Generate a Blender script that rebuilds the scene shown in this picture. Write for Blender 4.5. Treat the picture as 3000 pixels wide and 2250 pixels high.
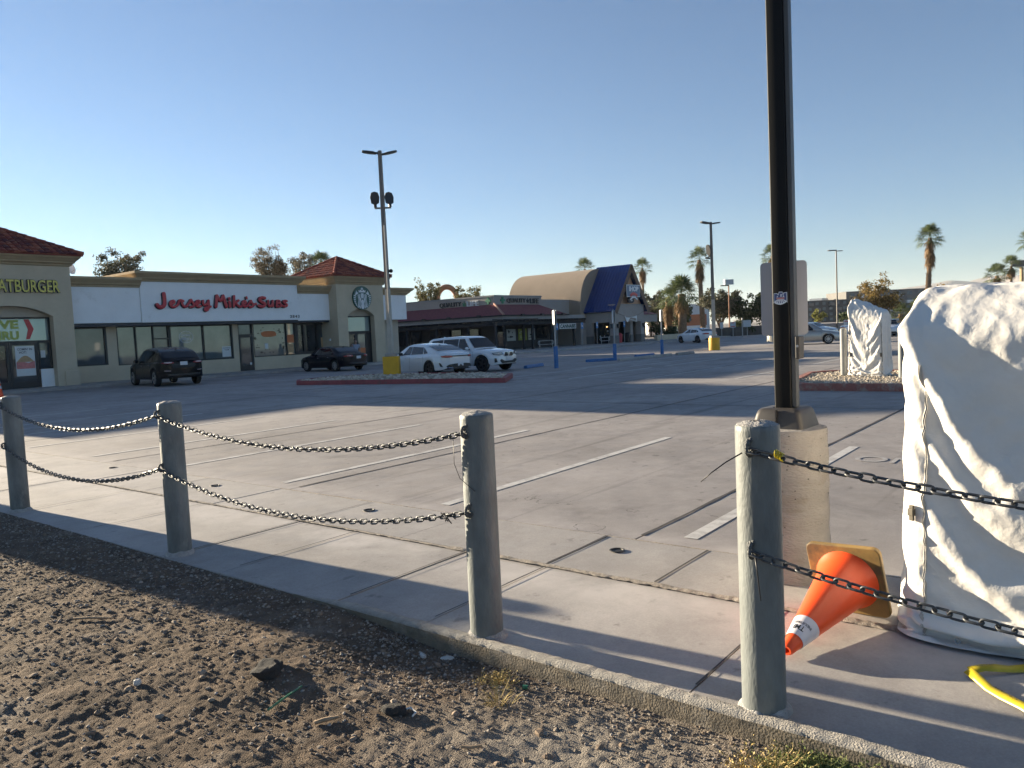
import bpy, math, random
import numpy as np
from mathutils import Vector, Matrix, Euler, noise as mnoise
R = math.radians
PI = math.pi
random.seed(7)
rng = np.random.default_rng(7)
scene = bpy.context.scene
for o in list(bpy.data.objects):
    bpy.data.objects.remove(o)
col = scene.collection
# ---------------------------------------------------------------- camera
CAM_H = 1.45
YAW, PITCH, ROLL, FPX = R(38.188), R(-3.7605), R(-2.6715), 2261.29
fw = Vector((math.cos(YAW)*math.cos(PITCH), math.sin(YAW)*math.cos(PITCH), math.sin(PITCH)))
rt = Vector((math.sin(YAW), -math.cos(YAW), 0))
up = rt.cross(fw)
rt2 = rt*math.cos(ROLL) + up*math.sin(ROLL)
up2 = up*math.cos(ROLL) - rt*math.sin(ROLL)
cam_d = bpy.data.cameras.new("camera")
cam = bpy.data.objects.new("camera", cam_d)
col.objects.link(cam)
cam.matrix_world = Matrix(((rt2.x, up2.x, -fw.x, 0), (rt2.y, up2.y, -fw.y, 0), (rt2.z, up2.z, -fw.z, CAM_H), (0, 0, 0, 1)))
cam_d.sensor_width = 36
cam_d.lens = FPX/3000*36
cam_d.clip_start = 0.05
cam_d.clip_end = 12000
scene.camera = cam
# ---------------------------------------------------------------- sky, sun, exposure
SUN_AZ, SUN_EL = 94.0, 10.6          # azimuth counted from +x towards +y
w = bpy.data.worlds.new("World"); scene.world = w; w.use_nodes = True
nt = w.node_tree
bg = nt.nodes["Background"]
sky = nt.nodes.new("ShaderNodeTexSky")
sky.sky_type = 'NISHITA'; sky.sun_disc = False
sky.sun_elevation = R(SUN_EL)
sky.sun_rotation = R(90-SUN_AZ)
sky.altitude = 300; sky.air_density = 1.0; sky.dust_density = 0.1; sky.ozone_density = 3.0
tint = nt.nodes.new("ShaderNodeMix"); tint.data_type = 'RGBA'; tint.blend_type = 'MULTIPLY'; tint.inputs[0].default_value = 1
tint.inputs[7].default_value = (.56, .70, .83, 1)
hs = nt.nodes.new('ShaderNodeHueSaturation'); hs.inputs['Saturation'].default_value = .86
nt.links.new(sky.outputs[0], hs.inputs['Color']); nt.links.new(hs.outputs[0], tint.inputs[6]); nt.links.new(tint.outputs[2], bg.inputs[0])
bg.inputs[1].default_value = 0.052
S = Vector((math.cos(R(SUN_EL))*math.cos(R(SUN_AZ)), math.cos(R(SUN_EL))*math.sin(R(SUN_AZ)), math.sin(R(SUN_EL))))
sd = bpy.data.lights.new("sun", 'SUN'); sd.energy = 5.0; sd.angle = R(0.53); sd.color = (1.0, 0.85, 0.62)
sun = bpy.data.objects.new("sun", sd); col.objects.link(sun)
sun.rotation_euler = S.to_track_quat('Z', 'Y').to_euler()
scene.view_settings.view_transform = 'Standard'
scene.view_settings.look = 'None'
scene.view_settings.gamma = 1
scene.view_settings.exposure = 1.97
scene.cycles.max_bounces = 6
scene.cycles.diffuse_bounces = 3
scene.cycles.transparent_max_bounces = 8
# ---------------------------------------------------------------- materials
def nd(t, kind, **kw):
    n = t.nodes.new(kind)
    for k, v in kw.items():
        setattr(n, k, v)
    return n
def pm(name, c, rough=.6, metal=0., var=.12, vs=3., bump=0., bs=60., spec=.5, detail=5., dirt=None, ds=1.2, dt=(.5, .7), stretch=None, coat=0.):
    """procedural material: base colour with two noise layers, optional second colour in patches, noise bump"""
    m = bpy.data.materials.new(name); m.use_nodes = True
    t = m.node_tree; b = t.nodes["Principled BSDF"]
    tc = nd(t, "ShaderNodeTexCoord")
    oi = nd(t, "ShaderNodeObjectInfo"); sc_ = nd(t, "ShaderNodeMath", operation='MULTIPLY'); sc_.inputs[1].default_value = 91.7; t.links.new(oi.outputs["Random"], sc_.inputs[0])
    ofs = nd(t, "ShaderNodeVectorMath", operation='ADD'); t.links.new(tc.outputs["Object"], ofs.inputs[0]); t.links.new(sc_.outputs[0], ofs.inputs[1])
    src = ofs.outputs[0]
    if stretch:
        mp = nd(t, "ShaderNodeMapping"); mp.inputs["Scale"].default_value = stretch
        t.links.new(src, mp.inputs[0]); src = mp.outputs[0]
    n1 = nd(t, "ShaderNodeTexNoise"); n1.inputs["Scale"].default_value = vs; n1.inputs["Detail"].default_value = detail
    n1.inputs["Roughness"].default_value = .65
    t.links.new(src, n1.inputs["Vector"])
    r = nd(t, "ShaderNodeMapRange"); r.inputs[1].default_value = .3; r.inputs[2].default_value = .7
    r.inputs[3].default_value = 1-var; r.inputs[4].default_value = 1+var
    t.links.new(n1.outputs["Fac"], r.inputs[0])
    mx = nd(t, "ShaderNodeMix", data_type='RGBA', blend_type='MULTIPLY'); mx.inputs[0].default_value = 1
    mx.inputs[6].default_value = (*c, 1)
    t.links.new(r.outputs[0], mx.inputs[7])
    out = mx.outputs[2]
    if dirt:
        n2 = nd(t, "ShaderNodeTexNoise"); n2.inputs["Scale"].default_value = ds; n2.inputs["Detail"].default_value = 7; n2.inputs["Roughness"].default_value = .7
        t.links.new(src, n2.inputs["Vector"])
        r2 = nd(t, "ShaderNodeMapRange"); r2.inputs[1].default_value = dt[0]; r2.inputs[2].default_value = dt[1]
        t.links.new(n2.outputs["Fac"], r2.inputs[0])
        m2 = nd(t, "ShaderNodeMix", data_type='RGBA'); t.links.new(r2.outputs[0], m2.inputs[0])
        t.links.new(out, m2.inputs[6]); m2.inputs[7].default_value = (*dirt, 1); out = m2.outputs[2]
    t.links.new(out, b.inputs["Base Color"])
    b.inputs["Roughness"].default_value = rough; b.inputs["Metallic"].default_value = metal
    b.inputs["Specular IOR Level"].default_value = spec
    b.inputs["Coat Weight"].default_value = coat
    b.inputs["Coat Roughness"].default_value = .03
    if bump:
        n3 = nd(t, "ShaderNodeTexNoise"); n3.inputs["Scale"].default_value = bs; n3.inputs["Detail"].default_value = 4
        t.links.new(src, n3.inputs["Vector"])
        bp = nd(t, "ShaderNodeBump"); bp.inputs["Strength"].default_value = min(1, bump); bp.inputs["Distance"].default_value = .01*max(1, bump)
        t.links.new(n3.outputs["Fac"], bp.inputs["Height"]); t.links.new(bp.outputs[0], b.inputs["Normal"])
    return m
M = {}
def glassy(name, c, metal=.35, rough=.03, var=.2, vs=.8):
    return pm(name, c, rough=rough, metal=metal, var=var, vs=vs, spec=.8)
# ---------------------------------------------------------------- object helpers
def root_loc(o):
    while o.parent:
        o = o.parent
    return o.location
def tag(o, label=None, cat=None, group=None, kind=None):
    if label: o["label"] = label
    if cat: o["category"] = cat
    if group: o["group"] = group
    if kind: o["kind"] = kind
    return o
def empty(name, label, cat, loc=(0, 0, 0), rz=0, group=None, kind=None):
    o = bpy.data.objects.new(name, None); col.objects.link(o)
    o.empty_display_size = .2
    o.location = loc; o.rotation_euler = (0, 0, rz)
    return tag(o, label, cat, group, kind)
def copy_tree(o, parent=None):
    c = o.copy(); col.objects.link(c)
    if parent is not None:
        c.parent = parent
    for ch in list(o.children):
        copy_tree(ch, c)
    return c
class MB:
    """collects shapes and links them as one mesh object"""
    def __init__(s):
        s.v = []; s.f = []; s.mi = []; s.cur = 0
    def add(s, vs, fs):
        n = len(s.v); s.v.extend([tuple(p) for p in vs])
        s.f.extend([tuple(i+n for i in f) for f in fs]); s.mi.extend([s.cur]*len(fs)); return s
    def box(s, a, b, m=None):
        (x0, y0, z0), (x1, y1, z1) = a, b
        vs = [(x0,y0,z0),(x1,y0,z0),(x1,y1,z0),(x0,y1,z0),(x0,y0,z1),(x1,y0,z1),(x1,y1,z1),(x0,y1,z1)]
        if m is not None: vs = [m @ Vector(p) for p in vs]
        return s.add(vs, [(0,3,2,1),(4,5,6,7),(0,1,5,4),(1,2,6,5),(2,3,7,6),(3,0,4,7)])
    def cbox(s, c, d, rz=0, bev=0):
        m = Matrix.Translation(c) @ Matrix.Rotation(rz, 4, 'Z')
        h = [q/2 for q in d]
        return s.box((-h[0],-h[1],-h[2]), (h[0],h[1],h[2]), m)
    def poly(s, pts):
        return s.add(pts, [tuple(range(len(pts)))])
    def prism(s, poly, fn, d0, d1):
        """poly: 2D points; fn(a,b,d)->3D; extruded d0..d1"""
        n = len(poly)
        vs = [fn(a, b, d0) for a, b in poly] + [fn(a, b, d1) for a, b in poly]
        fs = [tuple(range(n-1, -1, -1)), tuple(range(n, 2*n))] + [(i, (i+1) % n, n+(i+1) % n, n+i) for i in range(n)]
        return s.add(vs, fs)
    def tube(s, pts, r, n=8, closed=False, caps=True, squash=None):
        pts = [Vector(p) for p in pts]; k = len(pts)
        rs = r if isinstance(r, (list, tuple)) else [r]*k
        vs = []; prev = None
        for i, p in enumerate(pts):
            if closed: t = pts[(i+1) % k]-pts[i-1]
            else: t = pts[min(i+1, k-1)]-pts[max(i-1, 0)]
            t = t.normalized() if t.length > 1e-9 else Vector((0, 0, 1))
            if prev is None:
                a = Vector((0, 0, 1)) if abs(t.z) < .9 else Vector((1, 0, 0))
                u = t.cross(a).normalized()
            else:
                u = (prev - t*prev.dot(t))
                u = u.normalized() if u.length > 1e-6 else t.orthogonal().normalized()
            prev = u; q = t.cross(u)
            for j in range(n):
                an = 2*PI*j/n
                vs.append(p + (u*math.cos(an) + q*math.sin(an))*rs[i])
        fs = []
        m = k if closed else k-1
        for i in range(m):
            for j in range(n):
                a = i*n+j; b = i*n+(j+1) % n; i2 = (i+1) % k
                fs.append((a, b, i2*n+(j+1) % n, i2*n+j))
        if caps and not closed:
            fs.append(tuple(range(n-1, -1, -1))); fs.append(tuple((k-1)*n+j for j in range(n)))
        return s.add(vs, fs)
    def lathe(s, prof, n=20, m=None, a0=0., a1=2*PI):
        full = abs(a1-a0-2*PI) < 1e-6
        cnt = n if full else n+1
        vs = []
        for (r, z) in prof:
            for j in range(cnt):
                an = a0+(a1-a0)*j/n
                p = Vector((r*math.cos(an), r*math.sin(an), z))
                vs.append(m @ p if m is not None else p)
        fs = []
        for i in range(len(prof)-1):
            for j in range(n):
                j2 = (j+1) % cnt
                fs.append((i*cnt+j, i*cnt+j2, (i+1)*cnt+j2, (i+1)*cnt+j))
        return s.add(vs, fs)
    def grid(s, P):
        P = np.asarray(P); a, b = P.shape[:2]
        vs = [tuple(p) for p in P.reshape(-1, 3).tolist()]
        fs = [(i*b+j, (i+1)*b+j, (i+1)*b+j+1, i*b+j+1) for i in range(a-1) for j in range(b-1)]
        return s.add(vs, fs)
    def build(s, name, mats, parent=None, smooth=None, bevel=0, local=False, fix=False):
        me = bpy.data.meshes.new(name)
        off = Vector((0, 0, 0))
        if parent is not None and not local: off = root_loc(parent)
        me.from_pydata([(p[0]-off[0], p[1]-off[1], p[2]-off[2]) for p in s.v], [], s.f)
        if not isinstance(mats, (list, tuple)): mats = [mats]
        for m in mats: me.materials.append(m)
        if any(s.mi): me.polygons.foreach_set("material_index", s.mi)
        if smooth is not None:
            me.polygons.foreach_set("use_smooth", [True]*len(me.polygons))
            if smooth < 180:
                me.set_sharp_from_angle(angle=R(smooth))
        me.update()
        o = bpy.data.objects.new(name, me); col.objects.link(o)
        if parent is not None: o.parent = parent
        if bevel:
            b = o.modifiers.new("bevel", 'BEVEL'); b.width = bevel; b.segments = 2; b.limit_method = 'ANGLE'; b.angle_limit = R(40)
        return o
def np_mesh(name, V, F, mat, parent=None, smooth=False):
    """fast mesh from arrays; F has rows of 3 or 4 indices"""
    me = bpy.data.meshes.new(name)
    V = np.asarray(V, dtype=np.float32); F = np.asarray(F, dtype=np.int32); k = F.shape[1]
    off = root_loc(parent) if parent is not None else Vector((0, 0, 0))
    V = V - np.array(off, dtype=np.float32)
    me.vertices.add(len(V)); me.vertices.foreach_set("co", V.ravel())
    me.loops.add(F.size); me.loops.foreach_set("vertex_index", F.ravel())
    me.polygons.add(len(F)); me.polygons.foreach_set("loop_start", np.arange(0, F.size, k, dtype=np.int32))
    me.polygons.foreach_set("loop_total", np.full(len(F), k, dtype=np.int32))
    me.polygons.foreach_set("use_smooth", np.full(len(F), smooth))
    me.update(calc_edges=True)
    for m in (mat if isinstance(mat, (list, tuple)) else [mat]): me.materials.append(m)
    o = bpy.data.objects.new(name, me); col.objects.link(o)
    if parent is not None: o.parent = parent
    return o
def text_mb(body, width, height, depth=.0, bold=.0, shear=0., spacing=1.0):
    """flat or extruded lettering as (verts, faces) in x (right) y (up) z (towards the reader), fitted to width x height, origin bottom left"""
    c = bpy.data.curves.new("text", 'FONT'); c.body = body; c.size = 1; c.extrude = .1 if depth else 0
    c.offset = bold; c.shear = shear; c.space_character = spacing; c.resolution_u = 3
    o = bpy.data.objects.new("text", c); col.objects.link(o)
    dg = bpy.context.evaluated_depsgraph_get()
    me = bpy.data.meshes.new_from_object(o.evaluated_get(dg))
    vs = np.array([v.co[:] for v in me.vertices]); fs = [tuple(p.vertices) for p in me.polygons]
    bpy.data.objects.remove(o); bpy.data.curves.remove(c); bpy.data.meshes.remove(me)
    lo = vs.min(0); hi = vs.max(0); d = np.maximum(hi-lo, 1e-6)
    vs[:, 0] = (vs[:, 0]-lo[0])/d[0]*width
    vs[:, 1] = (vs[:, 1]-lo[1])/d[1]*height
    vs[:, 2] = (vs[:, 2]-lo[2])/d[2]*depth if depth else 0
    return vs.tolist(), fs
def add_text(mb, body, x, z, y, width, height, depth=.0, facing='-y', **kw):
    """lettering on an upright wall; (x,z) is its bottom left as read; y the wall plane it starts from"""
    vs, fs = text_mb(body, width, height, depth, **kw)
    if facing == '-y': vs = [(x+p[0], y-p[2], z+p[1]) for p in vs]
    elif facing == '-x': vs = [(y-p[2], x-p[0], z+p[1]) for p in vs]
    return mb.add(vs, fs)
def vnoise(x, y, seed=0):
    """smooth value noise on arrays, range 0..1"""
    xi = np.floor(x).astype(np.int64); yi = np.floor(y).astype(np.int64)
    fx = x-xi; fy = y-yi; fx = fx*fx*fx*(fx*(fx*6-15)+10); fy = fy*fy*fy*(fy*(fy*6-15)+10)
    def h(a, b):
        n = (a*374761393 + b*668265263 + seed*1442695041) & 0xffffffff
        n = ((n ^ (n >> 13))*1274126177) & 0xffffffff
        return ((n ^ (n >> 16)) & 0xffff)/65535.
    return (h(xi, yi)*(1-fx)+h(xi+1, yi)*fx)*(1-fy) + (h(xi, yi+1)*(1-fx)+h(xi+1, yi+1)*fx)*fy
def fbm(x, y, oct=4, seed=0, gain=.5):
    a = 1.; t = 0.; s = 0.
    for i in range(oct):
        t = t + a*vnoise(x, y, seed+i*17); s += a; x = x*2.03+5.1; y = y*2.03+1.7; a *= gain
    return t/s
def ridge(x, y, oct=4, seed=0):
    a = 1.; t = 0.; s = 0.
    for i in range(oct):
        t = t + a*(1-np.abs(2*vnoise(x, y, seed+i*13)-1)); s += a; x = x*1.9+3.1; y = y*1.9+8.7; a *= .5
    return t/s
# ================================================================ ground
def concrete(name, base, stain, crackscale=.22, cracks=True, skid=.35, worn=.5):
    m = bpy.data.materials.new(name); m.use_nodes = True
    t = m.node_tree; b = t.nodes["Principled BSDF"]; L = t.links.new
    tc = nd(t, "ShaderNodeTexCoord"); P = tc.outputs["Object"]
    def ns(scale, det=6, ro=.6, vec=None, dist=0):
        n = nd(t, "ShaderNodeTexNoise"); n.inputs["Scale"].default_value = scale; n.inputs["Detail"].default_value = det
        n.inputs["Roughness"].default_value = ro; n.inputs["Distortion"].default_value = dist
        L(vec or P, n.inputs["Vector"]); return n.outputs["Fac"]
    def mr(x, a, c, d, e):
        r = nd(t, "ShaderNodeMapRange"); L(x, r.inputs[0])
        for i, q in enumerate((a, c, d, e)): r.inputs[i+1].default_value = q
        return r.outputs[0]
    def mul(x, y):
        k = nd(t, "ShaderNodeMath", operation='MULTIPLY'); L(x, k.inputs[0]); L(y, k.inputs[1]); return k.outputs[0]
    def mix(f, a, c):
        k = nd(t, "ShaderNodeMix", data_type='RGBA'); L(f, k.inputs[0])
        for i, q in ((6, a), (7, c)):
            if isinstance(q, tuple): k.inputs[i].default_value = (*q, 1)
            else: L(q, k.inputs[i])
        return k.outputs[2]
    big = mr(ns(.35, 4), .3, .7, .78, 1.18)
    mid = mr(ns(2.7, 6, .7), .3, .7, .84, 1.14)
    fine = mr(ns(90, 3, .7), .25, .75, .86, 1.12)
    f = mul(mul(big, mid), fine)
    cm = nd(t, "ShaderNodeMix", data_type='RGBA', blend_type='MULTIPLY'); cm.inputs[0].default_value = 1
    cm.inputs[6].default_value = (*base, 1); L(f, cm.inputs[7]); c = cm.outputs[2]
    # stains in patches and drips
    c = mix(mr(ns(.9, 8, .72, dist=.6), .53, .72, 0, worn), c, stain)
    c = mix(mr(ns(6.5, 4, .6), .63, .71, 0, .6), c, tuple(q*.55 for q in stain))
    # pale dusty wear
    c = mix(mr(ns(1.6, 7, .75, dist=.9), .58, .75, 0, .35), c, tuple(min(1, q*1.28) for q in base))
    # tyre marks: thin long streaks along x
    mp = nd(t, "ShaderNodeMapping"); mp.inputs["Scale"].default_value = (.09, 2.4, 1); mp.inputs["Rotation"].default_value = (0, 0, R(-9)); L(P, mp.inputs[0])
    c = mix(mr(ns(1., 6, .65, mp.outputs[0], .35), .57, .70, 0, skid), c, tuple(q*.5 for q in stain))
    # dusty white bands swept against the long seams
    sx = nd(t, "ShaderNodeSeparateXYZ"); L(P, sx.inputs[0])
    for c0, c1, c2, c3 in ((4.57, 4.60, 4.68, 4.92), (3.30, 3.52, 3.74, 3.80)):
        bnd = mul(mr(sx.outputs[0], c0, c1, 0, 1), mr(sx.outputs[0], c2, c3, 1, 0))
        c = mix(mul(bnd, mr(ns(1.3, 6, .7, dist=.4), .38, .62, 0, .75)), c, tuple(min(1, q*1.45) for q in base))
    if cracks:
        nz = nd(t, "ShaderNodeTexNoise"); nz.inputs["Scale"].default_value = 1.1; nz.inputs["Detail"].default_value = 6; L(P, nz.inputs["Vector"])
        ad = nd(t, "ShaderNodeMix", data_type='VECTOR'); ad.inputs[0].default_value = .5; L(P, ad.inputs[4]); 
        sc = nd(t, "ShaderNodeVectorMath", operation='SCALE'); sc.inputs[3].default_value = 4.; L(nz.outputs["Color"], sc.inputs[0])
        av = nd(t, "ShaderNodeVectorMath", operation='ADD'); L(P, av.inputs[0]); L(sc.outputs[0], av.inputs[1])
        vo = nd(t, "ShaderNodeTexVoronoi", feature='DISTANCE_TO_EDGE'); vo.inputs["Scale"].default_value = crackscale; L(av.outputs[0], vo.inputs["Vector"])
        cr = mr(vo.outputs["Distance"], .0006, .0028, 1, 0)
        gate = mr(ns(.45, 2), .50, .58, 0, .85)
        c = mix(mul(cr, gate), c, tuple(q*.3 for q in base))
    L(c, b.inputs["Base Color"])
    L(mr(ns(3, 3), .3, .7, .68, .9), b.inputs["Roughness"]); b.inputs["Specular IOR Level"].default_value = .35
    bp = nd(t, "ShaderNodeBump"); bp.inputs["Strength"].default_value = .35; bp.inputs["Distance"].default_value = .006
    L(ns(160, 5, .75), bp.inputs["Height"]); L(bp.outputs[0], b.inputs["Normal"])
    return m
M['lot'] = concrete("lot_concrete", (.30, .275, .262), (.165, .15, .145), worn=.75, skid=.6)
M['apron'] = concrete("apron_concrete", (.37, .345, .325), (.27, .25, .235), cracks=False, skid=.15, worn=.45)
M['walk'] = concrete("walk_concrete", (.34, .32, .30), (.22, .2, .19), cracks=False, skid=.1)
M['asphalt'] = pm("far_ground", (.19, .165, .14), rough=.9, var=.2, vs=.05)
M['line'] = pm("worn_white_paint", (.52, .505, .48), rough=.7, var=.12, vs=9, dirt=(.31, .29, .275), ds=6, dt=(.48, .66))
M['faint_line'] = pm("faded_white_paint", (.40, .385, .37), rough=.7, var=.1, vs=9, dirt=(.30, .28, .27), ds=9, dt=(.45, .6))
M['joint'] = pm("joint_filler", (.055, .05, .048), rough=.8, var=.3, vs=20)
M['dirt'] = None
def sheet(name, x0, y0, x1, y1, z, mat, kind='structure'):
    o = MB().poly([(x0, y0, z), (x1, y0, z), (x1, y1, z), (x0, y1, z)]).build(name, mat); tag(o, kind=kind); return o
sheet('ground', -6000, -6000, 9000, 9000, -.22, M['asphalt'])
# slabs with open joints
def slabs(name, xs, ys, z, th, mat, gap=.012, jig=0):
    mb = MB()
    for i in range(len(xs)-1):
        for j in range(len(ys)-1):
            mb.box((xs[i]+gap/2, ys[j]+gap/2, z-th), (xs[i+1]-gap/2, ys[j+1]-gap/2, z + (jig*((i*7+j*13) % 5-2)/2)))
    o = mb.build(name, mat); return tag(o, kind='structure')
slabs('parking_lot', [4.58, 13.0, 21.5, 30, 39, 48, 57, 66, 75, 84, 93, 110], [-60, -30, -18, -9.6, -5.6, -1.5, 2.60, 6.50, 10.5, 14.6, 18.7, 22.8, 26.9, 31, 36.9], 0, .15, M['lot'], gap=.016)
# apron: two courses; the outer one ends at the dirt lot
bj = sheet('joint_bed', 2.68, -40, 110, 37, -.05, M['joint'])
ap = [-40, -30, -20, -12, -8, -5.2, -3.1, -1.6, -.3, 1.33, 2.78, 3.45, 4.56, 5.26, 6.7, 8.1, 9.6, 11, 12.5, 14, 16, 18, 20, 22, 25, 28, 31, 34, 36]
slabs('pavement', [2.645, 3.80], ap, -.006, .16, M['apron'], gap=.010, jig=.002)
slabs('gutter', [3.815, 4.57], [-40, -30, -20, -10, -5, -1.9, .2, 2.06, 2.8, 4.1, 5.24, 6.6, 7.9, 9.2, 10.6, 12, 14, 17, 20, 24, 28, 32, 36], .004, .15, M['apron'], gap=.010, jig=.002)
# ragged mortar lip along the step between the two courses
def lip(x, y0, y1, wmax, h, n, seed, mat, name):
    y = np.linspace(y0, y1, n)
    wv = wmax*(.35+.9*fbm(y*2.2, y*0+seed, 5, seed))
    hv = h*(.3+1.0*fbm(y*9, y*0+3, 4, seed+5))
    P = np.zeros((n, 6, 3))
    for k, (a, c) in enumerate(((-1.0, -.02), (-.75, .5), (-.2, .95), (.25, .9), (.75, .45), (1.0, -.02))):
        jx = (vnoise(y*31+k*5, y*0+k, seed+k)-.5)*.010
        P[:, k, 0] = x + a*wv/2 + jx; P[:, k, 1] = y; P[:, k, 2] = c*hv + (vnoise(y*40, y*0+k*3, seed)-.5)*.004
    o = MB().grid(P).build(name, mat, smooth=180); return tag(o, kind='structure')
M['mortar'] = pm("ragged_mortar", (.33, .29, .25), rough=.9, var=.35, vs=60, bump=1.5, bs=220)
lip(3.81, -3, 3.6, .055, .016, 900, 3, M['mortar'], 'kerb_lip')
lip(3.81, 3.6, 16, .03, .007, 700, 9, M['mortar'], 'kerb_lip')
lip(4.575, -3, 16, .035, .007, 1400, 14, M['mortar'], 'kerb_lip')
# small round clean-out holes in the gutter
M['iron'] = pm("dark_iron", (.03, .028, .027), rough=.6, metal=.4, var=.4, vs=30)
for i, (x, y) in enumerate(((4.28, 2.56), (4.31, 5.0), (4.33, 7.41), (4.41, 9.87))):
    d = MB()
    d.lathe([(.052, .0075), (.05, .010), (.040, .010), (.037, .0045), (0, .0045)], 20, Matrix.Translation((x, y, .002)))
    o = d.build('drain_cover', M['iron'], smooth=40)
    tag(o, ['small dark drain hole in the gutter nearest the camera, beyond the third post',
            'small dark drain hole in the gutter left of the post with the broken chain tie',
            'small dark drain hole in the gutter just right of the second post',
            'small dark drain hole in the gutter farthest left, behind the sagging chains'][i], 'drain', 'drain holes along the gutter')
jt = MB()
def jline(x0, y0, x1, y1, wd, z=.0045):
    n_ = max(2, int(max(abs(x1-x0), abs(y1-y0))/.25)); r_ = np.random.default_rng(int(y0*10)+n_); L_, R_ = [], []
    dx, dy = x1-x0, y1-y0; q = math.hypot(dx, dy); nx, ny = -dy/q, dx/q
    for k in range(n_+1):
        f = k/n_; w0 = wd*.5*r_.uniform(.55, 1.35); o_ = r_.normal(0, wd*.12)
        L_.append((x0+dx*f+nx*(o_+w0), y0+dy*f+ny*(o_+w0), z)); R_.append((x0+dx*f+nx*(o_-w0), y0+dy*f+ny*(o_-w0), z))
    jt.grid([R_, L_])
for y in (2.60, 6.50, 10.5, 14.6, 18.7, -1.5): jline(4.70, y, 48, y+.03, .030 if y < 3 else .026)
for x in (13.0, 21.5, 30, 39): jline(x, -9, x, 33, .018)
for y in (1.33, 2.78, 3.45, 4.56, 5.26, 6.7, 8.1, 9.6): jline(2.80, y, 3.79, y, .012, .0035)
for y in (2.06, 2.8, 5.24, 7.9): jline(3.84, y, 4.56, y, .020 if y < 3 else .012, .0085)
tag(jt.build('expansion_joints', M['joint']), kind='structure')
# worn mortar strip along the top edge of the slab, and its rough brown face above the dirt
ed = MB(); yy = np.linspace(-4, 3.75, 700); P_ = np.zeros((700, 5, 3))
wv = .075+.035*fbm(yy*1.3, yy*0, 3, 61); fade_ = np.clip((3.75-yy)/.5, 0.02, 1)
for k, (f_, zz) in enumerate(((0, -.02), (0, .010), (.35, .016), (.8, .012), (1.0, -.012))):
    P_[:, k, 0] = 2.636+wv*f_*fade_+(vnoise(yy*26+k, yy*0+k, 5)-.5)*.008; P_[:, k, 1] = yy; P_[:, k, 2] = zz*np.where(zz > 0, fade_, 1)+(vnoise(yy*34, yy*0+k*7, 6)-.5)*.005
ed.grid(P_[:, ::-1]); M['edge'] = pm("worn_slab_edge", (.36, .335, .30), rough=.95, var=.22, vs=25, bump=1.5, bs=140)
tag(ed.build('kerb_edge', M['edge'], smooth=180), kind='structure')
fc = MB(); zz = np.linspace(-.14, .004, 12); Yg, Zg = np.meshgrid(yy, zz, indexing='ij')
Xg = 2.634-.006*fbm(Yg*14, Zg*40, 4, 71)-.010*np.clip((-.07-Zg)/.08, 0, 1)
fc.grid(np.stack([Xg, Yg, Zg], -1)); M['edge_face'] = pm("brown_slab_face", (.20, .165, .12), rough=.95, var=.25, vs=9, bump=1.6, bs=110, dirt=(.28, .25, .21), ds=6, dt=(.52, .7))
tag(fc.build('kerb_face', M['edge_face'], smooth=180), kind='structure')
# painted stall lines
ln = MB()
def stripe(x0, y0, x1, y1, wd=.10, z=.004):
    d = Vector((x1-x0, y1-y0, 0)); nrm = Vector((-d.y, d.x, 0)).normalized()*wd/2
    ln.poly([(x0-nrm.x, y0-nrm.y, z), (x1-nrm.x, y1-nrm.y, z), (x1+nrm.x, y1+nrm.y, z), (x0+nrm.x, y0+nrm.y, z)])
for y in (2.28, 4.56, 6.86, 9.1, 11.3, 13.55, 15.85, 18.1, 20.4, .02, -2.25, -4.5, -6.8):
    stripe(4.78, y, 9.1, y+.04)
for y in (13.0, 15.7, 10.4, 7.8, 5.2, 2.6):
    stripe(19.3, y, 24.6, y)
for y in (12.9, 14.35, 10.3, 7.7): stripe(25.4, y, 30.2, y)
for y in (16.0,): stripe(24.7, y, 35, y+.2)
for y in (26.0, 23.2, 28.8): stripe(17.5, y, 19.4, y)
for x in (19.2, 22.0, 27.6, 30.4): stripe(x, 28.6, x, 33.0)
for x in (46, 49, 52, 55): stripe(x, 8, x, 13.2)
for y in (-2, 1, 4): stripe(27, y, 31.5, y)
tag(ln.build('road_markings', M['line']), kind='structure')
lt = MB()
vs, fs = text_mb("NO", .62, .34, bold=.01)
# lettering painted on the stall, read from the aisle
lt.add([(8.52-p[1]*1.0, 1.50+p[0], .0045) for p in vs], fs)
tag(lt.build('road_markings', M['faint_line']), kind='structure')
# sidewalks (real kerbs)
kb = MB()
kb.box((4.6, 33.7, -.1), (36.2, 36.9, .11)); o = kb.build('sidewalk', M['walk'], bevel=.02); tag(o, kind='structure')
kb = MB(); kb.prism([(36.2, 33.7), (41.2, 32.2), (57, 30.6), (60, 31.6), (78, 31.9), (78, 60), (36.2, 60)], lambda a, b, d: (a, b, d), -.1, .12)
o = kb.build('sidewalk', M['walk'], bevel=.02); tag(o, kind='structure')
sheet('far_lot', 110.02, -120, 330, 120, -.03, M['lot'])
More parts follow.
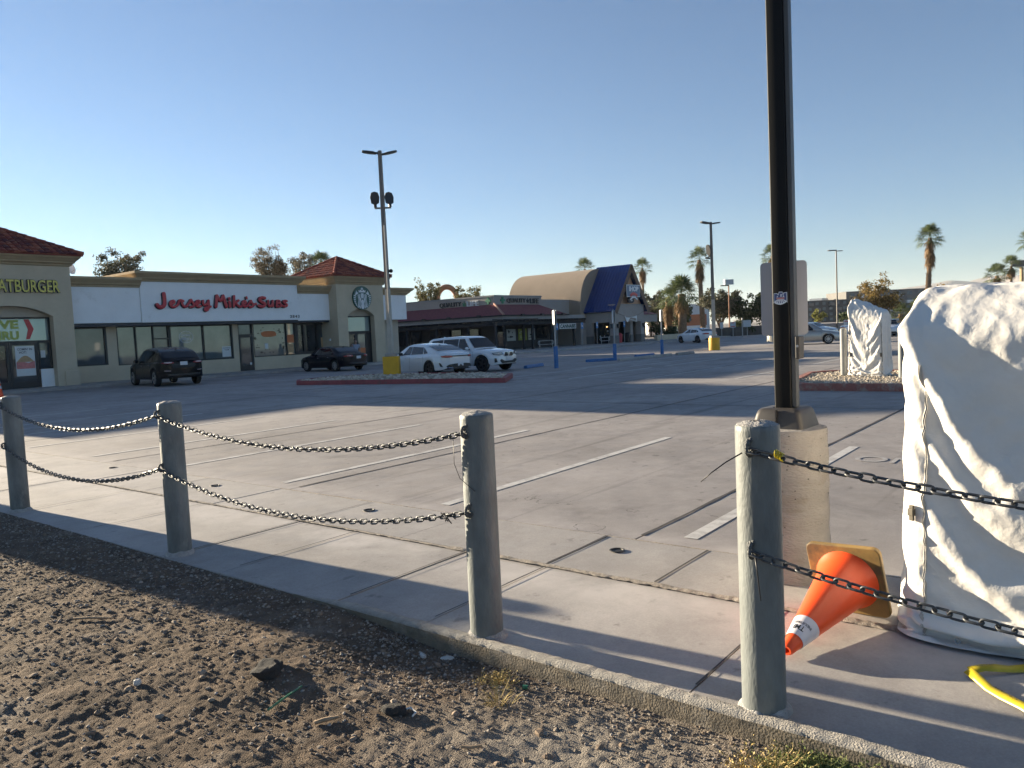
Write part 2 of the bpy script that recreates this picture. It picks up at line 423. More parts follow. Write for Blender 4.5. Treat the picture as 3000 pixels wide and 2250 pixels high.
# ---------------------------------------------------------------- dirt lot
def dirt_height(x, y):
    h = .035*(fbm(x*1.6, y*1.6, 3, 31)-.5) + .015*(fbm(x*6.5, y*6.5, 4, 37)-.5) + .005*(ridge(x*15, y*15, 3, 41)-.6) + .012*(fbm(x*48, y*48, 3, 43)-.5)
    # level with the slab far along, hollowed out in front of it near the camera
    s = np.clip((3.5-y)/1.0, 0, 1); s = s*s*(3-2*s)
    edge = np.clip((x-1.2)/1.45, 0, 1)
    base = -.010 - s*(.050*edge + .012)
    # heap of spoil just before the slab edge
    base = base + .03*np.exp(-((x-2.05)/.25)**2-((y-2.6)/.6)**2)*1.0
    # keep below the slab's face where they meet
    near = np.clip((2.66-x)/.10, 0, 1)
    return base + h*(.35+.65*near)
x = np.unique(np.concatenate([np.linspace(-6, .2, 40), np.linspace(.2, 2.652, 205)]))
y = np.unique(np.concatenate([np.linspace(-8, .1, 40), np.linspace(.1, 6.0, 440), np.linspace(6.0, 12, 180), np.linspace(12, 40, 60)]))
X, Y = np.meshgrid(x, y, indexing='ij')
Z = dirt_height(X, Y)
nx_, ny_ = X.shape
I = np.arange(nx_*ny_).reshape(nx_, ny_)
F = np.stack([I[:-1, :-1], I[1:, :-1], I[1:, 1:], I[:-1, 1:]], -1).reshape(-1, 4)
def dirt_mat():
    m = pm("dirt", (.150, .112, .082), rough=.95, var=.38, vs=5, bump=1.6, bs=170, spec=.15, dirt=(.30, .26, .22), ds=1.7, dt=(.56, .74))
    t = m.node_tree; b = t.nodes["Principled BSDF"]; L = t.links.new
    old = b.inputs["Base Color"].links[0].from_socket
    tc = nd(t, "ShaderNodeTexCoord"); vm_ = nd(t, "ShaderNodeVectorMath", operation='DISTANCE'); L(tc.outputs["Object"], vm_.inputs[0]); vm_.inputs[1].default_value = (2.2, 1.45, -.05)
    n_ = nd(t, "ShaderNodeTexNoise"); n_.inputs["Scale"].default_value = 4; n_.inputs["Detail"].default_value = 7; L(tc.outputs["Object"], n_.inputs["Vector"])
    sb = nd(t, "ShaderNodeMath", operation='MULTIPLY_ADD'); sb.inputs[1].default_value = 1.1; L(n_.outputs["Fac"], sb.inputs[0]); L(vm_.outputs["Value"], sb.inputs[2])
    r = nd(t, "ShaderNodeMapRange"); r.inputs[1].default_value = 1.45; r.inputs[2].default_value = .75; L(sb.outputs[0], r.inputs[0])
    mx = nd(t, "ShaderNodeMix", data_type='RGBA'); L(r.outputs[0], mx.inputs[0]); L(old, mx.inputs[6]); mx.inputs[7].default_value = (.29, .255, .215, 1); L(mx.outputs[2], b.inputs["Base Color"])
    return m
M['dirt'] = dirt_mat()
tag(np_mesh('dirt_lot', np.stack([X, Y, Z], -1).reshape(-1, 3), F, M['dirt'], smooth=True), kind='structure')
# ---------------------------------------------------------------- gravel: low-poly stones with random size and turn
M['gravel'] = None
def gravel_mat(name, cols):
    m = bpy.data.materials.new(name); m.use_nodes = True; t = m.node_tree; b = t.nodes["Principled BSDF"]
    g = nd(t, "ShaderNodeNewGeometry"); r = nd(t, "ShaderNodeValToRGB")
    r.color_ramp.interpolation = 'CONSTANT'
    while len(r.color_ramp.elements) < len(cols): r.color_ramp.elements.new(.5)
    for i, c in enumerate(cols):
        r.color_ramp.elements[i].position = i/len(cols); r.color_ramp.elements[i].color = (*c, 1)
    t.links.new(g.outputs["Random Per Island"], r.inputs[0]); t.links.new(r.outputs[0], b.inputs["Base Color"])
    b.inputs["Roughness"].default_value = .9; b.inputs["Specular IOR Level"].default_value = .2
    return m
M['gravel'] = gravel_mat("gravel_stones", [(.18, .145, .115), (.23, .19, .15), (.14, .12, .105), (.27, .235, .20), (.19, .145, .11), (.13, .11, .098), (.33, .30, .265), (.21, .18, .155)])
ICO_V = []
ph = (1+5**.5)/2
for a in (-1, 1):
    for b_ in (-ph, ph):
        ICO_V += [(0, a, b_), (a, b_, 0), (b_, 0, a)]
ICO_V = np.array(ICO_V)/np.sqrt(1+ph*ph)
def hull_faces(V):
    F = []
    n = len(V); e = 2/np.sqrt(1+ph*ph)
    for i in range(n):
        for j in range(i+1, n):
            for k in range(j+1, n):
                if abs(np.linalg.norm(V[i]-V[j])-e) < .02 and abs(np.linalg.norm(V[j]-V[k])-e) < .02 and abs(np.linalg.norm(V[i]-V[k])-e) < .02:
                    nrm = np.cross(V[j]-V[i], V[k]-V[i])
                    F.append((i, j, k) if nrm @ V[i] > 0 else (i, k, j))
    return np.array(F)
ICO_F = hull_faces(ICO_V)
def stones(xs, ys, zs, sz, rg, flat=.65):
    n = len(xs)
    base = ICO_V[None]*(1+rg.uniform(-.28, .28, (n, 12, 1)))
    sc = np.stack([sz*rg.uniform(.75, 1.35, n), sz*rg.uniform(.75, 1.2, n), sz*flat*rg.uniform(.7, 1.2, n)], -1)
    v = base*sc[:, None, :]
    a = rg.uniform(0, 2*PI, n); c, s = np.cos(a), np.sin(a)
    tl = rg.uniform(-.5, .5, n); ct, st = np.cos(tl), np.sin(tl)
    vy = v[..., 1]*ct[:, None]-v[..., 2]*st[:, None]; vz = v[..., 1]*st[:, None]+v[..., 2]*ct[:, None]
    vx = v[..., 0]*c[:, None]-vy*s[:, None]; vy2 = v[..., 0]*s[:, None]+vy*c[:, None]
    V = np.stack([vx+xs[:, None], vy2+ys[:, None], vz+zs[:, None]], -1).reshape(-1, 3)
    F = (ICO_F[None]+12*np.arange(n)[:, None, None]).reshape(-1, 3)
    return V, F
rg = np.random.default_rng(21)
N = 150000
gx = rg.uniform(.3, 2.645, N); gy = rg.uniform(.1, 9.5, N)
dens = .20 + .75*np.exp(-((2.6-gx)/.38)**2) + .5*fbm(gx*3, gy*3, 3, 55)**2
dens = np.where((gy < 2.9) & (gx > 1.5), dens*1.5, dens*.85)
clear = np.exp(-((gx-2.15)/.28)**2-((gy-1.55)/.35)**2)
dens = dens*(1-.75*clear)
keep = rg.uniform(0, 1.7, N) < dens
gx, gy = gx[keep], gy[keep]
dist = np.hypot(gx, gy)
sz = (.0024+.0062*rg.power(.38, len(gx))**1.7)*np.where(gy < 3.0, 1.15, .95)*np.clip(dist/3.2, .8, 1.5)
gz = dirt_height(gx, gy)+sz*.2
V, F = stones(gx, gy, gz, sz, rg)
tag(np_mesh('gravel', V, F, M['gravel']), 'loose grey and brown gravel lying over the bare dirt lot', 'gravel', kind='stuff')
# bigger clods thrown about
N = 420
gx = rg.uniform(.6, 2.6, N); gy = rg.uniform(.5, 7, N); sz = rg.uniform(.010, .019, N)
V, F = stones(gx, gy, dirt_height(gx, gy)+sz*.1, sz, rg)
M['clod'] = gravel_mat("dirt_clods", [(.22, .165, .12), (.26, .20, .15), (.19, .145, .11), (.29, .24, .19)])
tag(np_mesh('gravel', V, F, M['clod']), 'scattered brown dirt clods over the bare dirt lot', 'gravel', kind='stuff')
# ================================================================ chain fence
M['galv'] = pm("galvanised_steel", (.145, .16, .16), rough=.55, metal=.10, var=.42, vs=5, bump=.25, bs=90, dirt=(.22, .23, .215), ds=9, dt=(.55, .72), stretch=(1, 1, .35))
M['cement'] = pm("rough_cement", (.40, .385, .37), rough=.95, var=.25, vs=30, bump=2, bs=120)
M['chain'] = pm("grey_chain_steel", (.09, .095, .10), rough=.5, metal=.55, var=.3, vs=40, dirt=(.16, .15, .14), ds=20, dt=(.55, .7))
M['weld'] = pm("weld_bead", (.17, .175, .175), rough=.7, metal=.3, var=.4, vs=80, bump=2, bs=200)
PX = 2.765
posts = [(PX, 1.04), (PX, 2.40), (PX, 5.25), (PX, 8.14), (PX, -1.85)]
PR, PH = .080, 1.075
EYE = (1.00, .625)
plab = ['nearest galvanised steel fence post, standing before the black pole base',
        'galvanised steel fence post in the middle where the two left chains end',
        'galvanised steel fence post second from the left, with chains both sides',
        'galvanised steel fence post farthest left, with a small orange cone behind it',
        'galvanised steel fence post outside the frame holding the right-hand chains']
for i, (x, y) in enumerate(posts):
    t = empty('fence_post', plab[i], 'post', (x, y, 0), group='steel posts of the chain fence')
    rj = [PR*(1+.004*math.sin(k*1.7+i)) for k in range(2)]
    p = MB(); p.lathe([(PR*1.0, -.15), (PR, .0), (PR, PH-.02), (PR*.985, PH-.004), (PR*.94, PH), (PR*.90, PH-.002), (PR*.9, PH-.03)], 40, Matrix.Translation((x, y, 0)))
    p.build('pipe', M['galv'], t, smooth=50)
    c = MB(); rings = []
    rr = np.random.default_rng(i)
    prof = [(PR*.93, PH-.012), (PR*.9, PH+.001), (PR*.75, PH+.006), (PR*.4, PH+.012), (0, PH+.013)]
    c.lathe(prof, 24, Matrix.Translation((x, y, 0)))
    c.v = [(a+rr.uniform(-.002, .002), b+rr.uniform(-.002, .002), d+rr.uniform(-.003, .003)) for a, b, d in c.v]
    c.build('cement_cap', M['cement'], t, smooth=30)
    # mortar collar at the foot
    g = MB(); pts = []
    n = 36; P = np.zeros((n+1, 4, 3))
    for j in range(n+1):
        an = 2*PI*j/n; q = .6+.9*float(vnoise(np.array(math.cos(an)*2.3+9+i), np.array(math.sin(an)*2.3+4), 3))
        for k, (r_, z_) in enumerate(((.02, -.012), (.014, .006), (.006, .016), (0.0, .022))):
            P[j, k] = (x+(PR-.002+r_*q*1.1)*math.cos(an), y+(PR-.002+r_*q*1.1)*math.sin(an), z_*q)
    g.grid(P); g.build('mortar_collar', M['cement'], t, smooth=60)
    for z in EYE:
        e = MB()
        ring = [(x-PR-.012+.024*math.cos(a)*.75, y+.0, z+.024*math.sin(a)) for a in np.linspace(0, 2*PI, 16, endpoint=False)]
        e.tube(ring, .0075, 7, closed=True)
        eo = e.build('eye_ring', M['weld'], t, smooth=180)
        wl = MB()
        for k in range(9):
            a = -1.2+k*.3
            wl.lathe([(0, .011), (.007, .008), (.010, 0), (.006, -.008), (0, -.01)], 6, Matrix.Translation((x-PR+.003, y+.012*math.sin(a*3), z+.030*math.sin(a))))
        wl.build('weld_bead', M['weld'], eo, smooth=180)
def link_mesh(L, Wd, r, nseg=14, n=6):
    """stadium-shaped ring lying in the x-y plane, along x"""
    pts = []
    h = L/2-Wd/2
    for k in range(nseg//2+1):
        a = -PI/2+PI*k/(nseg//2); pts.append((h+Wd/2*math.cos(a), Wd/2*math.sin(a), 0))
    for k in range(nseg//2+1):
        a = PI/2+PI*k/(nseg//2); pts.append((-h+Wd/2*math.cos(a), Wd/2*math.sin(a), 0))
    m = MB(); m.tube(pts, r, n, closed=True); return np.array(m.v), np.array(m.f)
LV, LF = link_mesh(.052, .0255, .0046)
def catenary(a, b, sag, n=400):
    a = np.array(a); b = np.array(b); t = np.linspace(0, 1, n)[:, None]
    p = a+(b-a)*t; p[:, 2] -= sag*4*(t[:, 0]*(1-t[:, 0])); return p
def chain(name, a, b, sag, label, group, seed=0, sway=0):
    p = catenary(a, b, sag); p[:, 0] += sway*np.sin(np.linspace(0, PI, len(p)))
    ds = np.r_[0, np.cumsum(np.linalg.norm(np.diff(p, axis=0), axis=1))]
    pitch = .0425; n = int(ds[-1]/pitch)
    rr = np.random.default_rng(seed); V = []; F = []
    ph = 0.
    for i in range(n):
        s = (i+.5)*ds[-1]/n
        c = np.array([np.interp(s, ds, p[:, k]) for k in range(3)]); c2 = np.array([np.interp(s+.01, ds, p[:, k]) for k in range(3)])
        c1 = np.array([np.interp(s-.01, ds, p[:, k]) for k in range(3)])
        t = c2-c1; t /= np.linalg.norm(t)
        s_ = np.cross(t, (0, 0, 1)); s_ /= np.linalg.norm(s_); u = np.cross(s_, t)
        a_ = (PI/4 if i % 2 else -PI/4)+rr.normal(0, .16)+.35
        y_ = s_*math.cos(a_)+u*math.sin(a_); z_ = -s_*math.sin(a_)+u*math.cos(a_)
        V.append(c+LV[:, :1]*t+LV[:, 1:2]*y_+LV[:, 2:]*z_); F.append(LF+i*len(LV))
    o = np_mesh(name, np.concatenate(V), np.concatenate(F), M['chain'], smooth=True)
    tag(o, label, 'chain', group); return o
ex = PX-PR-.020
def eye(i, k): return (ex, posts[i][1], EYE[k]-.006)
G = 'chains hanging between the fence posts'
chain('chain', eye(1, 0), eye(2, 0), .145, 'upper dark grey chain sagging between the middle post and the second from the left', G, 1)
chain('chain', eye(1, 1), eye(2, 1), .165, 'lower dark grey chain sagging between the middle post and the second from the left', G, 2)
chain('chain', eye(2, 0), eye(3, 0), .155, 'upper dark grey chain between the two leftmost posts', G, 3)
chain('chain', eye(2, 1), eye(3, 1), .185, 'lower dark grey chain between the two leftmost posts', G, 4)
chain('chain', eye(0, 0), (ex, -1.85, .985), .14, 'upper chain running right from the nearest post across the white tarpaulin', G, 5)
chain('chain', eye(0, 1), (ex, -1.85, .61), .15, 'lower chain running right from the nearest post across the fallen orange cone', G, 6)
# cable ties and loose wire
M['black_plastic'] = pm("black_plastic", (.018, .018, .02), rough=.45, var=.2)
t1 = MB(); t1.tube([(ex-.012, 1.055, .985), (ex-.05, 1.10, .955), (ex-.075, 1.145, .918), (ex-.08, 1.185, .882)], [.0028, .0025, .0023, .0018], 6)
tag(t1.build('cable_tie', M['black_plastic'], smooth=180), 'long black cable tie sticking out left from the top eye of the nearest post', 'cable tie', 'black cable ties on the chains')
t1 = MB(); t1.tube([(ex-.016, 1.015, .61), (ex-.020, 1.008, .56), (ex-.016, 1.004, .50), (ex-.018, .998, .455)], [.003, .0026, .0024, .0018], 6)
tag(t1.build('cable_tie', M['black_plastic'], smooth=180), 'black cable tie hanging straight down from the lower eye of the nearest post', 'cable tie', 'black cable ties on the chains')
t1 = MB(); t1.tube([(ex-.005, 2.46, .975), (ex-.012, 2.455, .85), (ex-.004, 2.43, .78), (ex+.02, 2.36, .72)], .0016, 5)
tag(t1.build('wire', M['black_plastic'], smooth=180), 'thin dark wire dangling from the upper chain at the middle post', 'wire')
M['tape_y'] = pm("yellow_plastic_tape", (.46, .36, .015), rough=.4, var=.12, vs=20)
t1 = MB()
for k in range(5):
    a = k*.9
    t1.tube([(ex-.006+.014*math.cos(b_), .935-k*.006, .988-k*.003+.014*math.sin(b_)) for b_ in np.linspace(a, a+5.5, 9)], .0028, 5)
tag(t1.build('tape_scrap', M['tape_y'], smooth=60), 'scrap of yellow tape knotted round the top chain by the nearest post', 'tape')
t1 = MB()
rr = np.random.default_rng(5)
for k in range(9):
    a = rr.uniform(0, 6); t1.tube([(ex+rr.uniform(-.012, .012), 2.53+rr.uniform(-.03, .03), .60+rr.uniform(-.012, .012)), (ex+rr.uniform(-.03, .03), 2.53+rr.uniform(-.05, .05), .585+rr.uniform(-.03, .01))], .003, 5)
M['rag'] = pm("dark_rag", (.035, .032, .03), rough=.9, var=.4)
tag(t1.build('rag', M['rag']), 'dark frayed rag tied round the lower chain by the middle post', 'rag')
# ================================================================ black lamp post on its concrete pedestal
M['black_paint'] = pm("black_pole_paint", (.004, .004, .0045), rough=.5, var=.3, vs=3, dirt=(.16, .15, .14), ds=42, dt=(.735, .76), spec=.2)
M['bronze'] = pm("dark_bronze_cover", (.045, .040, .037), rough=.5, var=.25, vs=6, dirt=(.20, .18, .16), ds=16, dt=(.68, .76))
M['pedestal'] = pm("cast_concrete", (.31, .29, .27), rough=.9, var=.16, vs=3, bump=.8, bs=70, dirt=(.23, .205, .175), ds=3.4, dt=(.56, .70), stretch=(.6, .6, 1.6))
px_, py_ = 4.36, 1.475
lp = empty('light_pole', 'tall black square light pole on a round concrete pedestal behind the nearest fence post', 'light pole', (px_, py_, 0))
c = MB(); P = np.zeros((49, 40, 3))
for j in range(49):
    an = 2*PI*j/48
    for k in range(40):
        z = .85*k/39; r_ = .222+.0025*math.sin(z*38)+.004*(float(vnoise(np.array(math.cos(an)*3+7), np.array(z*9+math.sin(an)*3), 2))-.5)
        if k == 39: r_ -= .008
        P[j, k] = (px_+r_*math.cos(an), py_+r_*math.sin(an), z)
c.grid(P)
c.lathe([(.214, .85), (.19, .856), (0, .856)], 48, Matrix.Translation((px_, py_, 0)))
# pin holes of the casting
c.cur = 1; h = c; rr = np.random.default_rng(8)
for k in range(90):
    an = rr.uniform(PI*.6, PI*1.7); z = .05+.8*rr.uniform()**.9; r_ = rr.uniform(.0015, .0045)
    if float(vnoise(np.array(an*4), np.array(z*7.), 8)) < .45: continue
    m = Matrix.Translation((px_+.2255*math.cos(an), py_+.2255*math.sin(an), z)) @ Matrix.Rotation(an, 4, 'Z') @ Matrix.Rotation(PI/2, 4, 'Y')
    h.lathe([(r_, .0), (r_*.6, .0008), (0, .0009)], 6, m)
ped = c.build('concrete_base', [M['pedestal'], M['joint']], lp, smooth=50)
rotm = Matrix.Translation((px_, py_, 0)) @ Matrix.Rotation(R(-2), 4, 'Z')
def frustum(mb, m, a0, a1, z0, z1, rad=.03, n=4):
    def rrect(h, r_):
        pts = []
        for cx_, cy_, s in ((h-r_, h-r_, 0), (-h+r_, h-r_, 1), (-h+r_, -h+r_, 2), (h-r_, -h+r_, 3)):
            for k in range(n+1):
                a = PI/2*(s+k/n); pts.append((cx_+r_*math.cos(a), cy_+r_*math.sin(a)))
        return pts
    rows = []
    for h_, z, r_ in ((a0, z0, rad), (a0*.3+a1*.7, z0*.3+z1*.7, rad), (a1, z1-.012, rad), (a1-.012, z1, rad), (a1*.45, z1+.002, rad*.4)):
        rows.append([m @ Vector((x, y, z)) for x, y in rrect(h_, min(r_, h_*.9))])
    k = len(rows[0]); vs = [p for r_ in rows for p in r_]
    fs = [(i*k+j, i*k+(j+1) % k, (i+1)*k+(j+1) % k, (i+1)*k+j) for i in range(len(rows)-1) for j in range(k)]
    mb.add(vs, fs)
b = MB(); frustum(b, rotm, .146, .120, .853, .962)
cov = b.build('base_cover', M['bronze'], lp, smooth=40)
s_ = MB(); s_.box((-.1465, -.003, .858), (-.12, .003, .961), rotm); s_.build('cover_seam', M['black_plastic'], cov)
p = MB()
hw = .046; rd = .008; pts = []
for cx_, cy_, s in ((hw-rd, hw-rd, 0), (-hw+rd, hw-rd, 1), (-hw+rd, -hw+rd, 2), (hw-rd, -hw+rd, 3)):
    for k in range(4):
        a = PI/2*(s+k/3); pts.append((cx_+rd*math.cos(a), cy_+rd*math.sin(a)))
rp = Matrix.Translation((px_, py_, 0)) @ Matrix.Rotation(R(4), 4, 'Z')
p.prism(pts, lambda a, b_, d: rp @ Vector((a, b_, d)), .955, 7.2)
pole = p.build('pole', M['black_paint'], lp, smooth=40)
# lamp heads far above the frame
hd = MB(); hd.cbox((px_-.45, py_, 7.15), (.6, .3, .09)); hd.build('lamp_head', M['bronze'], lp, bevel=.02)
M['pole_side_strip'] = pm('lit_side_grey', (.055, .058, .062), rough=.5, var=.15, vs=3)
# lighter grey strip colours the pole's side face as lit; small box beside it
cd = MB(); cd.box((-.034, -.0715, .966), (.034, -.0465, 7.0), rp); cd.build('pole_side_strip', M['pole_side_strip'], lp, bevel=.003)
bx = MB(); bx.box((-.05, -.098, 1.235), (.05, -.0725, 1.36), rp); bo = bx.build('junction_box', M['bronze'], lp, bevel=.006)
M['aluminium'] = pm("brushed_aluminium", (.42, .44, .46), rough=.45, metal=.5, var=.06, vs=2)
bl = MB(); bl.box((-.056, -.092, 1.30), (-.0505, -.080, 1.312), rp); bl.build('bolt', M['aluminium'], bo)
# eagle sticker
M['st_white'] = pm("sticker_white", (.52, .58, .66), rough=.5, var=.05)
M['st_blue'] = pm("sticker_blue", (.045, .075, .20), rough=.5, var=.2)
M['st_red'] = pm("sticker_red", (.42, .20, .21), rough=.5, var=.2)
st = MB()
def fl(pts, d, s=1.0):
    # outline on the face turned to the camera (-x side of the pole)
    st.poly([rp @ Vector((-.0465-d, -(a-.5)*.074*s, 1.575+(b_-.5)*.074*s)) for a, b_ in pts])
eag = [(0, .12), (.07, .18), (.12, .10), (.32, .03), (.5, 0), (.70, .05), (.88, .14), (.92, .21), (1, .14), (1, .92), (.74, .90), (.68, .78), (.66, .97), (.40, .98), (.34, .79), (.27, .88), (.02, .88)]
st.cur = 0; fl(eag, .0008)
st.cur = 1; fl([(.05, .24), (.14, .33), (.3, .40), (.7, .40), (.86, .33), (.95, .24), (.95, .87), (.77, .85), (.70, .66), (.62, .93), (.44, .93), (.35, .70), (.25, .83), (.05, .83)], .0014)
st.cur = 2; fl([(.22, .42), (.78, .42), (.80, .54), (.20, .54)], .002)
st.cur = 0
for a in (.22, .36, .5, .64, .78):
    st.cur = 1; fl([(a-.035, .12 if a in (.36, .5, .64) else .19), (a+.035, .12 if a in (.36, .5, .64) else .19), (.5+(a-.5)*.8+.02, .33), (.5+(a-.5)*.8-.02, .33)], .0014)
st.cur = 0
for pts in ([(.5, .60), (.62, .60), (.58, .68), (.64, .76), (.52, .80)], [(.22, .57), (.33, .57), (.29, .70)], [(.67, .57), (.80, .57), (.72, .72)]): fl(pts, .002)
tag(st.build('sticker', [M['st_white'], M['st_blue'], M['st_red']]), 'small blue and white eagle-shaped sticker on the black light pole', 'sticker')
# parking sign seen from behind, hung on the far side of the pole
M['sign_back'] = pm('bare_sign_aluminium', (.42, .42, .45), rough=.6, metal=.2, var=.04, vs=2)
sg = empty('parking_sign', 'bare grey back of a metal sign fixed behind the black light pole', 'sign', (px_+.08, py_, 0))
def rr_poly(w_, h_, r_, n=5):
    o = []
    for cx_, cy_, s in ((w_/2-r_, h_/2-r_, 0), (-w_/2+r_, h_/2-r_, 1), (-w_/2+r_, -h_/2+r_, 2), (w_/2-r_, -h_/2+r_, 3)):
        for k in range(n+1):
            a = PI/2*(s+k/n); o.append((cx_+r_*math.cos(a), cy_+r_*math.sin(a)))
    return o
sm = Matrix.Translation((4.455, 1.50, 1.575)) @ Matrix.Rotation(R(14), 4, 'Z')
b = MB(); b.prism(rr_poly(.252, .42, .022), lambda a, q, d: sm @ Vector((d, a, q)), 0, .003)
b.build('panel', M['sign_back'], sg)
for z_ in (.14, -.14): b = MB(); b.box((-.02, -.02, z_-.02), (-.001, .02, z_+.02), sm); b.build('bracket', M['bronze'], sg)
# ================================================================ fallen cone
M['cone_orange'] = pm("orange_pvc", (.88, .085, .012), rough=.42, var=.06, vs=6, dirt=(.62, .07, .02), ds=5, dt=(.6, .8))
M['cone_white'] = pm("reflective_collar", (.70, .66, .68), rough=.4, var=.06, dirt=(.42, .36, .38), ds=14, dt=(.60, .75))
M['cone_base'] = pm("brown_rubber_base", (.24, .15, .045), rough=.6, var=.3, vs=6, dirt=(.12, .085, .04), ds=8, dt=(.5, .7))
tip = Vector((3.235, 1.115, .036)); bc = Vector((3.87, 1.03, .178))
ax = (tip-bc).normalized(); Lc = (tip-bc).length
q = ax.to_track_quat('Z', 'Y').to_matrix().to_4x4()
cm = Matrix.Translation(bc) @ q @ Matrix.Rotation(R(4), 4, 'Z')
cn = empty('traffic_cone', 'orange traffic cone with a white collar lying on its side by the white tarpaulin', 'traffic cone', (3.5, 1.1, 0))
r0, r1 = .135, .026
def rad(z): return r0+(r1-r0)*z/Lc
b = MB(); b.lathe([(rad(z)+(.016*(1-z/.04) if z < .04 else 0), z) for z in (0.0, .012, .028, .05, .1, .2, .3, .4, Lc*.72)], 40, cm)
b.build('body', M['cone_orange'], cn, smooth=50)
b = MB(); b.lathe([(rad(z)+.0025, z) for z in (Lc*.70, Lc*.76, Lc*.82, Lc*.885)], 40, cm); colr = b.build('collar', M['cone_white'], cn, smooth=60)
b = MB(); b.lathe([(rad(Lc*.87), Lc*.87), (rad(Lc*.94), Lc*.94), (r1+.003, Lc-.012), (r1-.004, Lc), (r1-.012, Lc), (r1-.014, Lc-.04)], 40, cm); b.build('tip', M['cone_orange'], cn, smooth=50)
b = MB(); b.prism(rr_poly(.36, .36, .035), lambda a, c_, d: cm @ Vector((a, c_, d)), -.028, .0)
b.build('base_plate', M['cone_base'], cn, bevel=.006)
# lettering round the collar: upside down because the cone lies on its side
def collar_text(body, u0, z0, width, h, ang):
    vs, fs = text_mb(body, width, h, bold=.015)
    o = []
    for p in vs:
        z = z0+p[1]; r_ = rad(z)+.0034; a = ang+(p[0]-width/2)/r_
        o.append(cm @ Vector((r_*math.cos(a), r_*math.sin(a), z)))
    tx.add(o, fs)
# find the collar angle that faces up and towards the camera
best = max(range(0, 360, 5), key=lambda d: (cm.to_3x3() @ Vector((math.cos(R(d)), math.sin(R(d)), 0))).dot((Vector((0, 0, CAM_H))-tip).normalized()))
tx = MB(); tan = R(best)
collar_text("TMI", 0, Lc*.795, .050, .028, tan+.45); collar_text("INDUSTRIES", 0, Lc*.76, .085, .014, tan+.35)
tx.build('lettering', M['black_plastic'], colr)
# ================================================================ caution tape
tp = MB()
def ribbon(pts, wd, tw):
    P = []
    pts = [Vector(p) for p in pts]
    for i, p in enumerate(pts):
        t = (pts[min(i+1, len(pts)-1)]-pts[max(i-1, 0)]).normalized(); s = t.cross(Vector((0, 0, 1))).normalized()
        a = tw[i]; s = s*math.cos(a)+Vector((0, 0, 1))*math.sin(a)
        P.append([p-s*wd/2, p, p+s*wd/2])
    tp.grid([[tuple(q) for q in r_] for r_ in P]); return pts
a1 = [(3.462, .462), (3.50, .42), (3.535, .375), (3.575, .33), (3.63, .27), (3.70, .18), (3.8, .05)]
ribbon([(x, y, .016+.008*math.sin(i*1.3)) for i, (x, y) in enumerate(a1)], .036, [-0.50, -0.40, -0.60, -0.40, -0.65, -0.45, -0.40])
a2 = [(3.462, .468), (3.415, .43), (3.36, .385), (3.30, .33), (3.235, .265), (3.17, .19), (3.1, .08)]
ribbon([(x, y, .012+.007*math.sin(i*1.7+1)) for i, (x, y) in enumerate(a2)], .036, [-0.50, -0.60, -0.40, -0.60, -0.45, -0.55, -0.40])
tpo = tp.build('caution_tape', M['tape_y'], smooth=180)
sol = tpo.modifiers.new("thick", 'SOLIDIFY'); sol.thickness = .0008
tag(tpo, 'yellow and black caution tape lying folded on the concrete before the white tarpaulin', 'tape')
tx = MB()
def flat_text(body, x, y, z, ang, wd, h, tilt=0):
    vs, fs = text_mb(body, wd, h, bold=.02)
    m = Matrix.Translation((x, y, z)) @ Matrix.Rotation(ang, 4, 'Z') @ Matrix.Rotation(tilt, 4, 'X')
    tx.add([m @ Vector((p[0], p[1]-h/2, 0)) for p in vs], fs)
for args in (("CAUTION", 3.475, .449, .034, R(-46), .085, .018, R(-14)), ("CAUTION", 3.61, .291, .032, R(-48), .1, .018, R(-14)), ("CAUTION", 3.26, .285, .026, R(45), .11, .018, R(14))):
    tx = MB(); flat_text(*args); tx.build('lettering', M['black_plastic'], tpo)

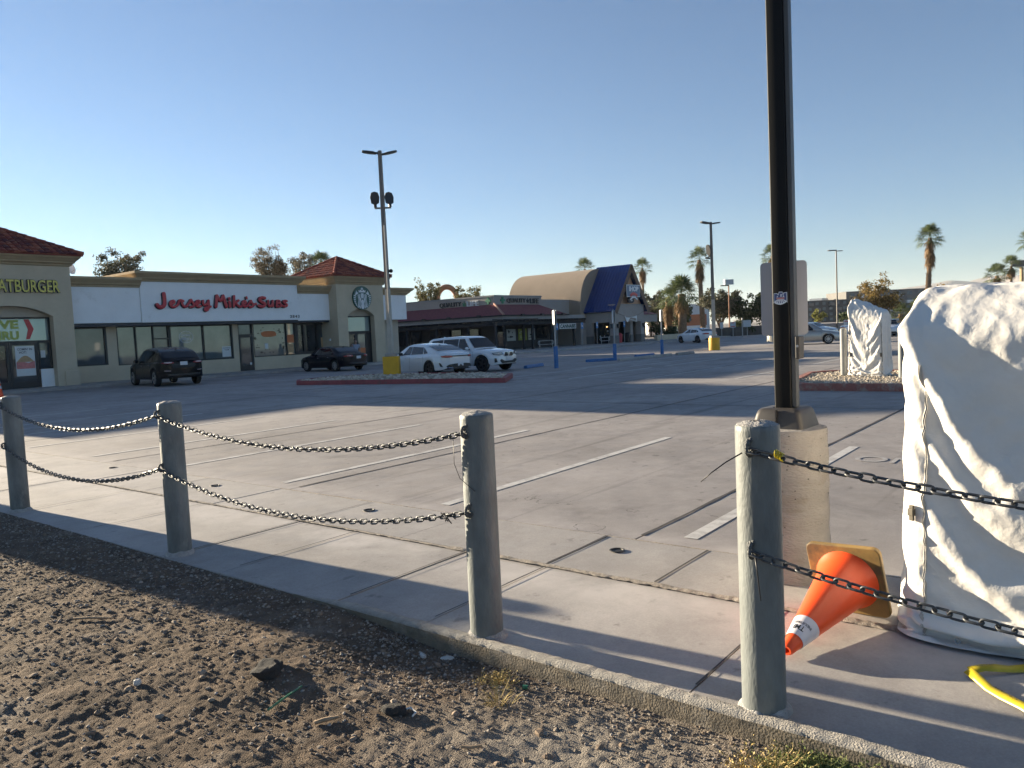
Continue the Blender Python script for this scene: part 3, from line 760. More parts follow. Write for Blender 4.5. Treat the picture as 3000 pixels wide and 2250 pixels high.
# ================================================================ white tarpaulin covers
def tarp_mat():
    m = pm("white_tarpaulin", (.70, .675, .635), rough=.55, var=.06, vs=4, spec=.35, dirt=(.56, .53, .49), ds=2.2, dt=(.55, .75))
    t = m.node_tree; b = t.nodes["Principled BSDF"]
    tc = nd(t, "ShaderNodeTexCoord"); n = nd(t, "ShaderNodeTexNoise"); n.inputs["Scale"].default_value = 16; n.inputs["Detail"].default_value = 5; n.inputs["Distortion"].default_value = .3
    t.links.new(tc.outputs["Object"], n.inputs["Vector"])
    w_ = nd(t, "ShaderNodeTexWave"); w_.inputs["Scale"].default_value = 190; t.links.new(tc.outputs["Object"], w_.inputs["Vector"])
    ad = nd(t, "ShaderNodeMath", operation='MULTIPLY_ADD'); ad.inputs[1].default_value = .02; t.links.new(w_.outputs["Fac"], ad.inputs[0]); t.links.new(n.outputs["Fac"], ad.inputs[2])
    hs_ = ad.outputs[0]
    dn = nd(t, "ShaderNodeTexNoise"); dn.inputs["Scale"].default_value = 3.; dn.inputs["Detail"].default_value = 3; t.links.new(tc.outputs["Object"], dn.inputs["Vector"])
    dm = nd(t, "ShaderNodeVectorMath", operation='SCALE'); dm.inputs[3].default_value = .35; t.links.new(dn.outputs["Color"], dm.inputs[0])
    dv_ = nd(t, "ShaderNodeVectorMath", operation='ADD'); t.links.new(tc.outputs["Object"], dv_.inputs[0]); t.links.new(dm.outputs[0], dv_.inputs[1])
    for sc_v, am in ((5.5, 1.6), (13., .75)):
        v_ = nd(t, "ShaderNodeTexVoronoi", feature='F1'); v_.inputs["Scale"].default_value = sc_v; t.links.new(dv_.outputs[0], v_.inputs["Vector"])
        ms = nd(t, "ShaderNodeMapRange"); ms.inputs[1].default_value = .42; ms.inputs[2].default_value = .62; ms.inputs[3].default_value = .1*am; ms.inputs[4].default_value = am; t.links.new(dn.outputs["Fac"], ms.inputs[0])
        ma = nd(t, "ShaderNodeMath", operation='MULTIPLY_ADD'); t.links.new(v_.outputs["Distance"], ma.inputs[0]); t.links.new(ms.outputs[0], ma.inputs[1]); t.links.new(hs_, ma.inputs[2]); hs_ = ma.outputs[0]
    bp = nd(t, "ShaderNodeBump"); bp.inputs["Strength"].default_value = .30; bp.inputs["Distance"].default_value = .02
    t.links.new(hs_, bp.inputs["Height"]); t.links.new(bp.outputs[0], b.inputs["Normal"])
    return m
M['tarp'] = tarp_mat()
M['seam'] = pm("tarpaulin_seam", (.42, .40, .36), rough=.7, var=.2, vs=40)
M['strap'] = pm("olive_strap_buckle", (.10, .085, .06), rough=.6, var=.3, vs=30)
def lnoise(x, y, seed=0):
    """piecewise linear noise on a triangle lattice: flat facets with sharp creases"""
    q = (x+y)*.366; i = np.floor(x+q); j = np.floor(y+q)
    def h(a, b_):
        n = (a.astype(np.int64)*374761393+b_.astype(np.int64)*668265263+seed*974634777) & 0xffffffff
        n = ((n ^ (n >> 13))*1274126177) & 0xffffffff
        return ((n ^ (n >> 16)) & 0xffff)/65535.
    fx = (x+q)-i; fy = (y+q)-j; up_ = fx > fy
    mx_ = np.maximum(fx, fy); mn = np.minimum(fx, fy)
    return h(i, j)*(1-mx_)+h(i+up_, j+(~up_))*(mx_-mn)+h(i+1, j+1)*mn
# a draped cover: a loose cloth box is settled over a padded box with the cloth solver, then kept as plain mesh points
NX_, NY_, NS_ = 34, 40, 56
NU_ = 2*(NX_+NY_)
def drape(frames=46, bend=1.0, slack=1.0):
    import bmesh
    r_ = np.random.default_rng(3)
    a, b_, h1, h2 = .40, .475, 1.36, 1.57
    prof = [(-a, 0), (-a, h1), (-a+.20, h2-.03), (a-.05, h2), (a, h2-.1), (a, 0)]; n = len(prof)
    m = MB(); m.prism(prof, lambda x, z, d: (x, d, z), -b_, b_); c = m.build('drape_form', M['tarp'])
    bm = bmesh.new(); bm.from_mesh(c.data); bmesh.ops.recalc_face_normals(bm, faces=bm.faces); bmesh.ops.bevel(bm, geom=bm.edges[:], offset=.03, segments=2, affect='EDGES'); bm.to_mesh(c.data); bm.free()
    c.modifiers.new('collision', 'COLLISION'); c.collision.thickness_outer = .012; c.collision.cloth_friction = 12
    g = MB().poly([(-5, -5, 0), (5, -5, 0), (5, 5, 0), (-5, 5, 0)]).build('drape_floor', M['tarp'])
    g.modifiers.new('collision', 'COLLISION'); g.collision.thickness_outer = .006; g.collision.cloth_friction = 30
    A, B = a+.06, b_+.065; zt_ = 1.645
    per = [(-A, B-2*B*k/NY_) for k in range(NY_)]+[(-A+2*A*k/NX_, -B) for k in range(NX_)]+[(A, -B+2*B*k/NY_) for k in range(NY_)]+[(A-2*A*k/NX_, B) for k in range(NX_)]
    V = []
    for k in range(NS_):
        z = .012+(zt_-.012)*k/NS_; fl_ = 1+.035*(1-k/NS_)**2
        for (x, y) in per: V.append((x*fl_+r_.normal(0, .0024), y*fl_+r_.normal(0, .0024), z))
    for i in range(NX_+1):
        for j in range(NY_+1): V.append((-A+2*A*i/NX_, B-2*B*j/NY_, zt_+r_.normal(0, .0012)))
    m = MB(); m.add(V, tarp_faces()); o = m.build('drape_cloth', M['tarp'])
    md = o.modifiers.new('cloth', 'CLOTH'); q = md.settings
    q.quality = 8; q.mass = .4; q.tension_stiffness = 30; q.compression_stiffness = 30; q.shear_stiffness = 12; q.bending_model = 'ANGULAR'; q.bending_stiffness = bend
    q.tension_damping = 8; q.compression_damping = 8; q.shear_damping = 8; q.bending_damping = .8; q.air_damping = 2
    md.collision_settings.distance_min = .008; md.collision_settings.collision_quality = 3; md.collision_settings.use_self_collision = True; md.collision_settings.self_distance_min = .006
    md.point_cache.frame_end = 60
    for f in range(1, frames+1): scene.frame_set(f)
    ev = o.evaluated_get(bpy.context.evaluated_depsgraph_get())
    P = np.array([v.co[:] for v in ev.data.vertices])
    for q in (o, c, g): bpy.data.objects.remove(q)
    scene.frame_set(1)
    return P
def tarp_faces():
    g0 = NS_*NU_; gi = lambda i, j: g0+i*(NY_+1)+j
    edge = [gi(0, k) for k in range(NY_)]+[gi(k, NY_) for k in range(NX_)]+[gi(NX_, NY_-k) for k in range(NY_)]+[gi(NX_-k, 0) for k in range(NX_)]
    rows = [[k*NU_+i for i in range(NU_)] for k in range(NS_)]+[edge]; F = []
    for k in range(NS_):
        for i in range(NU_): F.append((rows[k][i], rows[k][(i+1) % NU_], rows[k+1][(i+1) % NU_], rows[k+1][i]))
    for i in range(NX_):
        for j in range(NY_): F.append((gi(i, j), gi(i, j+1), gi(i+1, j+1), gi(i+1, j)))
    return F
DRAPED = drape()
def tarp(name, label, loc, rz, sc=(1, 1, 1), slant=0., seed=0, crinkle=.004):
    F = tarp_faces(); V = DRAPED.copy()
    # small sharp crinkles in patches
    ang = np.arctan2(V[:, 1], V[:, 0])*.55; patch = np.clip((fbm(ang*2.2+seed, V[:, 2]*2.0, 2, seed+4)-.42)*5, 0, 1)
    rad_ = np.hypot(V[:, 0], V[:, 1])+1e-6
    d = crinkle*(lnoise(ang*13+V[:, 2]*4, V[:, 2]*12-ang*3, seed+1)-.5)*(.3+1.5*patch)
    d = d + crinkle*.5*(lnoise(ang*27-V[:, 2]*6, V[:, 2]*25+ang*5, seed+2)-.5)*patch*1.6
    topw = np.clip((V[:, 2]-1.45)/.08, 0, 1)
    V[:, 0] += V[:, 0]/rad_*d*(1-topw); V[:, 1] += V[:, 1]/rad_*d*(1-topw)
    V[:, 2] += topw*crinkle*3.2*(lnoise(V[:, 0]*11+V[:, 1]*3, V[:, 1]*9, seed+7)-.5)
    V[:, 2] *= 1+slant*V[:, 1]*np.clip(V[:, 2]/1.5, 0, 1)**2
    V = V*np.array(sc)
    if sc[1] < 0: F = [f[::-1] for f in F]
    t = empty(name, label, 'tarpaulin', loc, rz, 'white tarpaulin covers over equipment')
    m = MB(); m.add(V.tolist(), F); o = m.build('cover', M['tarp'], t, smooth=180, local=True)
    sb = o.modifiers.new("smooth", 'SUBSURF'); sb.levels = 1; sb.render_levels = 1
    return t, V
def seam_at(V, t, idx, name, off=.006, wd=.008, k0=1, k1=51, mat=None):
    m = MB(); rows = []
    for k in range(k0, k1):
        p = V[k*NU_+idx]; q = V[k*NU_+(idx+1) % NU_]-V[k*NU_+(idx-1) % NU_]; q /= (np.linalg.norm(q)+1e-6)
        o = np.array([q[1], -q[0], 0])
        if o[:2] @ p[:2] < 0: o = -o
        o /= np.linalg.norm(o)+1e-6
        rows.append([tuple(p-o*.006-q*wd), tuple(p+o*off-q*wd*.5), tuple(p+o*off*.5), tuple(p+o*off*1.25+q*wd*.4), tuple(p-o*.006+q*wd)])
    m.grid(rows); return m.build(name, mat or M['seam'], t, smooth=60, local=True)
big, P = tarp('tarpaulin_cover', 'large crumpled white tarpaulin cover at the right edge, beside the fallen cone', (4.19, .255, 0), R(0), (1, 1, 1.0), seed=2, crinkle=.010)
seam_at(P, big, 4, 'seam')
pb = P[26*NU_+2]; bk = MB(); m_ = Matrix.Translation(Vector(pb)+Vector((-.016, .006, 0))) @ Matrix.Rotation(R(-25), 4, 'Z')
bk.box((-.006, -.011, -.035), (.006, .011, .035), m_); bk.box((-.012, -.014, -.012), (.008, .014, .02), m_); bk.build('buckle', M['strap'], big, bevel=.003, local=True)
gr = MB(); pg = P[2*NU_+9]
gr.lathe([(.014, .0), (.013, .004), (.007, .004), (.006, 0)], 14, Matrix.Translation(Vector(pg)+Vector((-.012, 0, .015))) @ Matrix.Rotation(-PI/2, 4, 'Y')); gr.build('grommet', M['aluminium'], big, local=True)
small, P2 = tarp('tarpaulin_cover', 'smaller white tarpaulin cover wrapped round a box on the far kerbed island', (18.75, 4.42, .11), R(-7), (.58, -.74, 1.02), -.20, seed=9, crinkle=.016)
M['seam_dark'] = pm("dark_piping", (.10, .095, .08), rough=.7, var=.2)
seam_at(P2, small, 38, 'seam', wd=.014, mat=M['seam_dark']); seam_at(P2, small, 1, 'seam', wd=.007, mat=M['seam_dark'])
for idx in (36, 2):
    b = MB(); pb = P2[23*NU_+idx]; b.cbox((pb[0]-.014, pb[1], pb[2]), (.03, .035, .09)); b.build('buckle', M['black_plastic'], small, bevel=.004, local=True)
# bollards beside the far cover, and the island they stand on
M['grey_bollard'] = pm("grey_bollard_paint", (.155, .165, .17), rough=.55, var=.15, vs=6)
for x, y, l in ((18.78, 4.98, 'grey round bollard left of the small white tarpaulin'), (18.12, 3.62, 'grey round bollard right of the small white tarpaulin, partly hidden by the big one')):
    b = MB(); b.lathe([(.075, .1), (.075, 1.16), (.068, 1.19), (.045, 1.215), (0, 1.225)], 20, Matrix.Translation((x, y, 0)))
    tag(b.build('bollard', M['grey_bollard'], smooth=50), l, 'bollard', 'grey bollards round the far white tarpaulin')
M['red_kerb'] = pm("worn_red_kerb_paint", (.30, .11, .085), rough=.8, var=.2, vs=4, dirt=(.33, .27, .23), ds=5, dt=(.50, .66), bump=.6, bs=60)
M['red_kerb2'] = pm("dark_red_kerb_paint", (.24, .055, .06), rough=.75, var=.2, vs=3, dirt=(.13, .075, .075), ds=4, dt=(.55, .7), bump=.6, bs=60)
M['island_soil'] = pm("island_gravel_bed", (.30, .255, .20), rough=.95, var=.35, vs=12, bump=2, bs=60)
M['island_stone'] = gravel_mat("island_stones", [(.42, .36, .28), (.50, .43, .34), (.34, .29, .23), (.56, .50, .42)])
def island(outline, mat, soil, n_st, seed, szr, dens=None, label=''):
    cx_ = sum(p[0] for p in outline)/len(outline); cy_ = sum(p[1] for p in outline)/len(outline)
    inn = []
    for x, y in outline:
        d = math.hypot(x-cx_, y-cy_); k = (d-.17)/d; inn.append((cx_+(x-cx_)*k, cy_+(y-cy_)*k))
    m = MB(); n = len(outline)
    rows = [[(x, y, -.05) for x, y in outline], [(x, y, .13) for x, y in outline]]
    sm_ = [((a[0]*.85+b_[0]*.15), (a[1]*.85+b_[1]*.15), .15) for a, b_ in zip(outline, inn)]
    rows += [sm_, [(x, y, .15) for x, y in inn], [(x, y, .05) for x, y in inn]]
    vs = [p for r_ in rows for p in r_]
    m.add(vs, [(i*n+j, i*n+(j+1) % n, (i+1)*n+(j+1) % n, (i+1)*n+j) for i in range(4) for j in range(n)])
    tag(m.build('kerb', mat, smooth=30), kind='structure')
    m = MB(); m.poly([(x, y, .115) for x, y in inn]); tag(m.build('island_bed', soil), kind='structure')
    r_ = np.random.default_rng(seed)
    xs = r_.uniform(min(p[0] for p in inn), max(p[0] for p in inn), n_st*3); ys = r_.uniform(min(p[1] for p in inn), max(p[1] for p in inn), n_st*3)
    ok = np.ones(len(xs), bool)
    for i in range(n):
        a, b_ = inn[i], inn[(i+1) % n]
        ok &= ((b_[0]-a[0])*(ys-a[1])-(b_[1]-a[1])*(xs-a[0])) > 0
    if dens is not None: ok &= r_.uniform(0, 1, len(xs)) < dens(xs, ys)
    xs, ys = xs[ok][:n_st], ys[ok][:n_st]; sz_ = r_.uniform(*szr, len(xs))
    V, F = stones(xs, ys, .115+sz_*.3, sz_, r_)
    tag(np_mesh('gravel', V, F, M['island_stone']), label, 'gravel', kind='stuff')
def capsule(x0, y0, x1, y1, r_, n=10):
    d = Vector((x1-x0, y1-y0)).normalized(); a0 = math.atan2(d.y, d.x); o = []
    for k in range(n+1):
        a = a0-PI/2+PI*k/n; o.append((x1+r_*math.cos(a), y1+r_*math.sin(a)))
    for k in range(n+1):
        a = a0+PI/2+PI*k/n; o.append((x0+r_*math.cos(a), y0+r_*math.sin(a)))
    return o
island([(16.05, -8), (20.3, -8), (20.3, 5.7), (19.7, 6.1), (16.6, 5.6), (16.05, 5.1)], M['red_kerb'], M['island_soil'], 5200, 3, (.014, .03), label='small tan gravel in the kerbed island under the far white tarpaulin')
island([(17.75, 14.2), (19.9, 15.6), (20.5, 17.5), (20.6, 20.0), (19.9, 22.2), (18.3, 23.4), (17.0, 23.2), (16.4, 22.4)], M['red_kerb2'], M['island_soil'], 1500, 5, (.03, .07), lambda x, y: np.clip(.15+1.3*(np.exp(-((y-21.7)/1.1)**2)+np.exp(-((y-16.3)/1.5)**2)), 0, 1), label='pale stones scattered on the red-kerbed island under the floodlight pole')
# ================================================================ debris on the dirt
M['asph'] = pm("asphalt_lump", (.085, .08, .075), rough=.95, var=.35, vs=25, bump=2.5, bs=90, dirt=(.2, .165, .13), ds=14, dt=(.52, .7))
def rock(name, x, y, sx, sy, sz, rz, mat, label, cat, seed, group=None, sub=3, rough_=.22):
    import bmesh
    bm = bmesh.new(); bmesh.ops.create_icosphere(bm, subdivisions=sub, radius=1)
    for v in bm.verts:
        n = mnoise.noise(v.co*1.3+Vector((seed, 0, 0)))+.5*mnoise.noise(v.co*3.1+Vector((0, seed, 0)))
        v.co *= 1+rough_*n*1.6
        v.co.z = max(v.co.z, -.45); v.co.z = min(v.co.z, .75+.2*n)
    me = bpy.data.meshes.new(name); bm.to_mesh(me); bm.free(); me.materials.append(mat)
    o = bpy.data.objects.new(name, me); col.objects.link(o); o.scale = (sx, sy, sz)
    z = float(dirt_height(np.array([x]), np.array([y]))[0]) if x < 2.65 else 0
    o.location = (x, y, z+sz*.38); o.rotation_euler = (0, 0, rz); return tag(o, label, cat, group)
rock('asphalt_lump', 1.93, 2.98, .088, .062, .036, .6, M['asph'], 'dark broken lump of asphalt lying in the middle of the dirt', 'rubble', 3)
rock('asphalt_lump', 2.02, 2.26, .052, .036, .024, 2.1, M['asph'], 'small dark brick-like lump of asphalt beside the white plastic scrap', 'rubble', 8)
M['pale_stone'] = pm("pale_stone", (.50, .475, .44), rough=.85, var=.15, vs=20)
rock('pebble', 1.545, 3.39, .020, .018, .019, 1, M['pale_stone'], 'round white pebble standing alone on the dirt at the left', 'pebble', 5, sub=2, rough_=.08)
for i, (x, y, s) in enumerate(((2.54, 2.62, .030), (2.585, 2.50, .034))):
    rock('stone', x, y, s, s*.5, s*.4, 1.1+i, M['pale_stone'], ['flat pale stone against the slab edge left of the middle post', 'flat pale stone against the slab edge nearest the middle post'][i], 'stone', 11+i, 'flat stones by the slab edge', 2)
def stick(pts, r_, mat, label, cat, name='stick', group=None):
    m = MB(); p3 = []
    for x, y in pts:
        z = float(dirt_height(np.array([x]), np.array([y]))[0]); p3.append((x, y, z+.012))
    m.tube(p3, r_, 6); return tag(m.build(name, mat, smooth=60), label, cat, group)
M['wood'] = pm("weathered_wood", (.30, .215, .14), rough=.9, var=.25, vs=30)
M['green_plastic'] = pm("green_plastic", (.03, .16, .085), rough=.4, var=.15)
M['white_plastic'] = pm("white_plastic", (.62, .62, .6), rough=.4, var=.1)
stick([(1.735, 4.50), (1.79, 4.42), (1.86, 4.31)], [.006, .007, .004], M['wood'], 'thin straight brown twig on the dirt at the left', 'stick')
stick([(1.78, 2.46), (1.815, 2.44), (1.86, 2.41)], [.008, .009, .006], M['wood'], 'short brown bark stick below the green straw', 'stick')
stick([(1.66, 7.1), (1.74, 6.95)], .008, M['wood'], 'pale twig on the shaded dirt near the left frame edge', 'stick')
stick([(1.74, 2.705), (1.83, 2.72), (1.93, 2.735)], .0045, M['green_plastic'], 'thin green plastic straw lying on the dirt', 'straw', 'straw')
stick([(2.03, 2.17), (2.06, 2.18), (2.07, 2.22), (2.02, 2.24)], .004, M['white_plastic'], 'curled white plastic scrap on the gravel', 'litter', 'plastic_scrap')
stick([(1.97, 1.86), (1.985, 1.83), (2.02, 1.805)], .006, M['wood'], 'bent dry twig on the gravel near the bottom', 'stick')
stick([(2.50, 1.985), (2.51, 1.965)], .009, M['green_plastic'], 'tiny green plastic cap in the gravel by the slab', 'litter', 'plastic_scrap')
# ---- weeds: thin stems with small leaves
M['weed_dry'] = gravel_mat("dry_weed", [(.46, .33, .12), (.38, .30, .12), (.55, .42, .2), (.3, .24, .09)])
M['weed_green'] = gravel_mat("green_weed", [(.10, .13, .04), (.15, .18, .06), (.20, .21, .09), (.08, .10, .035)])
def weeds(x, y, n, spread, h_, mat, label, seed, leaf=1, name='weed_tuft', sx=1., grp=None):
    r_ = np.random.default_rng(seed); V = []; F = []
    def strip(p, q, wd, bend):
        m_ = (p+q)/2+bend; d = q-p; s = np.cross(d, (0, 0, 1)); s = s/(np.linalg.norm(s)+1e-6)*wd
        k = len(V); V.extend([p-s, p+s, m_-s, m_+s, q]); F.extend([(k, k+1, k+3), (k, k+3, k+2), (k+2, k+3, k+4)])
        return m_
    for i in range(n):
        a = r_.uniform(0, 2*PI); d0 = spread*r_.power(.9); bx_ = x+d0*sx*math.cos(a); by_ = y+d0*math.sin(a)
        z0 = float(dirt_height(np.array([bx_]), np.array([by_]))[0])-.004 if bx_ < 2.64 else 0
        if bx_ > 2.62: continue
        p = np.array([bx_, by_, z0]); L_ = h_*r_.uniform(.4, 1.15); a2 = a+r_.normal(0, 1.0)
        q = p+np.array([math.cos(a2)*L_*.8, math.sin(a2)*L_*.8, L_*r_.uniform(.25, .9)])
        mid = strip(p, q, .0011, np.array([r_.normal(0, .01), r_.normal(0, .01), L_*.16]))
        for k in range(int(leaf*r_.integers(3, 8))):
            t = r_.uniform(.2, 1.05); c = p+(q-p)*t+np.array([0, 0, L_*.16*(1-abs(2*t-1))])+r_.normal(0, .004, 3)
            e = r_.normal(0, 1, 3); e /= np.linalg.norm(e); g_ = np.cross(e, r_.normal(0, 1, 3)); g_ /= np.linalg.norm(g_)
            s = r_.uniform(.003, .0062); k0 = len(V)
            V.extend([c-e*s, c+g_*s*.6, c+e*s, c-g_*s*.6]); F.extend([(k0, k0+1, k0+2), (k0, k0+2, k0+3)])
    return tag(np_mesh(name, np.array(V), np.array(F), mat), label, 'weeds', grp)
weeds(2.43, .90, 420, .13, .085, M['weed_dry'], 'dry yellow straw tuft at the foot of the slab by the nearest post', 1, leaf=.5, grp='weeds at the slab edge')
weeds(2.52, .74, 900, .19, .075, M['weed_green'], 'low green weeds spreading along the slab edge at the bottom', 2, leaf=1.5, grp='weeds at the slab edge')
weeds(2.50, 2.12, 120, .09, .05, M['weed_dry'], 'small brown dried weed in the gravel below the middle post', 3, leaf=.7, grp='weeds at the slab edge')
weeds(2.33, 1.98, 60, .06, .085, M['weed_dry'], 'wiry yellow dead weed on the gravel below the middle post', 4, leaf=.15, grp='weeds at the slab edge')
# ================================================================ strip mall building
M['stucco'] = pm("tan_stucco", (.52, .44, .32), rough=.92, var=.09, vs=1.2, bump=1.0, bs=120, dirt=(.44, .37, .275), ds=1.1, dt=(.58, .8))
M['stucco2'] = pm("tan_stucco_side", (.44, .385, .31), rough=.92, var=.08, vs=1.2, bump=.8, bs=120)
M['white_stucco'] = pm("white_stucco", (.80, .80, .80), rough=.9, var=.04, vs=1.5, bump=.6, bs=120, dirt=(.62, .61, .59), ds=1.4, dt=(.6, .8))
M['cornice'] = pm("brown_foam_cornice", (.38, .285, .17), rough=.9, var=.10, vs=2, bump=.6, bs=110)
M['tile'] = None
M['navy'] = pm("dark_blue_beam", (.018, .022, .032), rough=.5, var=.2)
M['frame'] = pm("dark_bronze_frame", (.012, .014, .017), rough=.4, var=.2)
M['glass_pale'] = glassy("window_glass_with_film", (.15, .175, .175), metal=.3, var=.22, vs=.9)
M['glass_grey'] = glassy("window_glass_grey", (.075, .09, .10), metal=.3, var=.35, vs=.8)
M['glass_dark'] = glassy("window_glass_dark", (.028, .034, .040), metal=.3, var=.7, vs=1.1)
M['glass_mint'] = glassy("window_glass_mint", (.29, .36, .345), metal=.25, var=.08, vs=.7)
M['paper'] = pm("white_paper", (.58, .60, .59), rough=.6, var=.05)
M['ink'] = pm("dark_ink", (.03, .032, .04), rough=.6)
M['red_sign'] = pm("red_sign_face", (.50, .035, .045), rough=.4, var=.06, vs=3)
M['dark_return'] = pm("dark_sign_return", (.02, .022, .035), rough=.5)
M['yellow_sign'] = pm("yellow_sign_face", (.62, .53, .10), rough=.4, var=.06, vs=3)
M['green_sign'] = pm("green_sign_face", (.008, .075, .06), rough=.4, var=.1)
M['white_face'] = pm("white_sign_face", (.66, .68, .70), rough=.45, var=.04)
M['orange'] = pm("orange_poster", (.52, .15, .045), rough=.5, var=.15)
M['burger'] = pm("burger_print", (.42, .27, .14), rough=.6, var=.3, vs=12)
M['pink'] = pm("pink_print", (.52, .18, .17), rough=.6, var=.25, vs=8)
M['lime'] = pm("lime_window_paint", (.36, .40, .09), rough=.6, var=.15, vs=9)
M['steel'] = pm("brushed_steel", (.35, .36, .37), rough=.35, metal=.8, var=.1)
M['membrane'] = pm("roof_membrane", (.45, .43, .40), rough=.9)
def tile_mat(name, cols):
    m = gravel_mat(name, cols); return m
M['tile'] = tile_mat("clay_tiles", [(.20, .055, .042), (.26, .075, .052), (.155, .045, .042), (.30, .095, .062), (.12, .042, .046), (.23, .06, .047)])
sm = empty('shop_building', 'long tan and white shopping strip with two red tiled corner towers', 'building', (14.65, 35.3, 0))
FY, WY, TY = 35.9, 36.6, 35.3       # fascia, window wall, tower face
# outline of a cornice in (out, height): out = away from the wall
CORN = [(0, 0), (.07, .02), (.07, .07), (.13, .11), (.17, .13), (.17, .17), (.24, .24), (.30, .30), (.33, .32), (.33, .42), (.0, .42)]
def cornice(mb, path, z, h=.42, scale=1.0):
    """runs the profile along path (x,y points, outside to the right hand side of travel)"""
    k = h/.42; n = len(path); prof = [(o*scale, z+q*k) for o, q in CORN]
    rows = []
    for i, p in enumerate(path):
        p = Vector(p); a = (p-Vector(path[i-1])).normalized() if i else None; b_ = (Vector(path[i+1])-p).normalized() if i < n-1 else None
        na = Vector((a.y, -a.x)) if a is not None else None; nb = Vector((b_.y, -b_.x)) if b_ is not None else None
        if na is None: d = nb
        elif nb is None: d = na
        else:
            d = (na+nb); d = d/max(.2, d.length_squared)*2
        rows.append([(p.x+d.x*o, p.y+d.y*o, q) for o, q in prof])
    k_ = len(prof)
    vs = [q for r_ in rows for q in r_]
    mb.add(vs, [(i*k_+j, (i+1)*k_+j, (i+1)*k_+(j+1) % k_, i*k_+(j+1) % k_) for i in range(n-1) for j in range(k_)])
    mb.add(rows[0], [tuple(range(k_))]); mb.add(rows[-1], [tuple(range(k_-1, -1, -1))])
# --- body walls behind the fascia (with window openings cut as separate wall pieces)
def wall_with_openings(mb, x0, x1, z0, z1, y0, y1, ops):
    """ops: list of (xa, xb, za, zb) sorted by x; solid pieces between"""
    x = x0
    for xa, xb, za, zb in ops:
        if xa > x: mb.box((x, y0, z0), (xa, y1, z1))
        if za > z0: mb.box((xa, y0, z0), (xb, y1, za))
        if zb < z1: mb.box((xa, y0, zb), (xb, y1, z1))
        x = xb
    if x < x1: mb.box((x, y0, z0), (x1, y1, z1))
ops = [(15.05, 16.55, .86, 2.62), (17.0, 23.0, .80, 2.62), (23.32, 24.20, .11, 2.62), (24.215, 29.6, .80, 2.62)]
wl = MB(); wall_with_openings(wl, 14.66, 30.2, 0, 2.80, WY, WY+.22, ops); wl.build('wall', M['stucco'], sm)
# interior: a plain dark back room so the glass is not a mirror on nothing
bk_ = MB(); bk_.box((4, 41, 0), (36, 52, 4.0)); bk_.build('rear_block', M['stucco2'], sm)
rf = MB(); rf.box((4, 36.85, 3.85), (35.0, 41.2, 4.0)); rf.build('flat_roof', M['membrane'], sm)
fs_ = MB()
fs_.box((14.66, FY, 2.76), (17.88, WY+.1, 4.40)); fs_.build('fascia', M['white_stucco'], sm)
fs_ = MB(); fs_.box((17.89, FY-.06, 2.75), (26.68, WY+.1, 4.72)); raised = fs_.build('fascia', M['white_stucco'], sm)
fs_ = MB(); fs_.box((26.69, FY, 2.70), (28.95, WY+.1, 4.24)); fs_.build('fascia', M['white_stucco'], sm)
fs_ = MB(); fs_.box((32.52, FY, 2.66), (35.05, WY+.1, 4.22)); fs_.build('fascia', M['white_stucco'], sm)
pp = MB(); pp.box((17.89, 36.72, 4.0), (26.68, 40.4, 4.70)); pp.build('parapet', M['cornice'], sm)
c = MB(); cornice(c, [(14.66, FY), (17.9, FY)], 4.37, .44); c.add([], []); c.build('cornice', M['cornice'], sm, smooth=25)
c = MB(); cornice(c, [(17.89, 40.3), (17.89, FY-.06), (26.70, FY-.06), (26.70, 40.3)], 4.66, .46, 1.1); c.build('cornice', M['cornice'], sm, smooth=25)
c = MB(); cornice(c, [(26.70, FY), (29.0, FY)], 4.20, .46); c.build('cornice', M['cornice'], sm, smooth=25)
c = MB(); cornice(c, [(32.45, FY), (35.05, FY), (35.05, 38)], 4.19, .44, 1.2); c.build('cornice', M['cornice'], sm, smooth=25)
b = MB(); b.box((14.75, FY+.05, 2.60), (28.85, WY+.02, 2.745)); b.build('beam', M['navy'], sm)
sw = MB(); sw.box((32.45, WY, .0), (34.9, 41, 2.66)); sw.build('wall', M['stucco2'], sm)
# shop left of the first tower, outside the frame
lw = MB(); lw.box((4, 36.2, 0), (9.75, 41, 4.15)); lw.build('wall', M['stucco'], sm)
# --- windows
def window(x0, x1, z0, z1, y, glass, mull=(), bars=(), parent=sm, fr=.055, name='window'):
    f = MB(); d0, d1 = y-.03, y+.09
    f.box((x0, d0, z0), (x0+fr, d1, z1)); f.box((x1-fr, d0, z0), (x1, d1, z1))
    f.box((x0+fr, d0, z0), (x1-fr, d1, z0+fr)); f.box((x0+fr, d0, z1-fr), (x1-fr, d1, z1))
    for m in mull: f.box((m-fr/2, d0+.004, z0+fr), (m+fr/2, d1-.004, z1-fr))
    for a, b_, z in bars: f.box((a, d0+.007, z-fr/2), (b_, d1-.007, z+fr/2))
    o = f.build(name, M['frame'], parent)
    xs = [x0+fr*.5]+list(mull)+[x1-fr*.5]
    gl = glass if isinstance(glass, (list, tuple)) else [glass]*(len(xs)-1)
    for i in range(len(xs)-1):
        g = MB(); t_ = random.uniform(-.006, .006)
        g.poly([(xs[i], y+.05+t_, z0+.02), (xs[i+1], y+.05-t_, z0+.02), (xs[i+1], y+.056-t_, z1-.02), (xs[i], y+.056+t_, z1-.02)])
        g.build('pane', M[gl[i]], o)
    return o
YW = WY+.03
window(15.05, 16.55, .86, 2.62, YW, 'glass_grey', fr=.085)
window(17.0, 19.55, .80, 2.62, YW, ['glass_pale', 'glass_pale', 'glass_grey'], mull=(17.9, 18.75), bars=((18.78, 19.5, 1.98),))
window(19.56, 23.0, .80, 2.62, YW, ['glass_pale', 'glass_pale'], mull=(21.35,), fr=.075)
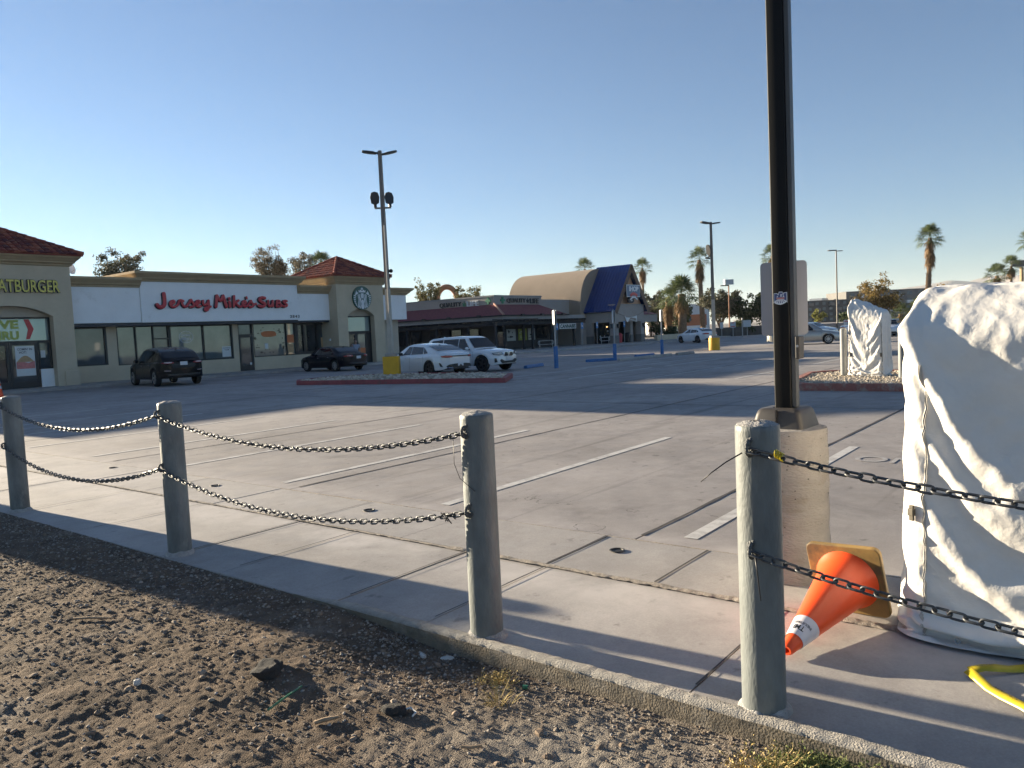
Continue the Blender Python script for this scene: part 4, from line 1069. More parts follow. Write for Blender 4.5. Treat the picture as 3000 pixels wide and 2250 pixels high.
window(24.215, 26.95, .80, 2.62, YW, ['glass_pale', 'glass_pale'], mull=(26.35,))
window(26.96, 29.6, .80, 2.62, YW, ['glass_dark', 'glass_dark', 'glass_grey'], mull=(27.55, 28.45), fr=.16)
def shop_door(x0, x1, z0, z1, y, glass='glass_grey', parent=sm, hx=None, rail=.28):
    f = MB(); s = .11
    f.box((x0, y-.025, z0), (x0+s, y+.05, z1)); f.box((x1-s, y-.025, z0), (x1, y+.05, z1))
    f.box((x0+s, y-.025, z0), (x1-s, y+.05, z0+rail)); f.box((x0+s, y-.025, z1-.12), (x1-s, y+.05, z1))
    o = f.build('door', M['frame'], parent)
    g = MB(); g.poly([(x0+s*.8, y+.02, z0+rail-.02), (x1-s*.8, y+.02, z0+rail-.02), (x1-s*.8, y+.022, z1-.1), (x0+s*.8, y+.022, z1-.1)]); g.build('pane', M[glass], o)
    hx = hx if hx is not None else x1-.13
    h = MB(); h.tube([(hx, y-.025, z0+.92), (hx, y-.075, z0+.94), (hx, y-.075, z0+1.18), (hx, y-.025, z0+1.2)], .013, 6); h.build('handle', M['frame'], o, smooth=60)
    return o
shop_door(23.34, 24.19, .115, 2.0, YW, 'glass_grey')
window(23.32, 24.20, 2.0, 2.62, YW, 'glass_grey')
# --- towers
def tower(x0, x1, y0, depth, ztop, arch, cz, ch, apex, plinth, tile_w, name):
    """square stucco tower with an arched shop front recess in its -y face"""
    y1 = y0+depth; (ax0, ax1, zs, zp) = arch
    w_ = MB()
    # front face with the arched opening, as one prism
    cx_ = (ax0+ax1)/2; half = (ax1-ax0)/2; rise = zp-zs
    rad_ = (half*half+rise*rise)/(2*rise); an = math.asin(half/rad_)
    pts = [(x0, 0), (ax0, 0), (ax0, zs)]
    for k in range(1, 16):
        a = -an+2*an*k/16; pts.append((cx_+rad_*math.sin(a), zp-rad_+rad_*math.cos(a)))
    pts += [(ax1, zs), (ax1, 0), (x1, 0), (x1, ztop), (x0, ztop)]
    w_.prism(pts, lambda a, b_, d: (a, d, b_), y0, y0+.55)
    w_.box((x0, y0+.55, 0), (x0+.25, y1, ztop)); w_.box((x1-.25, y0+.55, 0), (x1, y1, ztop)); w_.box((x0+.25, y1-.25, 0), (x1-.25, y1, ztop))
    w_.build('tower_wall', M['stucco'], sm)
    if plinth:
        for a, b_ in ((x0-.06, ax0-.28), (ax1+.28, x1+.06)):
            pl = MB(); pl.box((a, y0-.07, 0), (b_, y0-.002, .74)); pl.build('plinth', M['stucco'], sm, bevel=.02)
    # tympanum under the arch
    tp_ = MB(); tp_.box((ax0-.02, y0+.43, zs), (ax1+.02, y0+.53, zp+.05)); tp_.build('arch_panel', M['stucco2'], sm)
    c = MB(); e = [(x0, y1), (x0, y0), (x1, y0), (x1, y1)]
    cornice(c, [(x0-.003, y1), (x0-.003, y0-.003), (x1+.003, y0-.003), (x1+.003, y1)], cz, ch, 1.05); c.build('cornice', M['cornice'], sm, smooth=25)
    # tiled pyramid
    ov = .42; zx = cz+ch
    ex0, ex1, ey0, ey1 = x0-ov, x1+ov, y0-ov, y1+ov
    A = Vector(((x0+x1)/2, (y0+y1)/2, apex))
    cs = [Vector((ex0, ey0, zx)), Vector((ex1, ey0, zx)), Vector((ex1, ey1, zx)), Vector((ex0, ey1, zx))]
    r_ = MB()
    for i in range(4): r_.poly([cs[i], cs[(i+1) % 4], A-Vector((0, 0, .02))])
    r_.poly([p-Vector((0, 0, .04)) for p in cs][::-1])
    for i in range(4):
        a, b_ = cs[i], cs[(i+1) % 4]; r_.poly([a-Vector((0, 0, .04)), b_-Vector((0, 0, .04)), b_, a])
    for i in range(4):
        a, b_ = cs[i], cs[(i+1) % 4]; e_ = (b_-a); W_ = e_.length; e_ = e_/W_; mid = (a+b_)/2
        s_ = A-mid; Ls = s_.length; s_ = s_/Ls; nn = e_.cross(s_)
        nc = max(6, int(W_/tile_w)); tw = W_/nc; nr = max(5, int(Ls/(tile_w*1.45))); tl = Ls/nr
        for r_i in range(nr):
            for ci in range(nc):
                u = (ci+.5)*tw; v = r_i*tl
                lim = (W_/2)*(1-(v+tl*.5)/Ls)
                if abs(u-W_/2) > lim+tw*.15: continue
                jit = random.uniform(-.012, .012)
                base = a+e_*u+s_*(v-.02+jit)
                vs = []; k = 5
                for q, (off, rr_) in enumerate(((0, tw*.50), (tl*1.12, tw*.40))):
                    for j in range(k+1):
                        an_ = PI*j/k; vs.append(base+s_*off+e_*(rr_*math.cos(an_))+nn*(rr_*.62*math.sin(an_)+(.035 if q == 0 else .0)+.004))
                fs2 = [(j, j+1, k+1+j+1, k+1+j) for j in range(k)]
                fs2.append(tuple(range(k, -1, -1)))
                r_.add(vs, fs2)
    r_.build('tiled_roof', M['tile'], sm)
    h = MB()
    for i in range(4):
        a = cs[i]; d = A-a; n_ = int(d.length/.36)
        for k in range(n_):
            p = a+d*(k/n_)+Vector((0, 0, .06)); q = a+d*((k+1.15)/n_)+Vector((0, 0, .05))
            h.tube([p, q], [.105, .085], 8)
    h.build('hip_tiles', M['tile'], sm)
tower(9.75, 14.65, TY, 4.9, 5.2, (10.7, 13.84, 3.06, 3.50), 5.17, .45, 7.08, True, .235, 'a')
tower(28.88, 32.46, TY-.1, 3.9, 4.85, (29.62, 31.66, 2.90, 3.30), 4.72, .48, 6.45, False, .20, 'b')
# shop front of the first tower
ty = TY+.38
window(10.72, 13.82, 2.02, 3.04, ty, 'glass_mint', fr=.06)
window(13.30, 13.82, .87, 2.02, ty, 'glass_grey', fr=.06)
window(10.72, 11.10, .87, 2.02, ty, 'glass_grey', fr=.06)
lp_ = MB(); lp_.box((13.34, ty-.02, 0), (13.84, ty+.06, .868)); lp_.box((10.7, ty-.02, 0), (11.10, ty+.06, .868)); lp_.build('lower_panel', M['white_stucco'], sm)
shop_door(11.12, 12.20, .115, 2.02, ty, 'glass_dark', hx=12.05)
shop_door(12.21, 13.29, .115, 2.02, ty, 'glass_grey', hx=12.36)
ty2 = TY-.1+.38
window(29.63, 31.65, 1.94, 2.89, ty2, 'glass_mint', fr=.06, mull=())
sd_ = MB(); sd_.box((31.32, ty2-.03, .11), (31.645, ty2+.07, 1.93)); sd_.build('door_jamb', M['frame'], sm)
shop_door(29.64, 30.47, .115, 1.93, ty2, 'glass_dark', hx=30.37); shop_door(30.48, 31.31, .115, 1.93, ty2, 'glass_pale', hx=30.60)
# --- signs
s_ = MB(); add_text(s_, "FATBURGER", 11.66, 4.03, TY-.002, 2.52, .555, .10, bold=.045); s_.cur = 1
fat = empty('shop_sign', 'yellow block letters with dark edges high on the left tower', 'sign', (12.9, TY, 4.0), group='shop signs on the strip')
s_.mi = [0]*len(s_.f); s_.build('letter_returns', M['dark_return'], fat)
s_ = MB(); add_text(s_, "FATBURGER", 11.675, 4.05, TY-.103, 2.49, .515, 0, bold=.012); s_.build('letter_faces', M['yellow_sign'], fat)
# flowing red script, drawn as fat strokes
def script(strokes, x0, z0, sx, sz, y, r_, nm):
    g = empty('shop_sign', nm, 'sign', (x0, y, z0), group='shop signs on the strip')
    back = MB(); face = MB(); k = 0
    def smooth_(p, it=2):
        for _ in range(it):
            q = [p[0]]
            for a, b_ in zip(p[:-1], p[1:]):
                q += [(a[0]*.75+b_[0]*.25, a[1]*.75+b_[1]*.25), (a[0]*.25+b_[0]*.75, a[1]*.25+b_[1]*.75)]
            q.append(p[-1]); p = q
        return p
    for st_ in strokes:
        pts, wd = st_ if isinstance(st_, tuple) else (st_, 1.)
        if len(pts) > 2: pts = smooth_(pts)
        P3 = [(x0+a*sx, 0, z0+b_*sz) for a, b_ in pts]
        for mb, rr_, yy, dep in ((back, r_*1.12, y-.03, .07), (face, r_, y-.09-.0015*k, .035)):
            m_ = MB(); m_.tube([(p[0]-(.03 if mb is back else 0), 0, p[2]-(.02 if mb is back else 0)) for p in P3], [rr_*wd]*len(P3), 8)
            # round the ends
            vs = [(p[0], yy+p[1]/rr_*dep*.5, p[2]) for p in m_.v]
            mb.add(vs, m_.f)
            for e_ in (P3[0], P3[-1]):
                q = MB(); q.lathe([(0, .5), (.7, .38), (1, 0), (.7, -.38), (0, -.5)], 10)
                mb.add([(e_[0]-(.03 if mb is back else 0)+v[0]*rr_*wd, yy+v[2]*dep, e_[2]-(.02 if mb is back else 0)+v[1]*rr_*wd) for v in q.v], q.f)
        k += 1
    back.build('letter_returns', M['dark_return'], g, smooth=40); face.build('letter_faces', M['red_sign'], g, smooth=40)
# coordinates read in letter space: 0..40 across, 0..6 up
JM = [([(2.75, 5.6), (2.85, 3.5), (2.75, 1.9), (2.1, 1.15), (1.1, 1.2), (.7, 1.9)], 1.5),
 [(4.4, 2.0), (5.2, 2.3), (5.7, 3.0), (5.2, 3.35), (4.5, 2.9), (4.3, 2.0), (4.8, 1.2), (5.8, 1.25), (6.6, 2.0)],
 [(6.6, 2.0), (7.0, 3.3), (7.4, 3.5), (8.2, 3.2)], [(7.7, 3.2), (7.9, 1.9), (8.4, 1.2), (9.2, 1.5)],
 [(9.2, 1.5), (10.3, 3.3), (10.5, 3.8), (10.6, 3.3), (11.3, 2.2), (11.2, 1.3), (10.2, 1.2)],
 [(11.9, 2.1), (12.8, 2.4), (13.2, 3.0), (12.6, 3.4), (12.0, 2.9), (11.8, 2.0), (12.4, 1.2), (13.3, 1.4)],
 [(14.1, 3.3), (14.0, 2.2), (14.6, 1.7), (15.4, 2.3), (15.8, 3.4)], [(15.8, 3.4), (15.8, 1.6), (15.5, .2), (14.7, -.2), (14.4, .5), (15.2, 1.0), (16.3, 1.3)],
 ([(18.0, 1.3), (18.5, 5.1)], 1.35), ([(18.6, 5.0), (19.6, 2.9), (20.4, 5.0)], 1.2), ([(20.5, 5.1), (21.3, 1.3)], 1.35),
 ([(22.5, 1.3), (22.4, 2.9)], 1.2), ([(22.35, 4.1), (22.4, 4.15)], 1.35),
 ([(24.0, 5.0), (23.7, 1.3)], 1.15), [(25.4, 3.5), (24.1, 2.5)], [(24.3, 2.6), (25.5, 1.2), (26.1, 1.3)],
 [(26.6, 2.0), (27.5, 2.3), (27.9, 2.9), (27.3, 3.4), (26.7, 2.9), (26.5, 2.0), (27.1, 1.2), (28.2, 1.4), (29.2, 2.9)],
 ([(28.1, 4.7), (28.15, 4.2)], .9), [(29.2, 2.9), (29.5, 3.6), (29.8, 2.7), (30.3, 1.9), (30.0, 1.2), (29.0, 1.15)], [(30.2, 1.9), (31.2, 2.3)],
 ([(34.4, 4.4), (33.3, 4.7), (32.3, 4.0), (32.9, 3.1), (34.3, 2.5), (34.2, 1.5), (33.0, 1.2), (32.1, 1.6)], 1.3),
 ([(35.5, 3.4), (35.4, 2.0), (36.0, 1.25), (36.9, 1.8), (37.1, 3.4)], 1.1), ([(37.1, 3.4), (37.1, 1.3)], 1.),
 ([(38.6, 3.4), (38.4, 1.3)], 1.15), ([(38.5, 3.55), (39.6, 3.5), (39.8, 2.8), (38.6, 2.45)], .8), ([(38.6, 2.45), (40.1, 2.3), (40.0, 1.25), (38.4, 1.2)], .85),
 ([(42.2, 3.3), (41.2, 3.5), (40.9, 2.9), (42.0, 2.2), (42.3, 1.6), (41.4, 1.2), (40.6, 1.5)], 1.05)]
script(JM, 18.50, 3.30, .1745, .142, FY-.07, .060, 'red flowing script sign with dark edges on the white fascia')
nb = MB(); add_text(nb, "2843", 26.10, 2.86, FY-.066, .62, .155, .015, bold=.01, spacing=1.25); tag(nb.build('house_number', M['ink']), 'black street number in small digits low on the white fascia', 'house number')
# round green emblem with a crowned wavy-haired figure
em = empty('shop_sign', 'round green and white emblem sign on the tan tower above the arched door', 'sign', (30.72, TY-.1, 3.94), group='shop signs on the strip')
ey = TY-.1
def disc(mb, cx_, cz, r_, y0, y1, n=48):
    mb.prism([(cx_+r_*math.cos(2*PI*k/n), cz+r_*math.sin(2*PI*k/n)) for k in range(n)], lambda a, b_, d: (a, d, b_), y1, y0)
EX, EZ, ER = 30.72, 3.94, .70
d_ = MB(); disc(d_, EX, EZ, ER, ey-.005, ey-.11); d_.build('disc', M['green_sign'], em, smooth=30)
wm = MB()
def P2d(pts, y): wm.poly([(EX+a*ER, y, EZ+b_*ER) for a, b_ in pts])
def band(pts, wd, y):
    L_ = []; R_ = []
    for i, (a, b_) in enumerate(pts):
        p0 = pts[max(i-1, 0)]; p1 = pts[min(i+1, len(pts)-1)]
        t = Vector((p1[0]-p0[0], p1[1]-p0[1])).normalized(); n_ = Vector((-t.y, t.x))*wd/2
        L_.append((a+n_.x, b_+n_.y)); R_.append((a-n_.x, b_-n_.y))
    for i in range(len(pts)-1): P2d([R_[i], R_[i+1], L_[i+1], L_[i]], y)
yb = ey-.114
for sgn in (-1, 1):
    for j, (off, top) in enumerate(((.14, .02), (.235, .30), (.33, .34), (.425, .26))):
        pts = []
        for k in range(15):
            t = k/14; z_ = top-(top+.93-.05*j)*t
            if off**2+z_**2 > .88: break
            pts.append((sgn*(off+.035*math.sin(t*9+j*.4)+.03*t), z_))
        band(pts, .058, yb)
    for k in range(7):
        z_ = .18-.155*k; xo = math.sqrt(max(0, .90-z_*z_)); xi = xo-.26+.03*k
        band([(sgn*xi, z_-.05), (sgn*(xi+xo)/2, z_+.0), (sgn*xo, z_+.03)], .075, yb)
    P2d([(sgn*a, b_) for a, b_ in ((.52, .30), (.80, .22), (.62, .62), (.56, .46), (.40, .44))][::sgn], yb)
P2d([(-.10, -.93), (.10, -.93), (.15, -.6), (.10, -.2), (0, -.12), (-.10, -.2), (-.15, -.6)], yb)
P2d([(-.15, .38), (-.155, .15), (-.10, .0), (0, -.05), (.10, .0), (.155, .15), (.15, .38)], yb)
P2d([(-.34, .46), (.34, .46), (.40, .66), (.26, .58), (.20, .72), (.08, .60), (-.08, .60), (-.20, .72), (-.26, .58), (-.40, .66)], yb-.0002)
star = []
for k in range(10):
    a = PI/2+k*PI/5; r_ = .16 if k % 2 == 0 else .07; star.append((r_*math.cos(a), .76+r_*math.sin(a)))
P2d(star, yb-.0005)
ring = [(.955*math.cos(2*PI*k/60), .955*math.sin(2*PI*k/60)) for k in range(61)]
wm.build('emblem', M['white_face'], em)
fm = MB(); 
for pts in ([(-.11, .24), (-.03, .22), (-.03, .25), (-.11, .275)], [(.03, .22), (.11, .24), (.11, .275), (.03, .25)], [(-.04, .06), (.04, .06), (.02, .035), (-.02, .035)], [(.01, .22), (.03, .11), (-.005, .11)]):
    fm.poly([(EX+a*ER, yb-.002, EZ+b_*ER) for a, b_ in pts])
fm.build('emblem_lines', M['green_sign'], em)
# window posters and lettering
def poster(name, label, x0, x1, z0, z1, y, mat, cat='poster', group=None):
    p = MB(); p.box((x0, y-.004, z0), (x1, y, z1)); return tag(p.build(name, M[mat]), label, cat, group)
def picture(o, mat, pts, y):
    p = MB(); p.poly([(a, y, b_) for a, b_ in pts]); return p.build('print', M[mat], o)
po = poster('poster', 'white burger poster on the right-hand glass door of the left tower', 12.43, 13.16, .62, 1.86, ty+.012, 'paper')
tx_ = MB(); add_text(tx_, "COMIN' IN", 12.52, 1.68, ty+.006, .55, .10, bold=.02); add_text(tx_, "HOT!", 12.58, 1.545, ty+.006, .27, .10, bold=.02); tx_.build('lettering', M['ink'], po)
picture(po, 'burger', [(12.46+.66*(k/14), 1.20+.26*math.sin(PI*k/14)) for k in range(15)], ty+.005)
picture(po, 'pink', [(12.45, .92), (13.14, .92), (13.14, 1.24), (12.9, 1.15), (12.7, 1.22), (12.45, 1.2)], ty+.0055)
dv = MB(); add_text(dv, "DRIVE", 11.0, 2.58, ty+.045, 1.66, .36, 0, bold=.05); add_text(dv, "THRU", 11.35, 2.13, ty+.045, 1.30, .36, 0, bold=.05)
tag(dv.build('window_lettering', M['lime']), 'lime green hand-painted words on the glass above the left tower door', 'lettering')
ar = MB(); ar.poly([(a, ty+.042, b_) for a, b_ in ((12.86, 2.96), (13.06, 2.96), (13.22, 2.56), (13.04, 2.14), (12.90, 2.14), (13.0, 2.55))])
tag(ar.build('window_arrow', M['red_sign']), 'red chevron arrow on the glass above the left tower door', 'arrow')
ov_ = MB()
for k in range(48):
    a0, a1 = 2*PI*k/48, 2*PI*(k+1)/48
    ov_.poly([(20.45+.37*r_*math.cos(a), YW+.043, 2.02+.30*r_*math.sin(a)) for a, r_ in ((a0, 1), (a1, 1), (a1, .93), (a0, .93))])
add_text(ov_, "Jersey", 20.20, 2.04, YW+.043, .48, .13, bold=.02, shear=.1); add_text(ov_, "Mike's", 20.20, 1.87, YW+.043, .50, .14, bold=.02, shear=.1); add_text(ov_, "SUBS", 20.36, 1.79, YW+.043, .18, .05)
tag(ov_.build('window_decal', M['white_face']), 'white oval decal on the big window above the black car', 'decal')
po = poster('poster', 'white now-hiring notice in the lower corner of the window right of the black car', 22.38, 22.88, .92, 1.46, YW+.045, 'paper')
tx_ = MB(); add_text(tx_, "NOW HIRING", 22.43, 1.35, YW+.039, .40, .06, bold=.01); add_text(tx_, "TEAM", 22.50, 1.25, YW+.039, .26, .06, bold=.01); tx_.build('lettering', M['ink'], po)
pl_ = [(25.0+.02*math.sin(k*5)+.48*math.cos(2*PI*k/24)*(1.0), 2.03+.16*abs(math.sin(2*PI*k/24))**.5*(1 if k < 12 else -1)) for k in range(24)]
pt = MB(); pt.poly([(a+.25, YW+.044, b_) for a, b_ in pl_][::-1]); tag(pt.build('window_decal', M['orange']), 'orange rounded decal on the window right of the narrow shop door', 'decal')
dr = MB(); rr = np.random.default_rng(12)
for k in range(46):
    a = rr.uniform(0, 2*PI); q = rr.uniform(.75, 1.15); cx_ = 25.28+1.0*q*math.cos(a); cz = 1.75+.72*q*math.sin(a)
    if not (24.35 < cx_ < 26.2 and .95 < cz < 2.5): continue
    s = rr.uniform(.015, .06); dr.poly([(cx_+s*math.cos(t+k)*rr.uniform(.6, 2.2), YW+.0445, cz+s*math.sin(t+k)) for t in (0, 1.2, 2.4, 3.9, 5.1)][::-1])
tag(dr.build('window_drawing', M['glass_dark']), 'dark scribbled drawing round the orange decal on the shop window', 'drawing')
po = poster('poster', 'small white sheet taped inside the window below the orange decal', 24.95, 25.16, 1.22, 1.52, YW+.043, 'paper')
po = poster('poster', 'small white label on the narrow black shop door', 23.95, 24.07, .42, .54, YW+.012, 'paper')
po = poster('poster', 'tall orange poster at the foot of the glass door below the round green emblem', 30.64, 31.16, .42, 1.0, ty2+.013, 'orange')
po = poster('poster', 'pale menu board behind the dark window left of the tan tower', 28.75, 29.2, 1.15, 1.72, YW+.045, 'burger')
po = poster('poster', 'amber shelf seen through the narrow window right of the decals', 26.42, 26.82, .95, 1.45, YW+.045, 'burger')  # flat brown sheet at the pane
po = poster('poster', 'rust coloured board high in the narrow window right of the decals', 26.42, 26.86, 1.50, 1.95, YW+.045, 'orange')
po = poster('poster', 'white notice high in the side window right of the burger poster door', 13.40, 13.58, 1.35, 1.65, ty+.044, 'paper')
# little square fittings on the tower's side
lt_ = MB(); lt_.box((28.80, 35.9, 1.5), (28.875, 36.0, 1.62)); tag(lt_.build('wall_light', M['white_face']), 'tiny white fitting on the side of the right tower', 'light fitting')
# satellite dish on the low roof
dsh = empty('satellite_dish', 'round pale satellite dish on a post behind the left tower', 'satellite dish', (15.15, 37.4, 4.5))
m = MB(); dm = Matrix.Translation((15.46, 37.3, 5.30)) @ Matrix.Rotation(R(-60), 4, 'Z') @ Matrix.Rotation(R(75), 4, 'Y')
m.lathe([(0, 0), (.1, .01), (.2, .035), (.30, .08), (.305, .085), (.2, .045), (0, .012)], 24, dm); m.build('dish', M['white_face'], dsh, smooth=60)
m = MB(); m.tube([(15.46, 37.35, 4.0), (15.46, 37.35, 5.26)], .03, 8); m.build('mast', M['steel'], dsh)
m = MB(); m.tube([dm @ Vector((.2, 0, .05)), dm @ Vector((.12, 0, .38))], .012, 5); m.build('feed_arm', M['steel'], dsh)
# cone by the door
def upright_cone(x, y, h_, label, z0=0.):
    t = empty('traffic_cone', label, 'traffic cone', (x, y, 0))
    r0_, r1_ = h_*.19, h_*.035
    rz = lambda z: r0_+(r1_-r0_)*z/h_
    m = MB(); m.lathe([(rz(z*h_)+.001, z0+.03+z*h_) for z in (0, .2, .4, .6, .8, .985)]+[(r1_*.6, z0+.03+h_)], 20, Matrix.Translation((x, y, 0))); m.build('body', M['cone_orange'], t, smooth=40)
    for a, b_ in ((.42, .56), (.68, .80)):
        m = MB(); m.lathe([(rz(a*h_)+.004, z0+.03+a*h_), (rz(b_*h_)+.004, z0+.03+b_*h_)], 20, Matrix.Translation((x, y, 0))); m.build('collar', M['cone_white'], t, smooth=60)
    m = MB(); m.box((x-h_*.26, y-h_*.26, z0), (x+h_*.26, y+h_*.26, z0+.03)); m.build('base_plate', M['cone_orange'], t, bevel=.006)
upright_cone(10.15, 30.9, .74, 'small upright orange and white cone before the left glass doors')
# ================================================================ vehicles
def paint(name, c, rough=.25, metal=0.): return pm(name, c, rough=rough, metal=metal, var=.03, vs=2, coat=(1. if c[0] > .1 else .12), spec=(.5 if c[0] > .1 else .2))
M['p_white'] = paint("white_car_paint", (.66, .68, .70)); M['p_black'] = paint("black_car_paint", (.003, .0035, .006)); M['p_blue'] = paint("dark_blue_car_paint", (.003, .004, .010))
M['p_silver'] = paint("champagne_car_paint", (.40, .385, .355), .3, .6); M['p_grey'] = paint("grey_car_paint", (.34, .335, .32), .3, .5)
M['car_glass'] = pm("car_glass", (.006, .008, .011), rough=.03, var=.2, spec=.55, coat=0.)
M['tyre'] = pm("tyre_rubber", (.014, .014, .015), rough=.8, var=.2, vs=20)
M['rim'] = pm("alloy_rim", (.42, .43, .45), rough=.3, metal=.8, var=.1); M['rim_dark'] = pm("dark_alloy_rim", (.10, .10, .11), rough=.35, metal=.7, var=.1)
M['trim'] = pm("black_car_trim", (.012, .012, .013), rough=.5, var=.2); M['chrome'] = pm("chrome_trim", (.55, .56, .58), rough=.15, metal=1.)
M['tail_red'] = pm("tail_light_red", (.30, .012, .012), rough=.15, var=.15, spec=.8, coat=.5); M['tail_clear'] = pm("tail_light_clear", (.55, .45, .47), rough=.15, spec=.8)
M['lamp'] = pm("headlight_lens", (.42, .44, .46), rough=.1, var=.3, vs=14, spec=.9, coat=.5); M['plate'] = pm("number_plate", (.55, .57, .60), rough=.5, var=.05)
M['plate_ink'] = pm("number_plate_letters", (.09, .10, .2), rough=.5)
def interp(tab, x):
    xs = [p[0] for p in tab]; ys = [p[1] for p in tab]; return float(np.interp(x, xs, ys))
def sm_interp(tab, x):
    """smoothed table lookup"""
    d = .07; return (interp(tab, x-d)+2*interp(tab, x)+interp(tab, x+d))/4
def wheel(parent, x, y, r_, wd, side, rimmat, spokes, two=True):
    w_ = MB(); m = Matrix.Translation((x, y, r_)) @ Matrix.Rotation(-side*PI/2, 4, 'X')
    h = wd/2; rr_ = r_*.70
    w_.lathe([(rr_, -h), (r_*.93, -h), (r_*.985, -h*.75), (r_, -h*.4), (r_, h*.4), (r_*.985, h*.75), (r_*.93, h), (rr_*1.02, h*1.0), (rr_, h*.8), (rr_*.96, -h*.2)], 28, m)
    t = w_.build('wheel', M['tyre'], parent, smooth=45, local=True)
    b = MB(); b.lathe([(rr_*.99, h*.86), (rr_*.93, h*.9), (rr_*.90, h*.55), (rr_*.90, -h*.1), (0, -h*.1)], 28, m); b.build('rim_barrel', M['trim'], t, smooth=40, local=True)
    s_ = MB()
    s_.lathe([(rr_*1.0, h*.84), (rr_*.985, h*.93), (rr_*.90, h*.93), (rr_*.89, h*.7)], 28, m)
    s_.lathe([(rr_*.2, h*.55), (rr_*.19, h*.86), (0, h*.9)], 14, m)
    for k in range(spokes):
        a = 2*PI*k/spokes
        for da in ((-.16, .16) if two else (0,)):
            a0 = a+da*.5; a1 = a+da
            p0 = Vector((rr_*.14*math.cos(a0), rr_*.14*math.sin(a0), h*.82)); p1 = Vector((rr_*.93*math.cos(a1), rr_*.93*math.sin(a1), h*.84))
            d = (p1-p0).normalized(); n_ = Vector((-d.y, d.x, 0)); w0, w1 = rr_*(.075 if two else .11), rr_*(.055 if two else .075)
            vs = [p0-n_*w0, p0+n_*w0, p1+n_*w1, p1-n_*w1]; dz = Vector((0, 0, -h*.3))
            vs = [m @ v for v in vs]+[m @ (v+dz) for v in vs]
            s_.add(vs, [(0, 1, 2, 3), (0, 4, 5, 1), (1, 5, 6, 2), (2, 6, 7, 3), (3, 7, 4, 0)])
    s_.build('rim', rimmat, t, smooth=30, local=True)
    return t
def make_car(nm, label, cat, P):
    """P: dict of profile tables in car space (x forward, z up)"""
    t = empty(nm, label, cat, group=P.get('group'))
    L, W = P['L'], P['W']; xf, xr = L/2, -L/2
    wx = (P['wf'], P['wr']); rw = P['rw']; Ra = rw+.055
    zt, zb, wd = P['top'], P['bot'], P['wid']           # centre-line top of the lower body, lower edge, half width
    xs = set(np.round(np.linspace(xr, xf, 46), 3))
    for c in wx:
        for k in range(13): xs.add(round(c+Ra*math.cos(PI*k/12)*.999, 3))
    xs |= {round(v, 3) for v in P['doors']} | {round(xf-.02, 3), round(xr+.02, 3), round(xf-.06, 3), round(xr+.06, 3)}
    xs = sorted(xs)
    q = [xs[0]]
    for x in xs[1:]:
        if x-q[-1] > .012: q.append(x)
    q[-1] = xf; xs = q
    sh = P['shoulder']
    rings = []
    for x in xs:
        w_ = sm_interp(wd, x); top = sm_interp(zt, x); bot = sm_interp(zb, x); s_z = min(sm_interp(sh, x), top-.035)
        arch = None
        for c in wx:
            if abs(x-c) < Ra: arch = max(arch or 0, rw+math.sqrt(max(0, Ra**2-(x-c)**2)))
        lo = bot
        if arch: lo = max(bot, min(arch, s_z-.09))
        mid = lo+(s_z-lo)*.5
        kz = P.get('crease', .03)
        flare_ = .0
        if arch: flare_ = .022
        r_ = [(0, min(lo, bot+.0) if not arch else lo), (w_-.16, lo), (w_-.02+flare_, lo), (w_+flare_, lo+min(.05, (s_z-lo)*.2)), (w_+.006+flare_*.5, mid), (w_-.002, s_z-kz), (w_-.028, s_z), (w_*.90, s_z+(top-s_z)*.62), (w_*.70, top-.008), (w_*.35, top+.008), (0, top+.014)]
        rings.append([(x, a, b_) for a, b_ in r_])
    body = MB(); door_mb = {}; hood = MB(); under = MB(); fb = MB(); rb = MB()
    n = len(rings[0])
    def zone(x, j):
        if j <= 1: return under
        if 3 <= j <= 5 or j == 2:
            for k, (a, b_) in enumerate(zip(P['doors'][:-1], P['doors'][1:])):
                if b_ <= x <= a and j >= 2: return ('d', k)
        if x > xf-P.get('fbl', .30) and j < 6: return fb
        if x < xr+P.get('rbl', .30) and j < 5: return rb
        if j >= 7 and x > P['cowl']: return hood
        return body
    for i in range(len(rings)-1):
        xm = (xs[i]+xs[i+1])/2
        for j in range(n-1):
            z = zone(xm, j)
            for sgn in (1, -1):
                qd = [rings[i][j], rings[i+1][j], rings[i+1][j+1], rings[i][j+1]]
                qd = [(a, sgn*b_, c) for a, b_, c in qd]
                if sgn < 0: qd = qd[::-1]
                if isinstance(z, tuple):
                    mb = door_mb.setdefault((z[1], sgn), MB())
                else: mb = z
                mb.add(qd, [(0, 3, 2, 1)])
    # end caps, bowed outwards
    for i, mb, s_ in ((0, rb, -1), (len(rings)-1, fb, 1)):
        r_ = rings[i]; k = len(r_)
        for j in range(2, k-1):
            for sgn in (1, -1):
                a, b_ = r_[j], r_[j+1]
                q1 = [(a[0], sgn*a[1], a[2]), (b_[0], sgn*b_[1], b_[2]), (b_[0]+s_*.02, 0, b_[2]), (a[0]+s_*.02, 0, a[2])]
                if (sgn*s_) < 0: q1 = q1[::-1]
                mb.add(q1, [(0, 1, 2, 3)])
        a = r_[2]; mb.add([(a[0], a[1], a[2]), (a[0], -a[1], a[2]), (a[0]+s_*.02, 0, a[2])], [(0, 1, 2)])
    def weld(o):
        import bmesh
        bm = bmesh.new(); bm.from_mesh(o.data); bmesh.ops.remove_doubles(bm, verts=bm.verts, dist=.0008); bmesh.ops.recalc_face_normals(bm, faces=bm.faces); bm.to_mesh(o.data); bm.free()
        o.data.polygons.foreach_set("use_smooth", [True]*len(o.data.polygons)); o.data.set_sharp_from_angle(angle=R(42)); return o
    pt = P['paint']
    bo = weld(body.build('body', pt, t, local=True)); weld(under.build('underbody', M['trim'], t, local=True))
